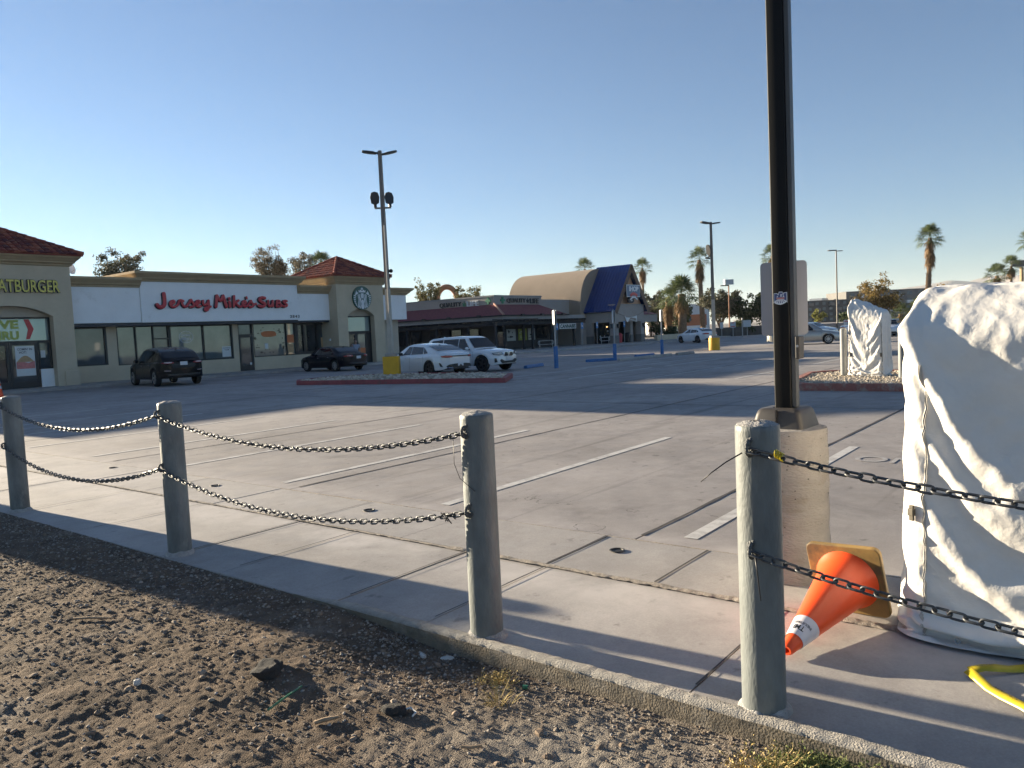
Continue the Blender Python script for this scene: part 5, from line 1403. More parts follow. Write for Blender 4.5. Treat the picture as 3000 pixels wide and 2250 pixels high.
    weld(hood.build('hood', pt, t, local=True)); weld(fb.build('front_bumper', pt, t, local=True)); rbo = weld(rb.build('rear_bumper', pt, t, local=True))
    doors = {}
    for (k, sgn), mb in sorted(door_mb.items()):
        d = weld(mb.build('door', pt, t, local=True)); doors[(k, sgn)] = d
        # thin dark shut lines along both ends
    # cabin
    cab = P['cabin']; x0c, x1c = cab[0][0], cab[-1][0]
    cx = sorted(set(np.round(np.concatenate([np.linspace(x1c, x0c, 40), [p[0] for p in cab]]), 3)))
    zr = lambda x: sm_interp(sorted(cab), x) if P.get('smooth_cab', 1) else interp(sorted(cab), x)
    zmax = max(p[1] for p in cab)
    def zbelt(x): return min(sm_interp(sh, x)-.01, sm_interp(zt, x)-.02)
    def yside(x, z):
        b_ = sm_interp(wd, x)-.055; zb_ = zbelt(x)
        h_ = max(0, (z-zb_)/(zmax-zb_)); return b_-P['tumble']*h_**1.15-.0
    cb = MB(); rows = []
    for x in cx:
        z1 = max(zr(x), zbelt(x)+.012); zb_ = zbelt(x)
        r_ = []
        for f in (0, .25, .5, .75, 1.0): 
            z = zb_+(z1-.055-zb_)*f if z1-.055 > zb_ else zb_+(z1-zb_)*f*.5
            r_.append((x, yside(x, z), z))
        ye = r_[-1][1]
        r_ += [(x, ye-.035, z1-.022), (x, ye-.11, z1-.004), (x, ye*.5, z1+.012), (x, 0, z1+.018)]
        rows.append(r_)
    k = len(rows[0])
    for i in range(len(rows)-1):
        for j in range(k-1):
            for sgn in (1, -1):
                qd = [(a, sgn*b_, c) for a, b_, c in (rows[i][j], rows[i+1][j], rows[i+1][j+1], rows[i][j+1])]
                if sgn < 0: qd = qd[::-1]
                cb.add(qd, [(0, 3, 2, 1)])
    weld(cb.build('roof', pt, t, local=True))
    # side windows: outlines in x,z laid on the cabin side
    for sgn in (1, -1):
        for pts in P['win']:
            m = MB(); xa = min(p[0] for p in pts); xb = max(p[0] for p in pts)
            # grid between lower and upper outline
            lo = sorted([p for p in pts if p[2] == 0]); hi = sorted([p for p in pts if p[2] == 1]); rws = []
            for i in range(13):
                f = i/12; xl = lo[0][0]+(lo[-1][0]-lo[0][0])*f; xh = hi[0][0]+(hi[-1][0]-hi[0][0])*f
                zl = np.interp(xl, [p[0] for p in lo], [p[1] for p in lo]); zh = np.interp(xh, [p[0] for p in hi], [p[1] for p in hi])
                rws.append([(xl+(xh-xl)*g_, sgn*(yside(xl+(xh-xl)*g_, zl+(zh-zl)*g_)+.006), zl+(zh-zl)*g_) for g_ in (0, .33, .66, 1)])
            m.grid(rws); wob = m.build('window', M['car_glass'], t, smooth=180, local=True)
        # window surround
        if P.get('surround'):
            m = MB(); ps = P['surround']; m.tube([(x, sgn*(yside(x, z)+.008), z) for x, z in ps], .011, 5); m.build('window_trim', P['trim_mat'], t, smooth=60, local=True)
    # front and rear glass following the roof slope
    for nm_, (a, b_), inset in (('windscreen', P['ws'], .10), ('rear_window', P['rg'], P.get('rg_in', .10))):
        m = MB(); rws = []
        for i in range(9):
            x = a+(b_-a)*i/8; z = zr(x); hw_ = yside(x, min(z-.05, zmax)) - inset*(.55 if nm_ == 'windscreen' else .8)
            s_ = 1 if nm_ == 'windscreen' else -1
            rws.append([(x+s_*.006, hw_*g_, z+.012+.012*(1-abs(g_))+.006) for g_ in (-1, -.85, -.5, 0, .5, .85, 1)])
        m.grid(rws); m.build(nm_, M['car_glass'], t, smooth=180, local=True)
    # wheels
    for c in wx:
        for sgn in (1, -1): wheel(t, c, sgn*(W/2-.115), rw, .22, sgn, P['rim'], P['spokes'], P.get('two', True))
    # shut lines, handles, sill trim, mirrors
    for sgn in (1, -1):
        for x in P['doors']:
            m = MB(); pts = []
            for f in np.linspace(0, 1, 8):
                zlo = sm_interp(zb, x)+.03; z = zlo+(sm_interp(sh, x)-.03-zlo)*f
                w_ = sm_interp(wd, x); pts.append((x, sgn*(w_+.004 if f < .8 else w_+.002-.004*(f-.8)), z))
            m.tube(pts, .0045, 4); m.build('door_gap', M['trim'], t, local=True)
        for i, (a, b_) in enumerate(zip(P['doors'][:-1], P['doors'][1:])):
            x = b_+.19; z = sm_interp(sh, x)-.10; w_ = sm_interp(wd, x)
            h_ = MB(); h_.tube([(x-.09, sgn*(w_-.002), z), (x-.07, sgn*(w_+.028), z), (x+.06, sgn*(w_+.028), z+.006), (x+.085, sgn*(w_-.002), z+.006)], .013, 6)
            h_.build('handle', P.get('handle', pt), doors[(i, sgn)], smooth=60, local=True)
        mx, mz = P['mirror']
        m = MB(); yy = yside(mx, mz)+.02
        mm = Matrix.Translation((mx, sgn*(yy+.13), mz+.02)) @ Matrix.Diagonal((.075, .115, .08, 1))
        m.lathe([(0, -1), (.6, -.85), (.95, -.4), (1, 0), (.9, .5), (.55, .88), (0, 1)], 12, mm); mo = m.build('mirror', P.get('mirror_mat', pt), t, smooth=180, local=True)
        m = MB(); m.tube([(mx+.02, sgn*(yy-.03), mz-.05), (mx+.01, sgn*(yy+.08), mz-.02)], .02, 6); m.build('mirror_arm', M['trim'], mo, local=True)
    # antenna fin
    fx = P.get('fin', -1.0)
    m = MB(); z = zr(fx)+.012; m.prism([(fx-.10, z), (fx+.09, z), (fx-.06, z+.065), (fx-.09, z+.065)], lambda a, b_, d: (a, d, b_), -.016, .016); m.build('antenna_fin', P.get('fin_mat', pt), t, local=True)
    # lights and plates: outlines in y,z pressed onto the ends
    def x_at(a, front):
        """where the plan outline of the body is a wide, walking in from the end"""
        xe = xf if front else xr
        for k in range(90):
            x = xe - k*.01 if front else xe + k*.01
            if sm_interp(wd, x) >= a: return x
        return x
    def endcap(nm_, pts, front, mat, depth=.02, both=True, back=.30):
        out = []; s_ = 1 if front else -1
        for sgn in ((1, -1) if both else (1,)):
            m = MB(); o_ = []
            # walk round the outline with extra points so that it hugs the curved corner
            P_ = [(p[0], p[1]) for p in pts]; dense = []
            for i in range(len(P_)):
                a, b_ = P_[i], P_[(i+1) % len(P_)]
                for k in range(4): dense.append((a[0]+(b_[0]-a[0])*k/4, a[1]+(b_[1]-a[1])*k/4))
            ys_ = sorted({round(p[0], 3) for p in dense}); cols_ = []
            for y_ in np.linspace(ys_[0], ys_[-1], 12):
                zs_ = []
                for i in range(len(P_)):
                    a, b_ = P_[i], P_[(i+1) % len(P_)]
                    if abs(a[0]-b_[0]) < 1e-6:
                        if abs(a[0]-y_) < 1e-6: zs_ += [a[1], b_[1]]
                    elif min(a[0], b_[0])-1e-9 <= y_ <= max(a[0], b_[0])+1e-9:
                        zs_.append(a[1]+(b_[1]-a[1])*(y_-a[0])/(b_[0]-a[0]))
                if zs_: cols_.append((y_, min(zs_), max(zs_)))
            def pos(y_, z_, d):
                x = x_at(min(y_, W/2-.03), front); x2 = x_at(max(0, min(y_, W/2-.03)-.06), front)
                slope = min(1., abs(x2-x)/.06)           # 0 on the end face, 1 towards the flank
                nn_ = Vector((s_, slope*1.2)).normalized()
                base = x + (.02*s_*(1-min(1, y_/max(.2, sm_interp(wd, xf if front else xr)))) )
                return (base+nn_.x*d, sgn*(y_+nn_.y*d), z_)
            top_ = [pos(y_, zh, depth) for y_, zl, zh in cols_]; bot_ = [pos(y_, zl, depth) for y_, zl, zh in cols_]
            mid_ = [pos(y_, (zl+zh)/2, depth*1.15+.003) for y_, zl, zh in cols_]
            bt_ = [pos(y_, zh+.004, -.03) for y_, zl, zh in cols_]; bb_ = [pos(y_, zl-.004, -.03) for y_, zl, zh in cols_]
            rows_ = [bb_, bot_, mid_, top_, bt_]
            if (sgn > 0) != front: rows_ = rows_[::-1]
            m.grid(rows_)
            n_ = len(cols_); k0 = len(m.v)
            m.f.append(tuple(i*n_ for i in range(5))); m.f.append(tuple(i*n_+n_-1 for i in range(4, -1, -1))); m.mi += [0, 0]
            out.append(m.build(nm_, mat, t, smooth=35, local=True))
        return out
    for args in P['ends']:
        endcap(*args[:4], **(args[4] if len(args) > 4 else {}))
    for front, (y_, z_) in P['plates']:
        x = (xf+.031 if front else xr-.031) + P.get('plate_dx', 0)*(1 if not front else -1)
        m = MB(); m.box((x-.004, y_-.155, z_), (x+.004, y_+.155, z_+.155)); po_ = m.build('number_plate', M['plate'], t, local=True)
    return t
# ---- shared shapes -------------------------------------------------------------
def sedan(label, pt, seed=0, L=4.88, W=1.86, H=1.45, rim='rim', spokes=5, fast=False, **kw):
    xf, xr = L/2, -L/2
    fr, re = (L/2-.95), -(L/2-1.08)
    D = dict(L=L, W=W, wf=fr, wr=re, rw=.335, paint=pt, rim=M[rim], spokes=spokes,
        top=[(xr, .90), (xr+.06, .975), (xr+.18, 1.005), (xr+.5, 1.02), (re+.1, 1.03), (0, 1.0), (fr-.32, .985), (fr+.1, .925), (xf-.30, .825), (xf-.10, .735), (xf, .63)],
        bot=[(xr, .40), (xr+.25, .27), (re, .22), (fr, .20), (xf-.2, .20), (xf, .27)],
        shoulder=[(xr, .84), (xr+.15, .90), (re, .92), (0, .90), (fr-.3, .885), (fr+.1, .82), (xf-.25, .70), (xf, .58)],
        wid=[(xr, W/2-.46), (xr+.05, W/2-.31), (xr+.14, W/2-.20), (xr+.30, W/2-.10), (xr+.62, W/2-.035), (re, W/2-.012), (-.2, W/2-.015), (fr, W/2-.012), (xf-.45, W/2-.06), (xf-.22, W/2-.15), (xf-.08, W/2-.28), (xf, W/2-.42)],
        doors=[fr-.42, .06, re+.42], cowl=fr-.32,
        cabin=[(fr-.25, .93), (fr-.32, .97), (.48, H-.07), (.22, H-.018), (-.25, H), (-.75, H-.035), (-1.05, H-.10), (re-.22, 1.10), (re-.36, 1.04), (re-.42, .97)],
        tumble=.235, ws=(fr-.36, .50), rg=(re-.20, -.98), mirror=(.62, .98),
        win=[[(.66, .955, 0), (.055, .965, 0), (.055, H-.12, 1), (.30, H-.12, 1)], [(.02, .965, 0), (re+.50, .985, 0), (re+.62, H-.145, 1), (.02, H-.12, 1)], [(re+.46, .985, 0), (re+.12, 1.0, 0), (re+.16, 1.04, 1), (re+.58, H-.15, 1)]],
        surround=None, trim_mat=M['chrome'], fin=-1.0,
        ends=[('tail_light', [(.36, .80), (.62, .79, .05), (.80, .80, .24), (.83, .87, .28), (.66, .93, .10), (.36, .905)], False, M['tail_red']),
              ('head_light', [(.42, .60, .02), (.62, .60, .14), (.78, .64, .36), (.79, .70, .42), (.60, .70, .20), (.42, .655, .08)], True, M['lamp'], dict(depth=.025)),
              ('lower_grille', [(0, .28), (.5, .28, .06), (.42, .42, .05), (0, .42)], True, M['trim'], dict(depth=.012)),
              ('bumper_insert', [(0, .28), (.60, .29, .05), (.66, .40, .06), (.45, .45, .01), (0, .45)], False, M['trim'], dict(depth=.012))],
        plates=[(False, (0, .66))])
    D.update(kw)
    return make_car('parked_car', label, 'car', D)
def place(t, x, y, deg, k=.835): t.scale = (k, k, k); t.location = (x, y, 0); t.rotation_euler = (0, 0, R(deg)); return t
G_ = 'cars standing in the car park'
# white sedan with black boot trim: long sloping roof
t = sedan('white sedan with a black strip between its tail lights beside the yellow pole base', M['p_white'], W=1.87, H=1.44, rim='rim_dark', group=G_,
    cabin=[(1.25, .93), (1.18, .97), (.46, 1.375), (.20, 1.425), (-.25, 1.44), (-.75, 1.405), (-1.25, 1.29), (-1.75, 1.12), (-1.92, 1.06), (-1.98, .98)],
    rg=(-1.80, -1.02), mirror_mat=M['trim'],
    win=[[(.66, .955, 0), (.055, .965, 0), (.055, 1.325, 1), (.30, 1.32, 1)], [(.02, .965, 0), (-.88, .985, 0), (-.80, 1.285, 1), (.02, 1.325, 1)], [(-.92, .985, 0), (-1.22, 1.01, 0), (-1.18, 1.06, 1), (-.84, 1.28, 1)]],
    ends=[('tail_light', [(.0, .835), (.40, .835), (.60, .815, .05), (.80, .825, .24), (.83, .875, .27), (.62, .905, .08), (.40, .885), (0, .885)], False, M['trim'], dict(depth=.014)),
          ('tail_lens', [(.44, .815), (.62, .80, .06), (.80, .815, .235), (.835, .885, .285), (.70, .91, .15), (.46, .885)], False, M['tail_red'], dict(depth=.030)),
          ('bumper_insert', [(0, .30), (.56, .30, .04), (.70, .42, .12), (.60, .50, .04), (.3, .53), (0, .53)], False, M['trim'], dict(depth=.014)),
          ('exhaust', [(.40, .32), (.66, .34, .08), (.68, .38, .09), (.42, .36)], False, M['chrome'], dict(depth=.028)),
          ('side_vent', [(.79, .40), (.845, .42), (.86, .58), (.84, .58)], False, M['trim'], dict(depth=.012)),
          ('head_light', [(.42, .60, .02), (.62, .60, .14), (.78, .64, .36), (.79, .70, .42), (.60, .70, .20), (.42, .655, .08)], True, M['lamp'], dict(depth=.025)),
          ('lower_grille', [(0, .28), (.5, .28, .06), (.42, .42, .05), (0, .42)], True, M['trim'], dict(depth=.012))],
    plates=[(False, (0, .42))])
place(t, 21.48, 21.05, 81.5)
# dark sedan by the shop
t = sedan('black sedan parked nose-in before the shop window by the round green emblem', M['p_blue'], group=G_, spokes=10, two=False, trim_mat=M['chrome'], fin_mat=M['p_blue'],
    surround=[(.70, .95), (.30, 1.345), (-.25, 1.365), (-.78, 1.33), (-1.30, 1.03)], plates=[(False, (0, .70))], handle=M['chrome'],
    ends=[('tail_light', [(.40, .84), (.62, .82, .05), (.80, .82, .24), (.83, .87, .28), (.66, .94, .10), (.42, .915)], False, M['tail_red'], dict(depth=.03)),
          ('tail_lens', [(.50, .86), (.66, .85, .06), (.70, .89, .1), (.54, .90)], False, M['tail_clear'], dict(depth=.034)),
          ('bumper_trim', [(0, .44), (.66, .45, .06), (.67, .47, .06), (0, .46)], False, M['chrome'], dict(depth=.03)),
          ('head_light', [(.42, .60, .02), (.62, .60, .14), (.78, .64, .36), (.79, .70, .42), (.60, .70, .20), (.42, .655, .08)], True, M['lamp'], dict(depth=.025))])
place(t, 24.95, 30.95, 87)
def suv(label, pt, L=4.72, W=1.90, H=1.69, rim='rim', spokes=5, **kw):
    xf, xr = L/2, -L/2; fr, re = xf-.86, xr+1.0
    D = dict(L=L, W=W, wf=fr, wr=re, rw=.375, paint=pt, rim=M[rim], spokes=spokes,
        top=[(xr, .98), (xr+.08, 1.06), (xr+.3, 1.10), (0, 1.10), (fr-.42, 1.09), (fr, 1.055), (xf-.28, .99), (xf-.08, .90), (xf, .76)],
        bot=[(xr, .42), (xr+.25, .34), (re, .30), (fr, .28), (xf-.2, .30), (xf, .36)],
        shoulder=[(xr, .95), (xr+.2, 1.04), (re, 1.04), (0, 1.01), (fr-.3, .99), (fr, .955), (xf-.25, .85), (xf, .70)],
        wid=[(xr, W/2-.36), (xr+.05, W/2-.24), (xr+.14, W/2-.15), (xr+.30, W/2-.075), (xr+.6, W/2-.02), (re, W/2-.01), (0, W/2-.015), (fr, W/2-.01), (xf-.40, W/2-.05), (xf-.18, W/2-.13), (xf-.06, W/2-.24), (xf, W/2-.36)],
        doors=[fr-.50, .02, re+.40], cowl=fr-.42,
        cabin=[(fr-.36, 1.02), (fr-.44, 1.07), (.52, H-.075), (.28, H-.02), (-.3, H), (-1.2, H-.03), (xr+.52, H-.07), (xr+.36, H-.12), (xr+.10, 1.16), (xr+.03, 1.06)],
        tumble=.22, ws=(fr-.48, .56), rg=(xr+.10, xr+.36), rg_in=.12, mirror=(.72, 1.09), fin=-1.55,
        win=[[(.80, 1.045, 0), (.03, 1.06, 0), (.03, H-.115, 1), (.36, H-.115, 1)], [(-.01, 1.06, 0), (re+.36, 1.08, 0), (re+.40, H-.13, 1), (-.01, H-.115, 1)], [(re+.31, 1.08, 0), (xr+.42, 1.13, 0), (xr+.62, H-.17, 1), (re+.35, H-.13, 1)]],
        surround=None, trim_mat=M['trim'], fbl=.34, rbl=.3, ends=[], plates=[(False, (0, .90))])
    D.update(kw)
    return make_car('parked_car', label, 'car', D)
t = suv('white sport utility car facing the camera beside the white sedan', M['p_white'], group=G_, rim='rim_dark', handle=M['p_white'],
    ends=[('head_light', [(.46, .80, -.0), (.62, .775, .10), (.80, .79, .27), (.83, .86, .33), (.64, .895, .16), (.48, .875, .06)], True, M['lamp'], dict(depth=.03)),
          ('lamp_surround', [(.43, .785, .0), (.62, .755, .10), (.82, .775, .28), (.85, .865, .35), (.64, .91, .16), (.45, .895, .06)], True, M['trim'], dict(depth=.022)),
          ('grille', [(.03, .70), (.27, .69, .01), (.36, .76, .02), (.33, .86, .03), (.24, .90, .03), (.06, .89), (.03, .85)], True, M['chrome'], dict(depth=.03)),
          ('grille_mesh', [(.055, .72), (.26, .71, .01), (.33, .765, .02), (.305, .85, .03), (.23, .88, .03), (.075, .87)], True, M['trim'], dict(depth=.036)),
          ('lower_grille', [(0, .38), (.48, .38, .04), (.60, .50, .08), (.52, .58, .04), (.3, .48), (0, .48)], True, M['trim'], dict(depth=.028)),
          ('side_vent', [(.70, .44, .18), (.80, .42, .25), (.80, .62, .27), (.73, .62, .2)], True, M['trim'], dict(depth=.02)),
          ('tail_light', [(.4, .9), (.7, .9, .1), (.7, 1.0, .12), (.4, 1.0)], False, M['tail_red'], dict(depth=.02))],
    plates=[(True, (0, .52))])
place(t, 23.58, 20.65, -90)
t = suv('black sport utility car seen from behind before the shop windows', M['p_black'], L=4.92, W=1.95, H=1.70, group=G_, handle=M['chrome'],
    cabin=[(1.24, 1.02), (1.16, 1.07), (.52, 1.60), (.25, 1.675), (-.3, 1.70), (-.95, 1.67), (-1.45, 1.59), (-1.75, 1.50), (-2.25, 1.17), (-2.38, 1.07)], rg=(-2.22, -1.78), rg_in=.14,
    win=[[(.80, 1.045, 0), (.03, 1.06, 0), (.03, 1.58, 1), (.36, 1.58, 1)], [(-.01, 1.06, 0), (-1.10, 1.08, 0), (-1.04, 1.545, 1), (-.01, 1.58, 1)], [(-1.15, 1.08, 0), (-1.85, 1.15, 0), (-1.62, 1.42, 1), (-1.09, 1.54, 1)]],
    ends=[('tail_light', [(.40, 1.00), (.62, .975, .06), (.82, .99, .22), (.86, 1.03, .30), (.64, 1.065, .10), (.42, 1.045)], False, M['tail_red'], dict(depth=.035)),
          ('tail_lens', [(.50, 1.012), (.64, 1.0, .07), (.78, 1.012, .18), (.76, 1.05, .19), (.60, 1.055, .08), (.5, 1.04)], False, M['tail_clear'], dict(depth=.042)),
          ('tailgate_panel', [(0, .78), (.44, .79), (.52, .90), (.5, .97), (0, .96)], False, M['trim'], dict(depth=.012)),
          ('bumper_insert', [(0, .44), (.70, .45, .08), (.72, .54, .1), (0, .52)], False, M['trim'], dict(depth=.012)),
          ('reflector', [(.56, .66, .03), (.78, .67, .16), (.78, .69, .16), (.56, .68, .03)], False, M['tail_clear'], dict(depth=.026)),
          ('head_light', [(.5, .8, .06), (.8, .82, .3), (.8, .88, .3), (.5, .86, .08)], True, M['lamp'], dict(depth=.03))])
place(t, 16.30, 31.05, 80, .90)
# far white coupe-like sedan
t = sedan('white sloping-roofed sedan side-on before the palm trees, near the far yellow pole base', M['p_white'], L=4.65, W=1.80, H=1.42, rim='rim_dark', group=G_,
    cabin=[(1.33, .88), (1.25, .93), (.42, 1.36), (.15, 1.405), (-.3, 1.42), (-.8, 1.37), (-1.30, 1.25), (-1.75, 1.08), (-1.92, 1.0), (-1.98, .95)], rg=(-1.75, -1.05),
    win=[[(.74, .945, 0), (-.05, .955, 0), (-.05, 1.30, 1), (.28, 1.30, 1)], [(-.1, .955, 0), (-1.0, .985, 0), (-.95, 1.245, 1), (-.1, 1.30, 1)], [(-1.03, .985, 0), (-1.32, 1.02, 0), (-1.28, 1.07, 1), (-.98, 1.24, 1)]])
place(t, 58.3, 26.7, 62)
# champagne sedan in the middle distance
t = sedan('champagne silver sedan half hidden behind the bare grey sign', M['p_silver'], L=4.95, W=1.85, H=1.47, spokes=9, two=False, group=G_)
place(t, 46.4, 14.5, -70)
def rough(label, pt, x, y, deg, kind='sedan', **kw):
    t = (sedan if kind == 'sedan' else suv)(label, pt, group=G_, **kw); return place(t, x, y, deg)
rough('grey hatchback nose peeping out between the grey bollard and the big white tarpaulin', M['p_grey'], 26.2, 3.35, 98, 'suv', L=4.4, W=1.8, H=1.55)
rough('white sedan whose nose shows left of the small white tarpaulin', M['p_white'], 63.0, 14.8, -70)
rough('white sedan beyond the champagne sedan, only its roof and boot showing', M['p_white'], 66.0, 20.0, -100)
rough('white car showing between the small tarpaulin and the right grey bollard', M['p_white'], 60.0, 13.0, 200)
rough('dark sport utility car in the row beyond the rocky bed at the right', M['p_black'], 78.5, 10.9, 110, 'suv')
rough('dark blue sedan beside the dark utility car at the right', M['p_blue'], 74.5, 11.2, 110)
# ================================================================ corner shops with the red shingle skirt roof
M['grey_stucco'] = pm("grey_stucco", (.34, .305, .28), rough=.92, var=.07, vs=1, bump=.6, bs=90, dirt=(.28, .25, .235), ds=.9, dt=(.58, .78))
M['grey_low'] = pm("dark_grey_wainscot", (.17, .16, .155), rough=.9, var=.08, vs=1)
M['brown_stucco'] = pm("brown_grey_stucco", (.29, .23, .175), rough=.92, var=.07, vs=.8, bump=.5, bs=60)
M['shingle'] = pm("dark_red_shingles", (.20, .06, .07), rough=.85, var=.25, vs=5, stretch=(1, 1, 5), dirt=(.27, .10, .085), ds=3, dt=(.5, .75))
M['cap_tile'] = pm("pale_ridge_tile", (.42, .25, .20), rough=.85, var=.3, vs=9)
M['timber'] = pm("dark_timber", (.028, .028, .031), rough=.8, var=.25, vs=4)
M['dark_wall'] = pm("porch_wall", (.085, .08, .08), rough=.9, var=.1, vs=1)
M['fascia_grey'] = pm("grey_fascia_board", (.28, .275, .27), rough=.85, var=.1, vs=2)
M['white_paint'] = pm("white_paint", (.66, .66, .65), rough=.6, var=.06)
M['leaf_sign'] = pm("green_leaf_sign", (.015, .20, .10), rough=.45, var=.15)
M['black_sign'] = pm("black_sign_letters", (.012, .012, .018), rough=.4)
M['blue_roof'] = pm("blue_metal_roof", (.003, .036, .17), rough=.38, var=.12, vs=1.5, spec=.5)
M['peach'] = pm("peach_stucco", (.56, .34, .22), rough=.9, var=.06, vs=1.5)
M['brown_trim'] = pm("brown_verge", (.155, .10, .075), rough=.8, var=.1)
M['dim_room'] = pm("dim_interior", (.03, .026, .024), rough=.8, var=.5, vs=3)
sh_ = empty('corner_shops', 'low grey L-shaped shop building with a dark red shingle skirt roof', 'building', (48, 39.2, 0))
CX, CY, PZ0, PZ1 = 48.0, 39.2, 3.72, 4.56
w_ = MB()
w_.prism([(CX, CY), (54.45, CY), (54.45, CY+.3), (CX+.3, CY+.3), (CX+.3, 56), (CX, 56)], lambda a, b_, d: (a, b_, d), 3.3, PZ1-.12); w_.build('parapet', M['grey_stucco'], sh_)
w_ = MB(); w_.prism([(CX-.05, CY-.05), (54.5, CY-.05), (54.5, CY+.35), (CX+.35, CY+.35), (CX+.35, 56), (CX-.05, 56)], lambda a, b_, d: (a, b_, d), PZ1-.12, PZ1); w_.build('parapet_cap', M['fascia_grey'], sh_)
w_ = MB(); w_.box((CX+.3, CY+.3, 3.6), (75, 60, 3.72)); w_.build('flat_roof', M['membrane'], sh_)
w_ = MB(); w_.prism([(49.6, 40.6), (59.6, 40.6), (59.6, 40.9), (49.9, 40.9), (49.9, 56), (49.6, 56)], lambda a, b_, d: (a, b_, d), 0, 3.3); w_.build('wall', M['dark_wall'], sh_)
w_ = MB(); w_.box((54.46, CY+.02, 2.55), (59.55, CY+.3, 4.25)); w_.build('wall', M['grey_stucco'], sh_)
# skirt roof: thick, shingled in real courses
ex_, ey_, ez_ = 46.4, 37.0, 2.84
rf = MB()
def course(A, B, C, D, n, lap=.022):
    """shingle courses from eave A-B up to top D-C"""
    A, B, C, D = map(Vector, (A, B, C, D)); nn_ = (B-A).cross(D-A).normalized()
    for i in range(n):
        f0, f1 = i/n, (i+1.12)/n
        a, b_ = A.lerp(D, f0), B.lerp(C, f0); d, c = A.lerp(D, min(1, f1)), B.lerp(C, min(1, f1))
        rf.add([a+nn_*lap, b_+nn_*lap, c+nn_*.004, d+nn_*.004, a-nn_*.02, b_-nn_*.02], [(0, 1, 2, 3), (0, 4, 5, 1)])
course((ex_, ey_, ez_), (55.3, ey_, ez_-.02), (53.9, CY, 3.80), (CX, CY, 3.80), 14)
course((ex_, 56, ez_), (ex_, ey_, ez_), (CX, CY, 3.80), (CX, 56, 3.80), 14)
course((55.3, ey_, ez_-.02), (55.6, CY+.5, ez_), (53.9, CY+.01, 3.80), (53.9, CY, 3.80), 8)
rf.build('skirt_roof', M['shingle'], sh_)
hp = MB(); a, b_ = Vector((ex_, ey_, ez_+.05)), Vector((CX, CY, 3.86))
for k in range(11):
    p = a.lerp(b_, k/11); q = a.lerp(b_, (k+1.15)/11); hp.tube([p+Vector((0, 0, .03)), q], [.10, .075], 7)
hp.build('ridge_tiles', M['cap_tile'], sh_)
g = MB(); g.tube([(ex_-.05, 56, ez_), (ex_-.05, ey_-.05, ez_), (55.3, ey_-.05, ez_-.02)], .055, 6); g.build('gutter', M['timber'], sh_)
f_ = MB(); f_.box((ex_, ey_+.10, 2.50), (58.0, ey_+.16, 2.80)); f_.box((ex_+.10, ey_+.16, 2.50), (ex_+.16, 56, 2.80)); f_.build('fascia', M['fascia_grey'], sh_)
sf = MB(); sf.box((ex_+.165, ey_+.165, 2.50), (58, 40.59, 2.56)); sf.box((ex_+.165, 40.6, 2.50), (49.59, 56, 2.56)); sf.build('porch_ceiling', M['timber'], sh_)
rt_ = MB()
for k in range(29): x = 46.8+k*.40; rt_.box((x, ey_+.02, 2.34), (x+.09, ey_+.8, 2.495))
for k in range(34): y = 37.6+k*.52; rt_.box((ex_+.02, y, 2.34), (ex_+.8, y+.09, 2.495))
ro = rt_.build('rafter_tails', M['timber'], sh_); tag(ro, kind='stuff')
bm_ = MB(); bm_.box((ex_+.3, ey_+.3, 2.08), (58.4, ey_+.48, 2.335)); bm_.box((ex_+.3, ey_+.49, 2.08), (ex_+.48, 56, 2.335)); bm_.build('beam', M['timber'], sh_)
for x, y in ((46.88, 37.39), (49.34, 37.39), (50.55, 37.39), (53.2, 37.39), (56.6, 37.39), (46.79, 41.0), (46.79, 44.5), (46.79, 48)):
    p_ = MB(); p_.box((x-.085, y-.088, .12), (x+.085, y+.088, 2.077)); p_.build('porch_post', M['timber'], sh_)
# pergola in front of the corner
pg = MB(); pg.box((44.7, 36.5, 2.12), (49.6, 36.68, 2.34)); pg.box((44.75, 37.4, 2.12), (46.38, 37.58, 2.34)); pg.build('pergola_beam', M['timber'], sh_)
for k in range(11):
    r_ = MB(); x = 44.8+k*.46; r_.box((x, 36.15, 2.345), (x+.10, 37.09, 2.47)); r_.build('pergola_rafter', M['timber'], sh_)
tp_ = MB(); tp_.box((44.3, 36.3, 2.475), (49.9, 36.42, 2.55)); tp_.build('pergola_batten', M['timber'], sh_)
for x in (44.85, 49.45):
    p_ = MB(); p_.box((x-.08, 36.52, .12), (x+.08, 36.67, 2.115)); p_.build('porch_post', M['timber'], sh_)
def pane(x0, x1, z0, z1, y, mat, nm='window', parent=sh_, sub=None):
    f = MB(); f.box((x0-.06, y-.05, z0-.06), (x1+.06, y-.004, z1+.06)); o = f.build(nm, M['timber'], parent)
    q = MB(); q.box((x0, y-.056, z0), (x1, y-.052, z1)); q.build('pane', M[mat], o); return o
pane(55.4, 57.0, .9, 1.95, 40.6, 'glass_dark')
dr_ = MB(); dr_.box((58.1, 40.52, .12), (59.4, 40.595, 2.1)); dr_.build('door', M['timber'], sh_)
shade_block = MB(); shade_block.box((39.5, 56.1, 0), (49.2, 62, 6.9)); shade_block.build('rear_block', M['grey_stucco'], sh_)  # unseen taller block, added to shade the left wing's skirt roof
for (x0, x1) in ((49.9, 50.6),): pane(x0, x1, .3, 2.0, 40.6, 'glass_dark', 'door')
for y0 in (42, 44.2, 46.6, 49, 51): 
    f = MB(); f.box((49.54, y0, .7), (49.595, y0+1.4, 2.0)); o = f.build('window', M['timber'], sh_)
    q = MB(); q.box((49.53, y0+.07, .77), (49.536, y0+1.33, 1.93)); q.build('pane', M['glass_dark'], o)
fl_ = MB()
for x in (46.6, 47.6): pass
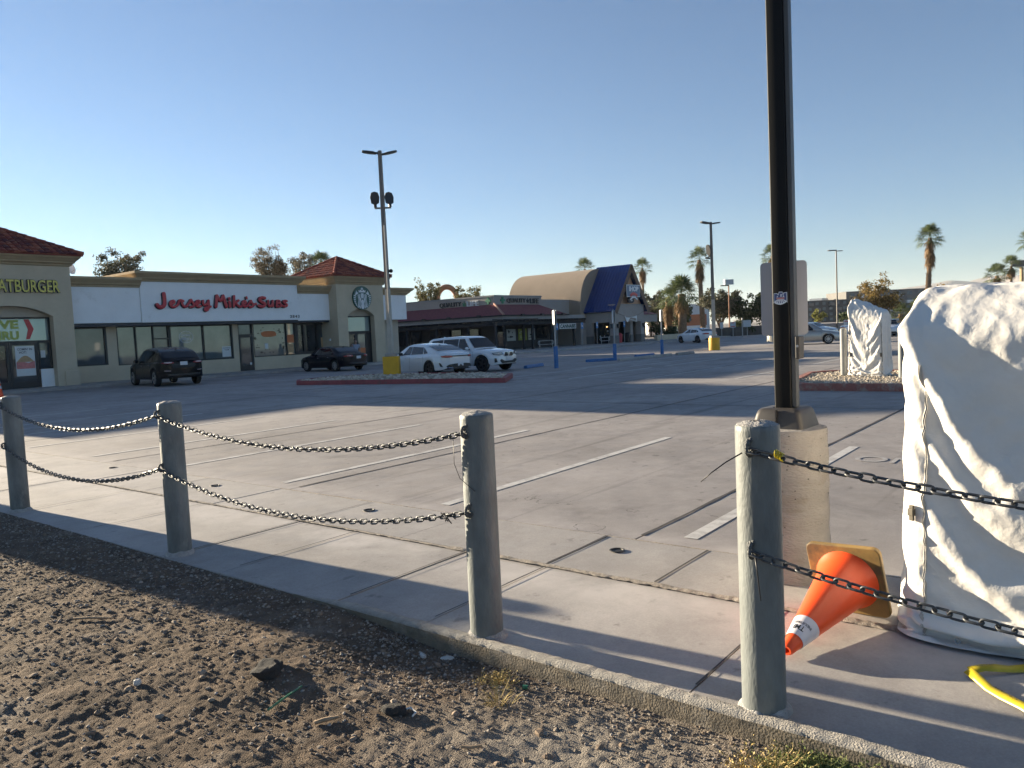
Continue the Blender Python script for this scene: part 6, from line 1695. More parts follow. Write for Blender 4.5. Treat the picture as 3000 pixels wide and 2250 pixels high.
# posters and small signs under the porch
def porch_poster(nm, x0, x1, z0, z1, mats, label, y=40.53):
    p_ = MB(); p_.box((x0, y, z0), (x1, y+.03, z1)); o = p_.build(nm, M[mats[0]]); tag(o, label, 'poster', 'posters under the shop porch')
    q = MB(); r_ = random.Random(label)
    for k in range(mats[2] if len(mats) > 2 else 9):
        a = r_.uniform(x0+.05, x1-.25); b_ = r_.uniform(z0+.05, z1-.18); q.box((a, y-.006-.0004*k, b_), (a+r_.uniform(.08, .22), y-.001, b_+r_.uniform(.04, .14)))
    q.build('print', M[mats[1]], o)
porch_poster('poster', 51.15, 52.35, .80, 1.80, ('paper', 'ink', 12), 'white poster with small dark pictures under the porch, leftmost of the three')
porch_poster('poster', 52.75, 53.95, .80, 1.80, ('weed_poster', 'paper', 6) if 'weed_poster' in M else ('lime', 'paper', 6), 'greenish poster with a pale figure under the porch, behind a dark post')
porch_poster('poster', 54.15, 55.15, .80, 1.80, ('paper', 'dark_return', 8), 'white and dark blue poster under the porch beside the black window')
M['banner_ink'] = pm('dark_green_ink', (.004, .045, .035), rough=.6)
bn = MB(); bn.box((53.95, 37.05, 1.62), (56.5, 37.065, 2.06)); bo = bn.build('banner', M['white_paint']); tag(bo, 'white banner with dark green capital letters hung between porch posts', 'banner')
tx_ = MB(); add_text(tx_, "CANNABIS", 54.06, 1.67, 37.046, 2.34, .34, 0, bold=.05, shear=.12); tx_.build('lettering', M['banner_ink'], bo)
hn = MB(); add_text(hn, "2840", 49.95, 2.12, 37.29, .55, .13, .01, bold=.02); tag(hn.build('house_number', M['white_paint']), 'small white street number on the dark porch beam', 'house number')
def leaf(mb, fn, s):
    for a, l_ in ((90, 1.), (52, .85), (128, .85), (18, .6), (162, .6), (-12, .35), (192, .35)):
        d = Vector((math.cos(R(a)), math.sin(R(a)))); n_ = Vector((-d.y, d.x))*.10
        pts = [d*.02, d*l_*.45-n_*l_, d*l_, d*l_*.45+n_*l_]
        mb.prism([(p.x*s, p.y*s) for p in pts], fn, 0, .05+.0008*a/10)
def shop_sign(facing, label, p0, w1, w2, gap, z, h, life_coloured):  # last flag: white second word and green leaf, else all black
    t_ = empty('shop_sign', label, 'sign', (p0[0], p0[1], z), group='shop signs on the grey corner building')
    m = MB()
    if facing == '-x': add_text(m, "QUALITY", p0[1], z, p0[0]-.004, w1, h, .09, '-x', bold=.02)
    else: add_text(m, "QUALITY", p0[0], z, p0[1]-.004, w1, h, .09, bold=.02)
    m.build('letters', M['black_sign'], t_)
    m = MB()
    if facing == '-x': add_text(m, "LIFE", p0[1]-w1-gap, z, p0[0]-.004, w2, h, .09, '-x', bold=.01)
    else: add_text(m, "LIFE", p0[0]+w1+gap, z, p0[1]-.004, w2, h, .09, bold=.02)
    m.build('letters', M['white_face'] if life_coloured else M['black_sign'], t_)
    m = MB(); c = w1+gap/2
    fn = (lambda a, b_, d: (p0[0]-.01-d, p0[1]-c-a, z+.06+b_)) if facing == '-x' else (lambda a, b_, d: (p0[0]+c+a, p0[1]-.01-d, z+.06+b_))
    leaf(m, fn, h*.95); m.build('leaf', M['leaf_sign'] if life_coloured else M['black_sign'], t_)
shop_sign('-x', 'shop sign on the wing facing left: black word, green leaf, white word', (CX, 45.1), 2.45, 1.25, .62, 3.80, .43, True)
shop_sign('-y', 'shop sign on the front parapet with all its letters and leaf dark', (49.6, CY), 2.55, 1.25, .62, 3.90, .42, False)
def cross(fn, label):
    m = MB(); a, b_ = .09, .27
    m.prism([(-a, -b_), (a, -b_), (a, -a), (b_, -a), (b_, a), (a, a), (a, b_), (-a, b_), (-a, a), (-b_, a), (-b_, -a), (-a, -a)], fn, 0, .1)
    tag(m.build('cross_sign', M['leaf_sign']), label, 'sign', 'green cross signs')
cross(lambda a, b_, d: (CX-.005-d, 39.75-a, 4.12+b_), 'bright green cross sign on the wing facing left, next to the building corner')
cross(lambda a, b_, d: (49.05+a, CY-.005-d, 4.15+b_), 'green cross sign on the front parapet, right of the building corner')
sl = MB()
for x in (48.4, 51.0, 54.0): sl.box((x, ey_-.25, 2.86), (x+.28, ey_-.06, 2.97))
for y in (38.5, 41.5, 44.5, 47.5): sl.box((ex_-.25, y, 2.88), (ex_-.06, y+.28, 2.99))
for x, y, hor in [(48.4, 0, 1), (51.0, 0, 1), (54.0, 0, 1), (0, 39.2, 0), (0, 42.4, 0), (0, 45.2, 0)]:
    m = MB()
    if hor: m.box((x, ey_-.30, 2.80), (x+.30, ey_-.11, 2.94))
    else: m.box((ex_-.30, y, 2.82), (ex_-.11, y+.30, 2.96))
    m.build('eave_floodlight', M['black_sign'], sh_)
# ================================================================ A-frame restaurant
ih = empty('restaurant', 'restaurant with a steep blue metal A-frame roof and rounded brown vault behind', 'building', (62.5, 35, 0))
AX, AZ, EZ_, HX = 62.5, 7.12, 3.0, 3.06
# vault behind
P = np.zeros((42, 30, 3)); ys = np.linspace(38.0, 46.3, 30)
for i in range(42):
    a = PI*i/41; x = AX-3.75*np.sign(math.cos(a))*abs(math.cos(a))**.80; z = 2.6+(7.05-2.6)*abs(math.sin(a))**.72
    for k in range(30): P[i, k] = (x, ys[k], z)
v = MB(); v.grid(P); v.poly([tuple(P[i, 0]) for i in range(42)]); v.poly([tuple(P[i, -1]) for i in range(41, -1, -1)]); v.build('vault_roof', M['brown_stucco'], ih, smooth=40)
bw = MB(); bw.box((58.7, 38.02, 0), (66.2, 50, 2.65)); bw.build('wall', M['grey_stucco'], ih)
# blue roof slabs with standing seams
def slope(sg):
    m = MB(); d = Vector((sg*HX, 0, EZ_-AZ)); n_ = Vector((-(EZ_-AZ)*sg, 0, HX)).normalized(); n_ = n_ if n_.z > 0 else -n_
    a = Vector((AX, 34.75, AZ)); vs = []
    for y in (34.75, 38.35):
        for k, o in ((0, .0), (1, .0), (1, .14), (0, .14)):
            p = Vector((AX, y, AZ))+d*k*1.02+n_*o; vs.append(p)
    m.add(vs, [(0, 1, 2, 3), (7, 6, 5, 4), (0, 4, 5, 1), (1, 5, 6, 2), (2, 6, 7, 3), (3, 7, 4, 0)])
    L_ = d.length
    for k in range(12):
        y = 34.95+k*.30
        p0 = Vector((AX, y, AZ))+d*.015; p1 = Vector((AX, y, AZ))+d*1.02
        vs = [p0+n_*.139, p0+n_*.20, p1+n_*.20, p1+n_*.139]; w2 = Vector((0, .045, 0))
        m.add([q for q in vs]+[q+w2 for q in vs], [(0, 1, 2, 3), (7, 6, 5, 4), (1, 5, 6, 2), (0, 4, 5, 1), (3, 2, 6, 7)])
    m.build('blue_roof', M['blue_roof'], ih)
    b_ = MB(); p0 = Vector((AX, 34.72, AZ)); p1 = p0+d*1.03
    vs = [p0-n_*.34, p0+n_*.145, p1+n_*.145, p1-n_*.34]
    b_.add([q for q in vs]+[q+Vector((0, .025, 0)) for q in vs], [(0, 1, 2, 3), (7, 6, 5, 4), (0, 4, 5, 1), (1, 5, 6, 2), (2, 6, 7, 3), (3, 7, 4, 0)])
    b_.build('verge_board', M['brown_trim'], ih)
slope(-1); slope(1)
gb = MB(); gb.prism([(60.0, 3.60), (65.0, 3.60), (AX, 6.82)], lambda a, b_, d: (a, d, b_), 35.25, 35.4); gb.build('gable', M['peach'], ih)
fb_ = MB(); fb_.box((59.62, 35.0, 2.02), (64.98, 35.5, 3.50)); fb_.build('fascia', M['grey_stucco'], ih)
fb_ = MB(); fb_.box((59.55, 34.93, 3.50), (65.05, 35.6, 3.60)); fb_.build('fascia_cap', M['fascia_grey'], ih)
fb_ = MB(); fb_.box((59.62, 35.51, 2.02), (59.95, 38.01, 2.98)); fb_.build('side_fascia', M['grey_stucco'], ih)
for x0, x1, y0, y1 in ((59.60, 60.20, 34.98, 35.55), (64.30, 64.96, 34.98, 35.55), (59.61, 60.0, 37.4, 38.01), (63.4, 63.9, 35.6, 36.2)):
    p_ = MB(); p_.box((x0, y0, .82), (x1, y1, 2.015)); p_.build('pillar', M['grey_stucco'], ih)
    p_ = MB(); p_.box((x0-.02, y0-.02, .1), (x1+.02, y1+.02, .817)); p_.build('pillar_base', M['grey_low'], ih)
rm = MB(); rm.box((60.3, 37.0, .1), (66, 38.0, 2.6)); rm.build('back_wall', M['dim_room'], ih)
rm = MB(); rm.box((64.97, 35.5, .1), (65.2, 38.0, 2.9)); rm.build('wall', M['grey_stucco'], ih)
# entrance seen on the side facing left: glazed door with warm light inside
dr_ = MB()
for y0 in (35.65, 36.5): 
    dr_.box((60.02, y0, .1), (60.08, y0+.09, 2.0)); dr_.box((60.02, y0+.75, .1), (60.08, y0+.84, 2.0)); dr_.box((60.02, y0+.09, 1.9), (60.08, y0+.75, 2.0)); dr_.box((60.02, y0+.09, .1), (60.08, y0+.75, .3))
do = dr_.build('door', M['frame'], ih)
q = MB(); q.box((60.05, 35.7, .3), (60.055, 37.3, 1.9)); q.build('pane', M['glass_dark'], do)
em_ = bpy.data.materials.new("warm_lamp"); em_.use_nodes = True
eb = em_.node_tree.nodes["Principled BSDF"]; eb.inputs["Emission Color"].default_value = (1, .55, .22, 1); eb.inputs["Emission Strength"].default_value = 1.2; eb.inputs["Base Color"].default_value = (.6, .4, .2, 1)
lm = MB(); lm.lathe([(0, -.05), (.05, -.03), (.06, 0), (.05, .03), (0, .05)], 10, Matrix.Translation((59.97, 36.05, 1.62))); tag(lm.build('ceiling_lamp', em_, smooth=180), 'small warm lamp glowing inside the restaurant doorway', 'lamp')
for y, z, s in ((35.95, 1.15, .13), (36.35, .75, .09), (36.75, .72, .11), (35.78, .7, .09)):
    m = MB(); m.box((60.036, y, z), (60.044, y+s, z+s*1.3)); m.build('notice', M['paper'], do)
# front recess: white notice wall, red bin, dark bin
nw = MB(); nw.box((61.0, 36.6, 1.25), (62.9, 36.66, 2.0)); o = nw.build('notice_board', M['fascia_grey']); tag(o, 'pale grey notice board in the restaurant porch above the red bin', 'notice board')
q = MB(); r_ = random.Random(4)
for k in range(26): a, b_ = r_.uniform(61.05, 62.65), r_.uniform(1.3, 1.9); q.box((a, 36.594-.0003*k, b_), (a+r_.uniform(.05, .18), 36.598, b_+r_.uniform(.015, .06)))
q.build('print', M['ink'], o)
nw = MB(); nw.box((60.95, 36.62, .15), (62.95, 36.68, 1.18)); o = nw.build('newspaper_rack', M['paper']); tag(o, 'white rack of papers against the restaurant porch wall behind the bins', 'rack')
q = MB()
for k in range(40): a, b_ = r_.uniform(61.0, 62.7), r_.uniform(.2, 1.05); q.box((a, 36.614-.0003*k, b_), (a+r_.uniform(.06, .2), 36.618, b_+r_.uniform(.03, .10)))
q.build('print', M['grey_low'], o)
def bin_(x, y, mat, label):
    t_ = empty('litter_bin', label, 'bin', (x, y, .12)); m = MB()
    m.lathe([(.30, .12), (.33, .75), (.34, .80), (.31, .84)], 18, Matrix.Translation((x, y, 0))); m.build('drum', M[mat], t_, smooth=50)
    m = MB(); m.lathe([(.345, .80), (.34, .88), (.22, 1.0), (.14, 1.02), (.13, .98)], 18, Matrix.Translation((x, y, 0))); m.build('lid', M[mat], t_, smooth=50)
M['bin_red'] = pm("red_bin", (.42, .03, .045), rough=.5, var=.1)
bin_(61.75, 35.9, 'bin_red', 'red litter bin in the restaurant porch')
bin_(63.05, 35.75, 'black_plastic', 'dark litter bin to the right of the red one in the restaurant porch')
def lantern(x, y, label):
    t_ = empty('wall_lantern', label, 'wall light', (x, y, 1.7), group='wall lanterns on the restaurant'); m = MB()
    m.cbox((x, y-.16, 1.82), (.24, .24, .04)); m.cbox((x, y-.16, 1.48), (.20, .20, .04)); m.cbox((x, y-.03, 1.7), (.06, .06, .3)); m.build('bracket', M['black_sign'], t_)
    m = MB(); m.lathe([(.09, 1.50), (.11, 1.80)], 6, Matrix.Translation((x, y-.16, 0))); m.build('glass', M['glass_grey'], t_)
lantern(59.9, 34.98, 'black wall lantern on the front of the restaurant corner pillar')
lantern(64.65, 34.98, 'black wall lantern on the right-hand restaurant pillar')
t_ = empty('wall_lantern', 'black wall lantern on the side of the restaurant near its left door', 'wall light', (59.5, 35.2, 1.7), group='wall lanterns on the restaurant')
m = MB(); m.cbox((59.46, 35.25, 1.82), (.24, .24, .04)); m.cbox((59.46, 35.25, 1.48), (.2, .2, .04)); m.cbox((59.57, 35.25, 1.7), (.06, .06, .3)); m.build('bracket', M['black_sign'], t_)
m = MB(); m.lathe([(.09, 1.50), (.11, 1.80)], 6, Matrix.Translation((59.46, 35.25, 0))); m.build('glass', M['glass_grey'], t_)
# restaurant sign
sg = empty('restaurant_sign', 'grey blue sign board with white capital letters and a red ribbon on the gable', 'sign', (62.4, 35, 4.6))
M['ihop_blue'] = pm("grey_blue_sign", (.10, .17, .27), rough=.45, var=.06)
m = MB(); m.prism([(61.2, 4.20), (61.75, 4.20), (61.75, 4.05), (63.1, 4.05), (63.1, 4.20), (63.65, 4.20), (63.65, 5.32), (61.2, 5.32)], lambda a, b_, d: (a, d, b_), 34.620, 34.840); m.build('board', M['dark_return'], sg)
m = MB(); m.prism([(61.2, 4.22), (63.65, 4.22), (63.65, 5.32), (61.2, 5.32)], lambda a, b_, d: (a, d, b_), 34.595, 34.618); m.build('frame', M['white_face'], sg)
m = MB(); m.prism([(61.27, 4.29), (63.58, 4.29), (63.58, 5.25), (61.27, 5.25)], lambda a, b_, d: (a, d, b_), 34.575, 34.593); m.build('face', M['ihop_blue'], sg)
m = MB(); add_text(m, "IHOP", 61.62, 4.72, 34.572, 1.70, .46, .02, bold=.05, spacing=.95); m.build('letters', M['white_face'], sg)
def arc_band(x, z, r0_, r1_, a0_, a1_, y, n=16):
    m = MB(); ps = [(x+r1_*math.cos(a), z+r1_*math.sin(a)) for a in np.linspace(a0_, a1_, n)]+[(x+r0_*math.cos(a), z+r0_*math.sin(a)) for a in np.linspace(a1_, a0_, n)]
    m.prism(ps, lambda a, b_, d: (a, d, b_), y-.015, y); return m
arc_band(62.42, 3.35, 1.02, 1.28, R(57), R(123), 34.570).build('ribbon', M['red_sign'], sg)
arc_band(62.42, 3.10, 1.02, 1.16, R(52), R(128), 34.568).build('swoosh', M['white_face'], sg)
ov_ = MB(); ov_.prism([(62.2+.50*math.cos(2*PI*k/30), 3.92+.26*math.sin(2*PI*k/30)) for k in range(30)], lambda a, b_, d: (a, d, b_), 34.690, 34.880); o = ov_.build('oval_sign', M['dark_return'])
tag(o, 'small dark oval sign under the grey blue board on the gable', 'sign')
q = MB(); add_text(q, "24", 62.06, 3.84, 34.687, .30, .17, bold=.04); q.build('lettering', M['white_face'], o)
# crumpled banner and its cord
pb = MB()
for pts in ([(61.2, 2.54), (61.55, 2.40), (62.1, 2.36), (62.4, 2.42), (62.0, 2.25), (61.75, 1.93), (61.5, 2.1)], [(62.35, 2.40), (63.0, 2.46), (63.45, 2.56), (63.35, 1.95), (63.25, 2.3), (62.8, 2.34)], [(62.05, 2.22), (62.9, 2.05), (63.4, 1.97), (63.3, 2.04), (62.7, 2.16)]):
    pb.prism(pts, lambda a, b_, d: (a, d+.03*math.sin(a*9), b_), 34.90, 34.915)
tag(pb.build('banner', M['white_paint']), 'torn black and white banner sagging across the restaurant fascia', 'banner')
cd_ = MB(); cd_.tube([(59.7, 34.97, 2.95), (60.5, 34.95, 2.68), (61.2, 34.93, 2.55)], .012, 5); cd_.tube([(63.45, 34.93, 2.56), (64.2, 34.95, 2.72), (64.9, 34.97, 2.95)], .012, 5); cd_.build('cord', M['black_sign'], None)
bpy.data.objects['cord'].parent = [o for o in bpy.data.objects if o.name.startswith('banner')][-1]
# right-hand wing
w_ = MB(); w_.box((65.25, 36.8, 1.95), (71.1, 37.0, 2.70)); w_.build('fascia', M['grey_stucco'], ih)
w_ = MB(); w_.box((65.21, 38.6, .1), (71.0, 39, 2.6)); w_.build('wall', M['peach'], ih)
w_ = MB(); A_, B_, C_, D_ = (65.25, 36.7, 2.70), (71.2, 36.7, 2.70), (71.0, 38.0, 3.12), (65.25, 38.0, 3.12); w_.poly([A_, B_, C_, D_]); w_.box((65.25, 38.02, 2.5), (71, 50, 3.1)); w_.build('skirt_roof', M['shingle'], ih)
q = MB(); q.box((68.6, 38.52, .8), (69.8, 38.59, 1.9)); q.build('window', M['glass_dark'], ih)
# rails before the shops
def rail(x0, x1, y, label, z=.12, h_=.62):
    m = MB(); r_ = .028
    lo, hi = z+h_*.52, z+h_
    pts = []
    for (cx_, sgn) in ((x1, 1), (x0, -1)):
        for k in range(7):
            a = -PI/2+PI*k/6; pts.append((cx_+sgn*(h_*.24)*math.cos(a), y, (lo+hi)/2+sgn*(hi-lo)/2*math.sin(a)))
    m.tube(pts, r_, 7, closed=True)
    for x in (x0+.05, x1-.05): m.tube([(x, y, z), (x, y, hi)], r_, 7)
    m.tube([(x0-.1, y, (lo+hi)/2), (x0-.09, y, (lo+hi)/2)], .001, 3)
    tag(m.build('bike_rail', M['steel'], smooth=60), label, 'rail', 'steel rails before the shops')
rail(48.95, 50.75, 35.6, 'steel rail on the pavement before the dark porch window'); rail(56.2, 57.5, 34.4, 'steel rail on the pavement before the restaurant side door')
lw = MB(); lw.box((66.8, 34.6, 0), (79, 34.95, .62)); tag(lw.build('planter_wall', M['stucco'], bevel=.02), 'low pale planter wall right of the restaurant', 'wall')
# ================================================================ signs on blue posts, wheel stops
M['blue_paint'] = pm("blue_post_paint", (.035, .125, .31), rough=.55, var=.25, vs=8, dirt=(.16, .19, .26), ds=10, dt=(.66, .74))
M['galv_post'] = pm("thin_steel_post", (.30, .31, .32), rough=.5, metal=.5, var=.15)
M['sign_white'] = pm("sign_white_face", (.55, .57, .58), rough=.5, var=.08)
M['sign_blue'] = pm("sign_blue_face", (.03, .17, .42), rough=.5, var=.15)
def ada_post(x, y, deg, h_pipe, label):
    t_ = empty('parking_sign', label, 'sign', (x, y, 0), group='parking signs on blue pipe bollards')
    m = MB(); m.lathe([(.085, 0), (.085, h_pipe-.03), (.06, h_pipe), (0, h_pipe+.012)], 16, Matrix.Translation((x, y, 0))); m.build('blue_bollard', M['blue_paint'], t_, smooth=50)
    m = MB(); m.box((x-.028, y-.028, h_pipe), (x+.028, y+.028, 2.30)); m.build('post', M['galv_post'], t_)
    for s_ in (-1, 1):
        mm = Matrix.Translation((x, y, 1.98)) @ Matrix.Rotation(R(deg), 4, 'Z')
        m = MB(); m.prism(rr_poly(.31, .56, .04), lambda a, b_, d: mm @ Vector((s_*(.036+d), a, b_)), 0, .004); m.build('panel', M['sign_white'], t_)
ada_post(24.83, 17.28, -40, .86, 'white parking sign on a blue bollard, nearest of the three, left of the banner')
ada_post(30.47, 17.95, -46, .76, 'white parking sign on a blue bollard in front of the restaurant door pillar')
ada_post(35.0, 17.90, -50, .78, 'white parking sign on a blue bollard before the restaurant right wing')
def wheelstop(x, y, deg, ln_, mat, label):
    mm = Matrix.Translation((x, y, 0)) @ Matrix.Rotation(R(deg), 4, 'Z'); m = MB()
    m.prism([(-.085, 0), (.085, 0), (.075, .09), (.045, .125), (-.045, .125), (-.075, .09)], lambda a, b_, d: mm @ Vector((d, a, b_)), -ln_/2, ln_/2)
    tag(m.build('wheel_stop', mat, bevel=.015), label, 'wheel stop', 'wheel stops by the blue bollards')
wheelstop(25.75, 19.05, 14, 1.85, M['blue_paint'], 'short blue wheel stop left of the nearest blue bollard, by the white utility car')
wheelstop(29.80, 18.3, -27, 1.5, M['blue_paint'], 'blue wheel stop touching the middle blue bollard')
wheelstop(34.0, 18.35, 1, 1.9, M['blue_paint'], 'blue wheel stop left of the farthest blue bollard')
wheelstop(32.0, 17.2, -3, 4.6, M['walk'], 'long bare concrete strip between the middle and far blue bollards')
wheelstop(35.6, 16.95, -3, 1.7, M['walk'], 'short bare concrete wheel stop right of the farthest blue bollard')
def small_blue(x, y, label, h_=2.05):
    t_ = empty('parking_sign', label, 'sign', (x, y, .12), group='small blue signs on thin posts')
    m = MB(); m.tube([(x, y, .1), (x, y, h_)], .022, 6); m.build('post', M['galv_post'], t_)
    m = MB(); m.prism(rr_poly(.30, .50, .03), lambda a, b_, d: (x+a, y-.026-d, h_-.26+b_), 0, .004); po_ = m.build('panel', M['sign_blue'], t_)
    m = MB(); m.prism([(-.08, -.10), (.08, -.10), (.08, .0), (-.02, .0), (-.02, .14), (-.08, .14)], lambda a, b_, d: (x+a, y-.031-d, h_-.24+b_), 0, .0015); m.build('symbol', M['sign_white'], po_)
small_blue(48.4, 33.5, 'blue sign on a thin post touching the left end of the green-lettered banner'); small_blue(51.9, 33.5, 'blue sign on a thin post at the right end of the shop porch')
small_blue(54.15, 33.5, 'blue sign on a thin post before the restaurant side door'); small_blue(58.6, 33.5, 'blue sign on a thin post before the restaurant front porch')
# ================================================================ light poles with yellow foot drums
M['yellow_drum'] = pm("yellow_drum_paint", (.62, .34, .012), rough=.55, var=.10, vs=3, dirt=(.45, .25, .03), ds=4, dt=(.6, .75))
M['pole_grey'] = pm("grey_brown_pole_paint", (.16, .14, .125), rough=.5, var=.12, vs=2)
M['pole_lower'] = pm("pale_pole_paint", (.40, .37, .32), rough=.6, var=.12, vs=3)
M['pole_dark'] = pm("dark_floodlight", (.025, .026, .03), rough=.5, var=.2)
def flood(parent, p, d, sz=(.50, .36), nm='floodlight'):
    """flat lamp head: p = bracket end, d = direction it points away"""
    d = Vector(d).normalized(); s = d.cross(Vector((0, 0, 1))); s = s.normalized() if s.length > .01 else Vector((1, 0, 0)); n_ = s.cross(d)
    p = Vector(p); out = []
    pts = [(0, .05), (.12, .055), (.16, sz[1]*.42), (sz[0]*.6+.12, sz[1]*.5), (sz[0]+.10, sz[1]*.36), (sz[0]+.14, .0)]
    poly = pts+[(a, -b_) for a, b_ in pts[::-1]]
    m = MB(); m.prism(poly, lambda a, b_, q: p+d*a+s*b_+n_*q, -.03, .04); m.build(nm, M['pole_dark'], parent, bevel=.012)
def yellow_pole(x, y, htop, zchg, label, drum, heads, arm=None, hw=.085, lean=0, round_drum=False):
    t_ = empty('light_pole', label, 'light pole', (x, y, 0), group='parking lot floodlight poles')
    def sq(h0, z0, z1, h1=None):
        h1 = h1 or h0; m = MB(); c, s_ = math.cos(R(22)), math.sin(R(22))
        vs = []
        for h_, z in ((h0, z0), (h1, z1)):
            for a, b_ in ((-h_, -h_), (h_, -h_), (h_, h_), (-h_, h_)): vs.append((x+a*c-b_*s_, y+a*s_+b_*c, z))
        m.add(vs, [(0, 1, 2, 3)[::-1], (4, 5, 6, 7), (0, 1, 5, 4), (1, 2, 6, 5), (2, 3, 7, 6), (3, 0, 4, 7)]); return m
    sq(hw*1.0, .1, zchg, hw*.9).build('pole_foot', M['pole_lower'], t_)
    sq(hw*.86, zchg, htop, hw*.66).build('pole', M['pole_grey'], t_)
    bw_, bh = drum
    m = MB()
    if round_drum: m.lathe([(bw_/2, .0), (bw_/2, bh), (bw_/2-.03, bh+.01), (0, bh+.01)], 24, Matrix.Translation((x, y, 0)))
    else:
        mm = Matrix.Translation((x, y, .0)) @ Matrix.Rotation(R(40), 4, 'Z'); m.prism(rr_poly(bw_, bw_, .05), lambda a, b_, d: mm @ Vector((a, b_, d)), .10, bh)
    m.build('yellow_base', M['yellow_drum'], t_, smooth=40)
    m = MB(); m.cbox((x, y, bh+.06), (.42, .42, .12), R(40)); m.build('concrete_foot', M['pedestal'], t_, bevel=.02)
    for p, d in heads: flood(t_, p, d)
    if arm:
        m = MB(); m.tube([arm[0], arm[1]], .035, 6); m.build('cross_arm', M['pole_grey'], t_)
    return t_
fx, fy = 19.82, 21.23
rtv = Vector((.62, -.785, 0))
tp_ = Vector((fx, fy, 8.22))
t_ = yellow_pole(fx, fy, 8.32, 3.28, 'tall floodlight pole with a yellow square foot on the red-kerbed island', (.60, .80), [(tp_-rtv*.04, -rtv*.9+Vector((.1, .1, .16))), (tp_+rtv*.04-Vector((0, 0, .05)), rtv*.9+Vector((0, .5, .16)))], (Vector((fx, fy, 6.25))-rtv*.30, Vector((fx, fy, 6.25))+rtv*.30))
for s_, d in ((-1, (-.12, -.1, 1)), (1, (.1, .2, 1))):
    b_ = Vector((fx, fy, 6.25))+rtv*.27*s_; flood(t_, b_+Vector((0, 0, .02)), d, (.44, .34))
m = MB(); m.lathe([(0, -.08), (.06, -.05), (.08, 0), (.06, .05), (0, .08)], 10, Matrix.Translation((fx+.11, fy-.12, 3.95))); m.build('camera', M['pole_dark'], t_, smooth=180)
m = MB(); m.tube([(fx-.10, fy-.13, 2.0), (fx-.095, fy-.125, 5.6)], .035, 6); m.build('pole_side_strip', M['pole_lower'], t_)
gx_, gy_ = 40.45, 17.5
tp_ = Vector((gx_, gy_, 6.9))
t_ = yellow_pole(gx_, gy_, 7.0, 2.78, 'far floodlight pole with a round yellow foot near the white sedan and palms', (.60, .68), [(tp_, -rtv+Vector((-.2, -.2, .16))), (tp_, rtv+Vector((.1, .5, .1)))], None, hw=.10, round_drum=True)
flood(t_, Vector((gx_, gy_, 5.1))-rtv*.12, (-.2, .05, 1), (.55, .3)); flood(t_, Vector((gx_, gy_, 5.02))-rtv*.1, (-.8, .3, .1), (.2, .2))
def slim_pole(x, y, h_, label, heads=1, mat='pole_grey', r_=.10):
    t_ = empty('street_lamp', label, 'street lamp', (x, y, 0), group='slim street lamps'); m = MB(); m.tube([(x, y, 0), (x, y, h_)], [r_, r_*.7], 8); m.build('pole', M[mat], t_, smooth=60)
    m = MB(); m.cbox((x-rtv.x*.45, y-rtv.y*.45, h_+.04), (.9, .4, .10), math.atan2(rtv.y, rtv.x)); m.build('lamp_head', M['pole_dark'], t_, bevel=.02)
    if heads == 2:
        m = MB(); m.cbox((x+rtv.x*.40, y+rtv.y*.40, h_-.04), (.55, .3, .07), math.atan2(rtv.y, rtv.x)); m.build('lamp_head', M['pole_dark'], t_, bevel=.02)
    return t_
# ================================================================ trees and palms
def leaf_mat(name, cols, trans=.25):
    m = gravel_mat(name, cols); t = m.node_tree; b = t.nodes["Principled BSDF"]; b.inputs["Roughness"].default_value = .6
    tr = nd(t, "ShaderNodeBsdfTranslucent"); mx = nd(t, "ShaderNodeMixShader"); mx.inputs[0].default_value = trans
    rp_ = [n for n in t.nodes if n.type == 'VALTORGB'][0]
    t.links.new(rp_.outputs[0], tr.inputs[0]); t.links.new(b.outputs[0], mx.inputs[1]); t.links.new(tr.outputs[0], mx.inputs[2])
    t.links.new(mx.outputs[0], t.nodes["Material Output"].inputs[0]); return m
M['lf_pine'] = leaf_mat("grey_green_needles", [(.085, .09, .055), (.11, .11, .07), (.065, .075, .045), (.15, .135, .09), (.10, .10, .065)])
M['lf_dry'] = leaf_mat("dusty_brown_leaves", [(.15, .115, .075), (.12, .105, .065), (.19, .15, .10), (.09, .085, .055)])
M['lf_olive'] = leaf_mat("olive_leaves", [(.13, .12, .045), (.16, .14, .055), (.09, .095, .035), (.20, .165, .07)])
M['lf_green'] = leaf_mat("dark_green_leaves", [(.045, .07, .03), (.06, .085, .035), (.035, .055, .025), (.085, .10, .045)])
M['lf_gold'] = leaf_mat("yellow_brown_leaves", [(.26, .17, .05), (.20, .14, .045), (.30, .21, .08), (.16, .12, .04), (.12, .10, .035)], .35)
M['lf_lime'] = leaf_mat("yellow_green_leaves", [(.22, .22, .05), (.17, .18, .045), (.26, .25, .08)], .35)
M['bark'] = pm("grey_brown_bark", (.16, .115, .08), rough=.95, var=.3, vs=8, bump=1.5, bs=30)
M['palm_bark'] = pm("palm_bark", (.22, .145, .09), rough=.95, var=.3, vs=5, bump=2, bs=14)
M['frond'] = leaf_mat("palm_fronds", [(.08, .11, .042), (.10, .13, .048), (.06, .09, .035), (.14, .15, .06)])
M['frond_dead'] = leaf_mat("dead_palm_fronds", [(.26, .165, .08), (.20, .125, .06), (.30, .20, .11), (.15, .10, .055)])
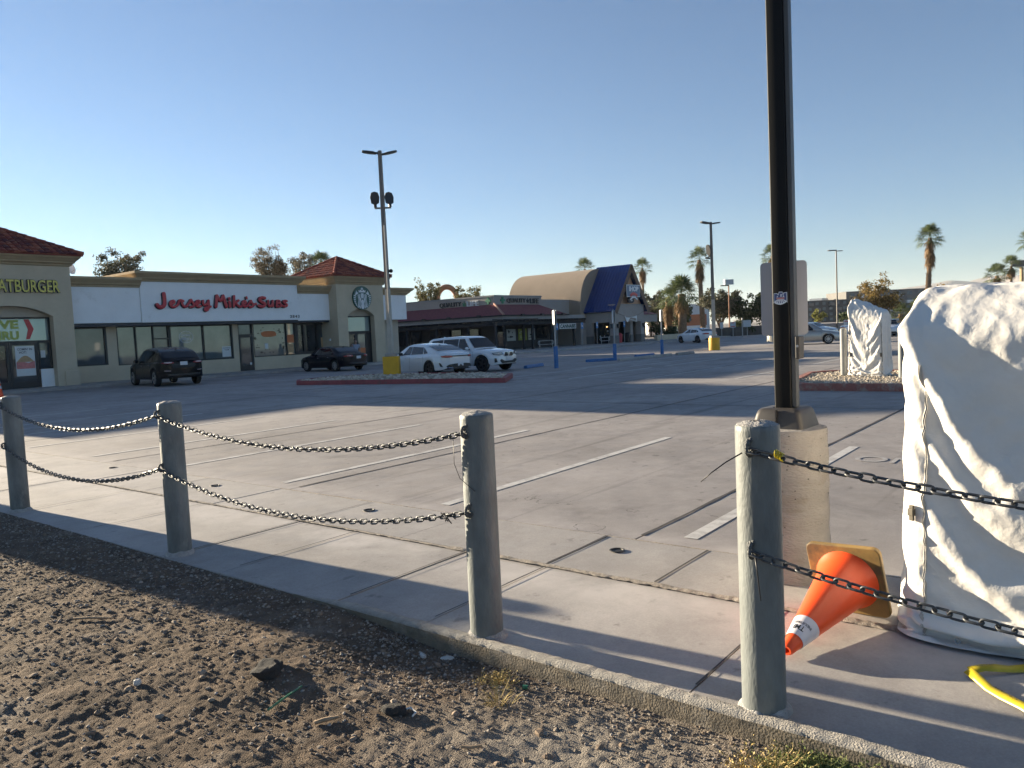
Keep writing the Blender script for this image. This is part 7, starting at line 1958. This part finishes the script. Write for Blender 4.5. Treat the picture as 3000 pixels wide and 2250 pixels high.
def leaves(cent, rad, n, size, rg_, flat=.8):
    """leaf quads scattered round clump centres"""
    k = rg_.integers(0, len(cent), n); d = rg_.normal(0, 1, (n, 3)); d /= np.linalg.norm(d, axis=1)[:, None]
    r_ = rad[k][:, None]*(rg_.uniform(0, 1, (n, 1))**.45)
    p = cent[k]+d*r_*np.array([1, 1, flat])
    a = rg_.normal(0, 1, (n, 3)); a /= np.linalg.norm(a, axis=1)[:, None]
    b_ = np.cross(a, rg_.normal(0, 1, (n, 3))); b_ /= np.linalg.norm(b_, axis=1)[:, None]
    s = size*rg_.uniform(.6, 1.4, (n, 1)); q = .55
    V = np.stack([p-a*s, p+b_*s*q, p+a*s, p-b_*s*q], 1).reshape(-1, 3)
    return V, np.arange(4*n).reshape(-1, 4)
def tree(label, x, y, h, rx, zc0, mat, seed, n=2600, size=.16, limbs=9, clumps=5, group='trees beyond the shops', cl_r=.24, trunk_r=.16, top=1., name='tree', spread=1., up_=.35):
    rg_ = np.random.default_rng(seed); t = empty(name, label, 'tree', (x, y, 0), group=group)
    tm = MB(); base = Vector((x, y, 0)); split = zc0*.75+.1
    lean = Vector((rg_.normal(0, .05), rg_.normal(0, .05), 1))
    tm.tube([base, base+lean*split*.5, base+lean*split], [trunk_r*1.3, trunk_r, trunk_r*.85], 8)
    cent = []; rad_ = []; lm_ = MB()
    cz = (zc0+h)/2; rz = (h-zc0)/2
    for i in range(limbs):
        a = 2*PI*(i+rg_.uniform(-.4, .4))/limbs*1.0; el = rg_.uniform(-.25, 1.0)
        end = Vector((x+rx*spread*rg_.uniform(.45, .95)*math.cos(a)*math.cos(el*.9), y+rx*spread*rg_.uniform(.45, .95)*math.sin(a)*math.cos(el*.9), cz+rz*(math.sin(el*1.3))*rg_.uniform(.6, .95)*top))
        st_ = base+lean*split*rg_.uniform(.8, 1.0)
        mid = st_.lerp(end, .5)+Vector((rg_.normal(0, .1)*rx, rg_.normal(0, .1)*rx, up_*rz*.4))
        lm_.tube([st_, mid, end], [trunk_r*.5, trunk_r*.28, trunk_r*.09], 5)
        for k in range(clumps):
            f = rg_.uniform(.35, 1.08); p = (st_.lerp(mid, f*2) if f < .5 else mid.lerp(end, (f-.5)*2))
            o = Vector(rg_.normal(0, 1, 3)); o.normalize(); o = o*rx*rg_.uniform(.05, .30); p2 = p+o
            lm_.tube([p, p2], [trunk_r*.12, trunk_r*.05], 3)
            cent.append(p2[:]); rad_.append(rx*cl_r*rg_.uniform(.5, 1.25))
    lean_top = base+lean*split
    tr_o = tm.build('trunk', M['bark'], t, smooth=60); lm_.build('limbs', M['bark'], t, smooth=60)
    V, F = leaves(np.array(cent), np.array(rad_), n, size, rg_)
    V[:, 2] = np.maximum(V[:, 2], .02)
    np_mesh('crown', V, F, M[mat], t)
    return t
def fan_frond(rg_, V, F, org, az, el, L_, fanr, n=17, droop=.25, wd=1.):
    """petiole and palmate fan; leaflets narrow and drooping at the tips"""
    d = np.array([math.cos(az)*math.cos(el), math.sin(az)*math.cos(el), math.sin(el)]); s = np.array([-math.sin(az), math.cos(az), 0]); u = np.cross(d, s); u = -u if u[2] < 0 else u
    hub = org+d*L_+np.array([0, 0, -droop*.25*L_])
    k = len(V); w_ = .018
    V.extend([org-s*w_, org+s*w_, hub+s*w_*.7, hub-s*w_*.7]); F.append((k, k+1, k+2, k+3))
    for i in range(n):
        a = (i/(n-1)-.5)*2*rg_.uniform(1.85, 2.1); ll = fanr*(1-.22*abs(a)/2)*rg_.uniform(.85, 1.08)
        e = d*math.cos(a)+s*math.sin(a)
        m_ = hub+e*ll*.55+u*ll*.05-np.array([0, 0, droop*ll*.12]); q = hub+e*ll-np.array([0, 0, droop*ll*.55])
        g_ = np.cross(e, u); g_ /= np.linalg.norm(g_)+1e-6; hw_ = ll*.055*wd
        k = len(V); V.extend([hub, m_+g_*hw_, q, m_-g_*hw_]); F.append((k, k+1, k+2, k+3))
def palm(label, x, y, ztop, crown_r, skirt, seed, trunk_r=.17, bend=(0, 0), n=36, group='palms beyond the car park', base_r=None, fan=None, hide=False, skirt_w=.55):
    rg_ = np.random.default_rng(seed); t = empty('palm_tree', label, 'palm', (x, y, 0), group=group)
    top = Vector((x+bend[0], y+bend[1], ztop-crown_r*.75)); pts = []; rs = []
    N_ = 26
    for i in range(N_+1):
        f = i/N_; b_ = math.sin(f*PI*.5)**1.6
        pts.append((x+bend[0]*b_+.04*math.sin(f*9+seed), y+bend[1]*b_, top.z*f)); rs.append((base_r or trunk_r*1.25)*(1-f)+trunk_r*f*.92+rg_.uniform(-.012, .012)+(.02 if i % 2 else 0))
    m = MB(); m.tube(pts, rs, 10)
    # leaf-base stubs down the trunk
    for i in range(int(140*top.z/9)):
        f = rg_.uniform(.03, 1); a = rg_.uniform(0, 2*PI); k = min(N_-1, int(f*N_)); p = Vector(pts[k]).lerp(Vector(pts[k+1]), f*N_-k); r_ = rs[k]
        e = Vector((math.cos(a), math.sin(a), 0)); m.tube([p+e*r_*.8, p+e*(r_+rg_.uniform(.03, .10))+Vector((0, 0, rg_.uniform(.04, .16)))], [.045, .018], 4)
    m.build('trunk', M['palm_bark'], t, smooth=50)
    org = np.array(top); V, F = [], []
    fr_ = fan or crown_r*.52
    for i in range(n):
        f = (i+.5)/n; el = R(85)-R(115)*f**1.05+rg_.normal(0, .08); az = i*2.39996+rg_.normal(0, .15)
        L_ = crown_r*.52*rg_.uniform(.85, 1.1)
        fan_frond(rg_, V, F, org+np.array([0, 0, .1+.1*(1-f)]), az, el, L_*1.1, fr_*rg_.uniform(.85, 1.1), n=15, droop=.35+.5*f, wd=.8)
    np_mesh('crown', np.array(V), np.array(F), M['frond'], t)
    V, F = [], []
    for i in range(int(26*skirt)+6):
        az = rg_.uniform(0, 2*PI); z = org[2]-rg_.uniform(.0, 1.)*skirt*1.1; el = R(-62)+rg_.normal(0, .15)
        fan_frond(rg_, V, F, np.array([org[0], org[1], z+.1]), az, el, skirt_w*rg_.uniform(.6, 1.), crown_r*.42*rg_.uniform(.7, 1.1), n=11, droop=1.2, wd=1.2)
    np_mesh('dead_skirt', np.array(V), np.array(F), M['frond_dead'], t)
    return t
palm('tall palm with a shaggy brown skirt beside the far floodlight pole', 99.3, 44.5, 11.75, 2.0, 2.2, 1, bend=(.55, .5), trunk_r=.26, base_r=.38)
palm('short stout palm with a thick trunk and wide crown left of the tall palm', 79.0, 37.8, 6.5, 2.15, .9, 2, trunk_r=.42, base_r=.50, n=56, fan=1.35, skirt_w=.7)
palm('stout palm trunk hidden behind the stout palm with the wide crown', 80.3, 40.1, 5.6, 1.7, 1.5, 12, trunk_r=.36, base_r=.42, n=40, skirt_w=.7)
palm('slim palm rising just right of the A-frame gable', 108.1, 58.2, 11.9, 1.75, 1.6, 3, trunk_r=.16)
palm('palm whose crown tops the rounded brown vault', 98.3, 62.5, 11.9, 1.9, .6, 4)
palm('palm crown half hidden behind the black light pole and bare sign', 115.3, 40.5, 12.6, 2.0, .8, 5)
palm('tall bent palm with a long brown skirt, right of the yellow brown tree', 100.9, 17.5, 11.55, 1.75, 2.3, 6, trunk_r=.20, base_r=.38, bend=(.5, -.35), n=50)
palm('bushy palm above the ridge of the big tarpaulin, left of the pair', 153.8, 16.0, 9.2, 2.5, 1.8, 7, trunk_r=.3)
palm('slimmer palm of the pair over the big tarpaulin, beside the pole sign', 155.3, 14.1, 10.4, 2.1, .8, 8)
palm('palm crown at the right frame edge high above the big tarpaulin', 127.2, 9.2, 12.3, 2.1, 1.0, 9)
palm('green palm crown peeping over the right red tiled roof', 61.2, 77.2, 12.3, 2.0, .5, 10, n=54)
palm('small bright fan palm between the yellow tree and the bent palm', 88.4, 17.75, 2.5, 1.25, .3, 21, trunk_r=.2, n=34)
palm('low green fan palm just left of the big tarpaulin edge', 89.5, 16.2, 3.0, 1.5, .3, 22, trunk_r=.22, n=40)
tree('small grey green tree over the low roof by the satellite dish', 36.3, 76.5, 11.1, 2.2, 8.0, 'lf_pine', 31, n=10000, size=.10, limbs=16, clumps=8, cl_r=.26, trunk_r=.2)
tree('larger sparse brownish tree over the white fascia, left of the pair', 48.4, 69.2, 11.6, 2.0, 7.2, 'lf_dry', 32, n=14000, size=.075, limbs=20, clumps=9, cl_r=.26, trunk_r=.2)
tree('smaller sparse brownish tree over the white fascia next to the palm crown', 53.5, 70.8, 11.3, 1.75, 8.0, 'lf_dry', 33, n=10000, size=.075, limbs=18, clumps=8, cl_r=.26, trunk_r=.18)
tree('olive yellow tree behind the grey corner shops, left of the brown arch', 72.6, 70.2, 8.8, 2.0, 4.2, 'lf_olive', 34, n=5500, size=.11, limbs=18, clumps=8, cl_r=.24)
tree('olive grey tree behind the grey corner shops, right of the brown arch', 76.0, 66.4, 8.2, 2.2, 4.2, 'lf_olive', 35, n=5500, size=.11, limbs=18, clumps=8, cl_r=.24)
tree('grey green pine just behind the right slope of the A-frame', 99.3, 52.4, 7.0, 2.3, 1.6, 'lf_pine', 36, n=3600, size=.15, limbs=12, clumps=6, cl_r=.25)
tree('dark pine between the restaurant wing and the stout palm', 95.5, 49.2, 6.0, 2.6, 1.2, 'lf_pine', 37, n=3200, size=.15, limbs=12, clumps=6, cl_r=.25)
tree('dark bushy tree behind the restaurant wing and the farthest blue bollard sign', 86.5, 41.6, 4.6, 1.9, .7, 'lf_green', 38, n=3000, size=.13, limbs=11, clumps=6, cl_r=.27)
tree('tall grey green pine right of the far floodlight pole', 92.2, 39.0, 6.6, 2.7, 1.0, 'lf_pine', 39, n=5200, size=.15, limbs=14, clumps=7, cl_r=.24)
tree('dense green tree in the middle of the right-hand clump', 93.5, 36.4, 5.6, 2.4, .6, 'lf_green', 40, n=4600, size=.15, limbs=13, clumps=7, cl_r=.25)
tree('dense olive green tree just left of the bare sign', 94.6, 34.0, 5.3, 2.4, .6, 'lf_green', 41, n=4600, size=.15, limbs=13, clumps=7, cl_r=.26)
tree('low round green bush at the foot of the right-hand clump', 84.5, 33.2, 1.5, 1.2, .1, 'lf_green', 42, n=1500, size=.12, limbs=8, clumps=5, cl_r=.32, trunk_r=.05, name='bush')
tree('leafy green shrub before the restaurant right wing window', 69.6, 36.0, 2.0, .95, .4, 'lf_green', 43, n=1400, size=.10, limbs=8, clumps=5, cl_r=.3, trunk_r=.04, name='bush')
tree('dark shrub behind the low pale planter wall', 72.8, 36.2, 1.4, 1.1, .2, 'lf_green', 44, n=1100, size=.10, limbs=8, clumps=5, cl_r=.3, trunk_r=.04, name='bush')
tree('yellow brown tree behind the small white tarpaulin', 81.7, 18.2, 5.1, 2.55, 1.5, 'lf_gold', 45, n=6500, size=.085, limbs=18, clumps=8, cl_r=.20, trunk_r=.12, up_=.6, group='trees on the right')
tree('yellow brown tree behind the upper left corner of the big tarpaulin', 113.4, 18.2, 5.9, 2.2, 1.2, 'lf_gold', 46, n=3000, size=.12, limbs=12, clumps=6, cl_r=.24, group='trees on the right')
tree('small yellow green tree before the dark apartment block', 124.2, 36.4, 3.2, 1.3, .8, 'lf_lime', 47, n=1500, size=.13, limbs=9, clumps=5, cl_r=.28, group='trees on the right')
tree('dark tree before the dark apartment block next to the yellow green one', 128.2, 33.4, 2.8, 1.6, .5, 'lf_green', 48, n=1400, size=.15, limbs=9, clumps=5, cl_r=.3, group='trees on the right')
tree('dark green hedge-like tree between the small tarpaulin and the apartment block', 112, 27.0, 2.6, 2.0, .3, 'lf_green', 49, n=1600, size=.16, limbs=9, clumps=5, cl_r=.3, group='trees on the right')
# brown arch standing among the trees
ar_ = MB(); pts = []
for k in range(25):
    a = PI*k/24; pts.append(Vector((89.05, 82.1, 0))+rtv*(1.55*math.cos(a))+Vector((0, 0, 7.0+2.1*math.sin(a))))
pts = [Vector((pts[0].x, pts[0].y, 0))]+pts+[Vector((pts[-1].x, pts[-1].y, 0))]
ar_.tube(pts, .42, 10); M['arch_brown'] = pm("brown_arch_paint", (.33, .15, .075), rough=.7, var=.08)
tag(ar_.build('arch_sign', M['arch_brown'], smooth=60), 'round brown arch standing among the trees behind the corner shops', 'arch')
# ================================================================ background buildings
M['apt_dark'] = pm("dark_apartment_wall", (.035, .042, .05), rough=.8, var=.2, vs=.3)
M['apt_grey'] = pm("grey_apartment_wall", (.13, .125, .12), rough=.8, var=.15, vs=.3)
M['apt_win'] = pm("apartment_window", (.10, .13, .15), rough=.2, var=.3, vs=1)
def apartment(label, A, B, depth, h_, floors, bays, wall, seed):
    A = Vector((*A, 0)); B = Vector((*B, 0)); e = (B-A); L_ = e.length; e /= L_; n_ = Vector((e.y, -e.x, 0))
    if n_.dot(-A) < 0: n_ = -n_
    t = empty('apartment_block', label, 'building', A, group='apartment blocks in the distance')
    m = MB(); P_ = [A, B, B-n_*depth, A-n_*depth]; m.prism([(p.x, p.y) for p in P_], lambda a, b_, d: (a, b_, d), -.3, h_); m.build('wall', M[wall], t)
    m = MB(); m.prism([((p+n_*.2*(1 if i < 2 else -1)).x, (p+n_*.2*(1 if i < 2 else -1)).y) for i, p in enumerate(P_)], lambda a, b_, d: (a, b_, d), h_, h_+.3); m.build('parapet', M['apt_grey'], t)
    r_ = random.Random(seed); fh = h_/floors
    for fl_ in range(floors):
        for b_ in range(bays):
            c = A+e*((b_+.5)*L_/bays); z = fl_*fh+fh*.3; w_ = L_/bays*.22
            m = MB(); p0, p1 = c-e*w_, c+e*w_; o1, o2 = n_*.02, n_*.10
            vs = [p0+o1, p1+o1, p1+o2, p0+o2]; vs = [v+Vector((0, 0, z)) for v in vs]+[v+Vector((0, 0, z+fh*.52)) for v in vs]
            m.add(vs, [(0, 3, 2, 1), (4, 5, 6, 7), (0, 1, 5, 4), (1, 2, 6, 5), (2, 3, 7, 6), (3, 0, 4, 7)]); m.build('window', M['apt_win'], t)
            if (b_+fl_) % 3 == 1 and fl_:
                m = MB(); p0, p1 = c-e*w_*1.6, c+e*w_*1.6; o1, o2 = n_*.11, n_*1.3
                vs = [p0+o1, p1+o1, p1+o2, p0+o2]; vs = [v+Vector((0, 0, z-.4)) for v in vs]+[v+Vector((0, 0, z+.75)) for v in vs]
                m.add(vs, [(0, 3, 2, 1), (0, 1, 5, 4), (1, 2, 6, 5), (2, 3, 7, 6), (3, 0, 4, 7)]); m.build('balcony', M['apt_grey'] if wall == 'apt_dark' else M['white_paint'], t)
    return t
apartment('long dark apartment block behind the champagne sedan', (306, 97), (321, 78), 14, 8.3, 4, 9, 'apt_dark', 1)
apartment('grey apartment block with white balconies behind the yellow tree', (318, 83), (341, 55), 18, 11.2, 4, 8, 'apt_grey', 2)
m = MB(); m.box((318, 92, 8.61), (326, 97, 9.6)); tag(m.build('roof_plant_room', M['white_paint']), 'pale box on the roof of the dark apartment block', 'roof box')
ob = empty('warehouse', 'orange brown and white low building between the stout and tall palms', 'building', (131, 60, 0))
ang = math.atan2(59.2-61.5, 132.1-130.3)
m = MB(); mm = Matrix.Translation((131.2, 60.4, 0)) @ Matrix.Rotation(ang, 4, 'Z'); m.box((-4, 0, 1.3), (2.2, 9, 3.3), mm); M['orange_wall'] = pm("orange_brown_wall", (.40, .155, .075), rough=.85, var=.08, vs=.6); m.build('wall', M['orange_wall'], ob)
m = MB(); m.box((-4, -.05, -.2), (2.2, 9, 1.297), mm); m.build('base', M['white_paint'], ob)
m = MB(); m.box((-1.9, -.06, 2.1), (-.6, -.01, 3.0), mm); m.build('window', M['apt_win'], ob)
wt = empty('storage_shed', 'white round-roofed shed behind the stout palm', 'building', (139, 67.4, 0)); m = MB(); mm = Matrix.Translation((138.8, 67.2, 0)) @ Matrix.Rotation(ang, 4, 'Z')
m.prism([(-6, 0), (6, 0), (6, 4.6)]+[(6*math.cos(a), 4.6+1.0*math.sin(a)) for a in np.linspace(.15, PI-.15, 14)]+[(-6, 4.6)], lambda a, b_, d: mm @ Vector((a, d, b_)), 0, 12); m.build('shell', M['white_paint'], wt)
fw_ = MB(); fw_.prism([(78, 33.5), (97, 30.2), (97, 30.5), (78, 33.8)], lambda a, b_, d: (a, b_, d), 0, 1.0); M['wall_dark'] = pm("low_dark_wall", (.07, .062, .055), rough=.9, var=.3, vs=.8)
tag(fw_.build('boundary_wall', M['wall_dark']), 'low dark wall under the clump of trees left of the bare sign', 'wall')
bw_ = MB(); bw_.prism([(87, 27), (96, 19), (96.2, 19.3), (87.2, 27.3)], lambda a, b_, d: (a, b_, d), 0, .9); M['pink_wall'] = pm("pale_pink_wall", (.42, .34, .30), rough=.9, var=.1)
tag(bw_.build('boundary_wall', M['pink_wall']), 'low pale pink wall behind the champagne sedan', 'wall')
# street furniture
slim_pole(89.8, 24.4, 8.85, 'slim dark street lamp rising from behind the champagne sedan', 2)
lp2 = slim_pole(82.2, 33.7, 5.55, 'square-headed flood lamp on a rusty pole among the trees right of the far yellow drum', 0, 'arch_brown')
m = MB(); m.cbox((82.2, 33.7, 5.95), (.95, .6, .55), math.atan2(rtv.y, rtv.x)); m.build('lamp_box', M['aluminium'], lp2)
def street_sign(x, y, z0, z1, w_, label, mat='sign_white', post='galv_post', lines=0, seed=0):
    t = empty('street_sign', label, 'sign', (x, y, 0), group='small signs by the trees'); an = math.atan2(-y, -x)
    m = MB(); m.tube([(x, y, 0), (x, y, z1)], .035, 6); m.build('post', M[post], t)
    mm = Matrix.Translation((x, y, (z0+z1)/2)) @ Matrix.Rotation(an, 4, 'Z'); m = MB(); m.prism(rr_poly(w_, z1-z0, .05), lambda a, b_, d: mm @ Vector((.045+d, a, b_)), 0, .006); po_ = m.build('panel', M[mat], t)
    if lines:
        m = MB(); r_ = random.Random(seed)
        for k in range(lines):
            zz = (z1-z0)*(.32-.64*k/max(1, lines-1 or 1)); hw_ = w_*r_.uniform(.22, .38); m.prism([(-hw_, zz-.035), (hw_, zz-.035), (hw_, zz+.035), (-hw_, zz+.035)], lambda a, b_, d: mm @ Vector((.053+d, a, b_)), 0, .002)
        m.build('print', M['ink'] if k % 2 == 0 else M['red_sign'], po_)
street_sign(71.9, 30.3, .95, 1.55, .30, 'narrow white sign seen edge-on right of the far floodlight pole')
street_sign(72.5, 29.4, 1.0, 1.55, .52, 'white sign with dark print on a thin post by the trees', lines=2, seed=1)
street_sign(73.3, 28.3, 1.0, 1.65, .72, 'wider pale sign on a grey post just left of the bare sign')
street_sign(74.0, 19.3, .55, 1.25, .52, 'small white sign left of the small tarpaulin', lines=2, seed=2)
street_sign(82.1, 17.1, .05+.2, 1.15, .95, 'white notice board with red and dark lines right of the small tarpaulin', lines=3, seed=3)
p_ = MB(); p_.box((80.9, 16.3, 0), (81.2, 16.6, .95)); tag(p_.build('wooden_post', M['wood']), 'short wooden post right of the white notice board', 'post')
p_ = MB(); p_.tube([(73.1, 28.7, 0), (73.1, 28.7, 1.9)], .06, 8); tag(p_.build('thin_pole', M['galv_post']), 'short bare grey pole between the two white signs by the trees', 'pole')
bb = empty('pole_sign', 'small billboard on a tall pole beside the right-hand pair of palms', 'sign', (168.5, 13.7, 0)); m = MB(); m.tube([(168.5, 13.7, 0), (168.5, 13.7, 9.2)], .3, 8); m.build('pole', M['cornice'], bb)
m = MB(); m.cbox((168.2, 14.3, 9.8), (2.3, .4, 1.1), math.atan2(rtv.y, rtv.x)); m.build('board', M['apt_grey'], bb)
rg2 = np.random.default_rng(77)
xs = rg2.uniform(70, 74, 260); ys = rg2.uniform(11.3, 15.0, 260); sz = rg2.uniform(.10, .26, 260)
M['rocks'] = gravel_mat("tan_rocks", [(.34, .24, .15), (.42, .31, .2), (.26, .19, .13)])
V, F = stones(xs, ys, sz*.4, sz, rg2); tag(np_mesh('rocks', V, F, M['rocks']), 'bed of tan boulders before the far row of dark cars', 'rocks', kind='stuff')
# ================================================================ person by the glass door (behind the black sedan)
M['skin'] = pm("skin", (.36, .21, .15), rough=.6, var=.06); M['shirt'] = pm("grey_blue_shirt", (.26, .29, .36), rough=.85, var=.10, vs=6, bump=.5, bs=20)
M['trousers'] = pm("dark_trousers", (.04, .045, .06), rough=.9, var=.1); M['hair'] = pm("grey_hair", (.10, .09, .085), rough=.9)
def skin_body(name, joints, edges, root, mat, parent, sub=2):
    me = bpy.data.meshes.new(name); me.from_pydata([j[0] for j in joints], edges, []); me.materials.append(mat)
    o = bpy.data.objects.new(name, me); col.objects.link(o); o.parent = parent
    s = o.modifiers.new("skin", 'SKIN'); s.use_smooth_shade = True
    for v, j in zip(me.skin_vertices[0].data, joints): v.radius = j[1] if isinstance(j[1], tuple) else (j[1], j[1])
    me.skin_vertices[0].data[root].use_root = True
    b = o.modifiers.new("sub", 'SUBSURF'); b.levels = sub; b.render_levels = sub; return o
pe = empty('person', 'bald person in a grey blue shirt standing at the glass door behind the black sedan', 'person', (28.45, 33.3, .02), R(-115)); pe.scale = (.86, .86, .86)
J = [((0, 0, .92), (.15, .11)), ((0, 0, 1.08), (.16, .115)), ((.02, 0, 1.27), (.18, .12)), ((.03, 0, 1.39), (.13, .08)), ((.045, 0, 1.46), (.055, .055)), ((.06, 0, 1.54), (.078, .088)), ((.06, 0, 1.62), (.082, .092)), ((.055, 0, 1.69), (.055, .06)),
     ((.03, .20, 1.36), .062), ((.01, .27, 1.12), .048), ((.10, .25, .92), .036), ((.13, .24, .84), .035),
     ((.03, -.20, 1.36), .062), ((.0, -.28, 1.12), .048), ((.08, -.26, .92), .036), ((.11, -.25, .84), .035),
     ((0, .09, .84), .095), ((.02, .10, .46), .062), ((0, .10, .09), .045), ((.12, .11, .035), .04),
     ((0, -.09, .84), .095), ((.02, -.10, .46), .062), ((0, -.10, .09), .045), ((.12, -.11, .035), .04)]
E_ = [(0, 1), (1, 2), (2, 3), (3, 4), (4, 5), (5, 6), (6, 7), (2, 8), (8, 9), (9, 10), (10, 11), (2, 12), (12, 13), (13, 14), (14, 15), (0, 16), (16, 17), (17, 18), (18, 19), (0, 20), (20, 21), (21, 22), (22, 23)]
skin_body('body', J, E_, 0, M['skin'], pe)
skin_body('shirt', [((0, 0, .86), (.165, .125)), ((0, 0, 1.08), (.175, .13)), ((.02, 0, 1.27), (.195, .135)), ((.03, 0, 1.38), (.14, .095)), ((.03, .20, 1.36), .078), ((.02, .255, 1.18), .068), ((.03, -.20, 1.36), .078), ((.01, -.26, 1.18), .068)], [(0, 1), (1, 2), (2, 3), (2, 4), (4, 5), (2, 6), (6, 7)], 0, M['shirt'], pe)
skin_body('trousers', [((0, 0, .88), (.16, .12)), ((0, .09, .82), .108), ((.02, .10, .46), .078), ((0, .10, .10), .06), ((0, -.09, .82), .108), ((.02, -.10, .46), .078), ((0, -.10, .10), .06)], [(0, 1), (1, 2), (2, 3), (0, 4), (4, 5), (5, 6)], 0, M['trousers'], pe)
for sgn in (1, -1):
    for k, (dy, ln_) in enumerate(((-.022, .07), (-.007, .082), (.008, .085), (.022, .075))):
        m = MB(); p = Vector((.13, sgn*.24+dy, .83)); m.tube([p, p+Vector((.012, 0, -ln_*.5)), p+Vector((.0, 0, -ln_))], [.0095, .009, .006], 6); m.build('finger', M['skin'], pe, smooth=180, local=True)
    m = MB(); p = Vector((.15, sgn*.235, .86)); m.tube([p, p+Vector((.03, -sgn*.01, -.03)), p+Vector((.035, -sgn*.01, -.06))], [.011, .010, .007], 6); m.build('thumb', M['skin'], pe, smooth=180, local=True)
m = MB(); m.lathe([(.0, .11), (.05, .1), (.085, .06), (.097, .0), (.094, -.03)], 16, Matrix.Translation((.045, 0, 1.60)), R(60), R(300)); m.build('hair', M['hair'], pe, smooth=60, local=True)
for sgn in (1, -1):
    m = MB(); m.lathe([(0, -.012), (.010, -.006), (.012, 0), (.010, .006), (0, .012)], 8, Matrix.Translation((.138, sgn*.032, 1.605))); m.build('eye', M['white_face'], pe, smooth=180, local=True)
    m = MB(); m.lathe([(0, -.03), (.016, -.02), (.02, 0), (.016, .02), (0, .03)], 8, Matrix.Translation((.055, sgn*.092, 1.59))); m.build('ear', M['skin'], pe, smooth=180, local=True)
m = MB(); m.tube([(.143, 0, 1.61), (.165, 0, 1.575), (.148, 0, 1.565)], [.010, .015, .010], 7); m.build('nose', M['skin'], pe, smooth=180, local=True)
m = MB(); m.tube([(.136, -.025, 1.535), (.148, 0, 1.533), (.136, .025, 1.535)], .006, 6); m.build('mouth', M['bin_red'], pe, smooth=180, local=True)
# ================================================================ unseen covered box, added to cast the shadow band along the fence
c2, _P = tarp('tarpaulin_cover', 'unseen white tarpaulin cover added outside the left frame edge to shade the fence line', (1.98, 13.6, 0), R(90), (.85, .80, 1.32), seed=5)
# ================================================================ hills
M['hill'] = pm("bare_desert_hill", (.20, .165, .14), rough=1, var=.25, vs=.004)
def hills(pts, depth, seed):
    pts = np.array(pts); d = np.r_[0, np.cumsum(np.hypot(np.diff(pts[:, 0]), np.diff(pts[:, 1])))]; n = 160
    s = np.linspace(0, d[-1], n); P_ = np.zeros((n, 13, 3)); c = np.stack([np.interp(s, d, pts[:, k]) for k in range(3)], 1)
    c[:, 2] += 26*(fbm(s/260., s*0+seed, 5, seed)-.5)*(c[:, 2]/140.)
    for k, f in enumerate(np.linspace(-1, 1, 13)):
        rr_ = fbm(s/240+f*2, s*0+f*4+seed, 4, seed+3)
        out = c[:, :2]/np.linalg.norm(c[:, :2], axis=1)[:, None]
        P_[:, k, :2] = c[:, :2]+out*f*depth; P_[:, k, 2] = -2+(c[:, 2]+2)*np.clip((1-abs(f))**.9*(.72+.56*rr_*(1 if f else 1)) if f else 1, 0, 1)
    o = MB().grid(P_).build('hills', M['hill'], smooth=180); tag(o, kind='structure')
hills([(4690, 1900, 20), (4633, 1415, 108), (4696, 1337, 122), (4700, 1180, 95), (4261, 1077, 104), (4417, 882, 139), (4480, 780, 150), (4584, 674, 166), (4650, 560, 150), (4700, 300, 120), (4700, -300, 60)], 700, 5)
hills([(5900, 1250, 60), (5811, 738, 205), (5850, 660, 228), (5600, 560, 214), (5417, 429, 206), (5500, 200, 225), (5600, -300, 150)], 800, 11)
# ================================================================ haze over the plain
hz = MB(); hz.box((-900, -2600, -1.3), (6900, 2700, 250))
vm = bpy.data.materials.new("haze_air"); vm.use_nodes = True; vt = vm.node_tree; vt.nodes.clear()
vo = vt.nodes.new("ShaderNodeOutputMaterial"); pv = vt.nodes.new("ShaderNodeVolumePrincipled")
pv.inputs["Color"].default_value = (.86, .92, 1.0, 1); pv.inputs["Density"].default_value = .00009; pv.inputs["Anisotropy"].default_value = .2
vt.links.new(pv.outputs[0], vo.inputs["Volume"])
tag(hz.build('haze', vm), 'thin pale haze over the plain towards the hills', 'haze', kind='stuff')
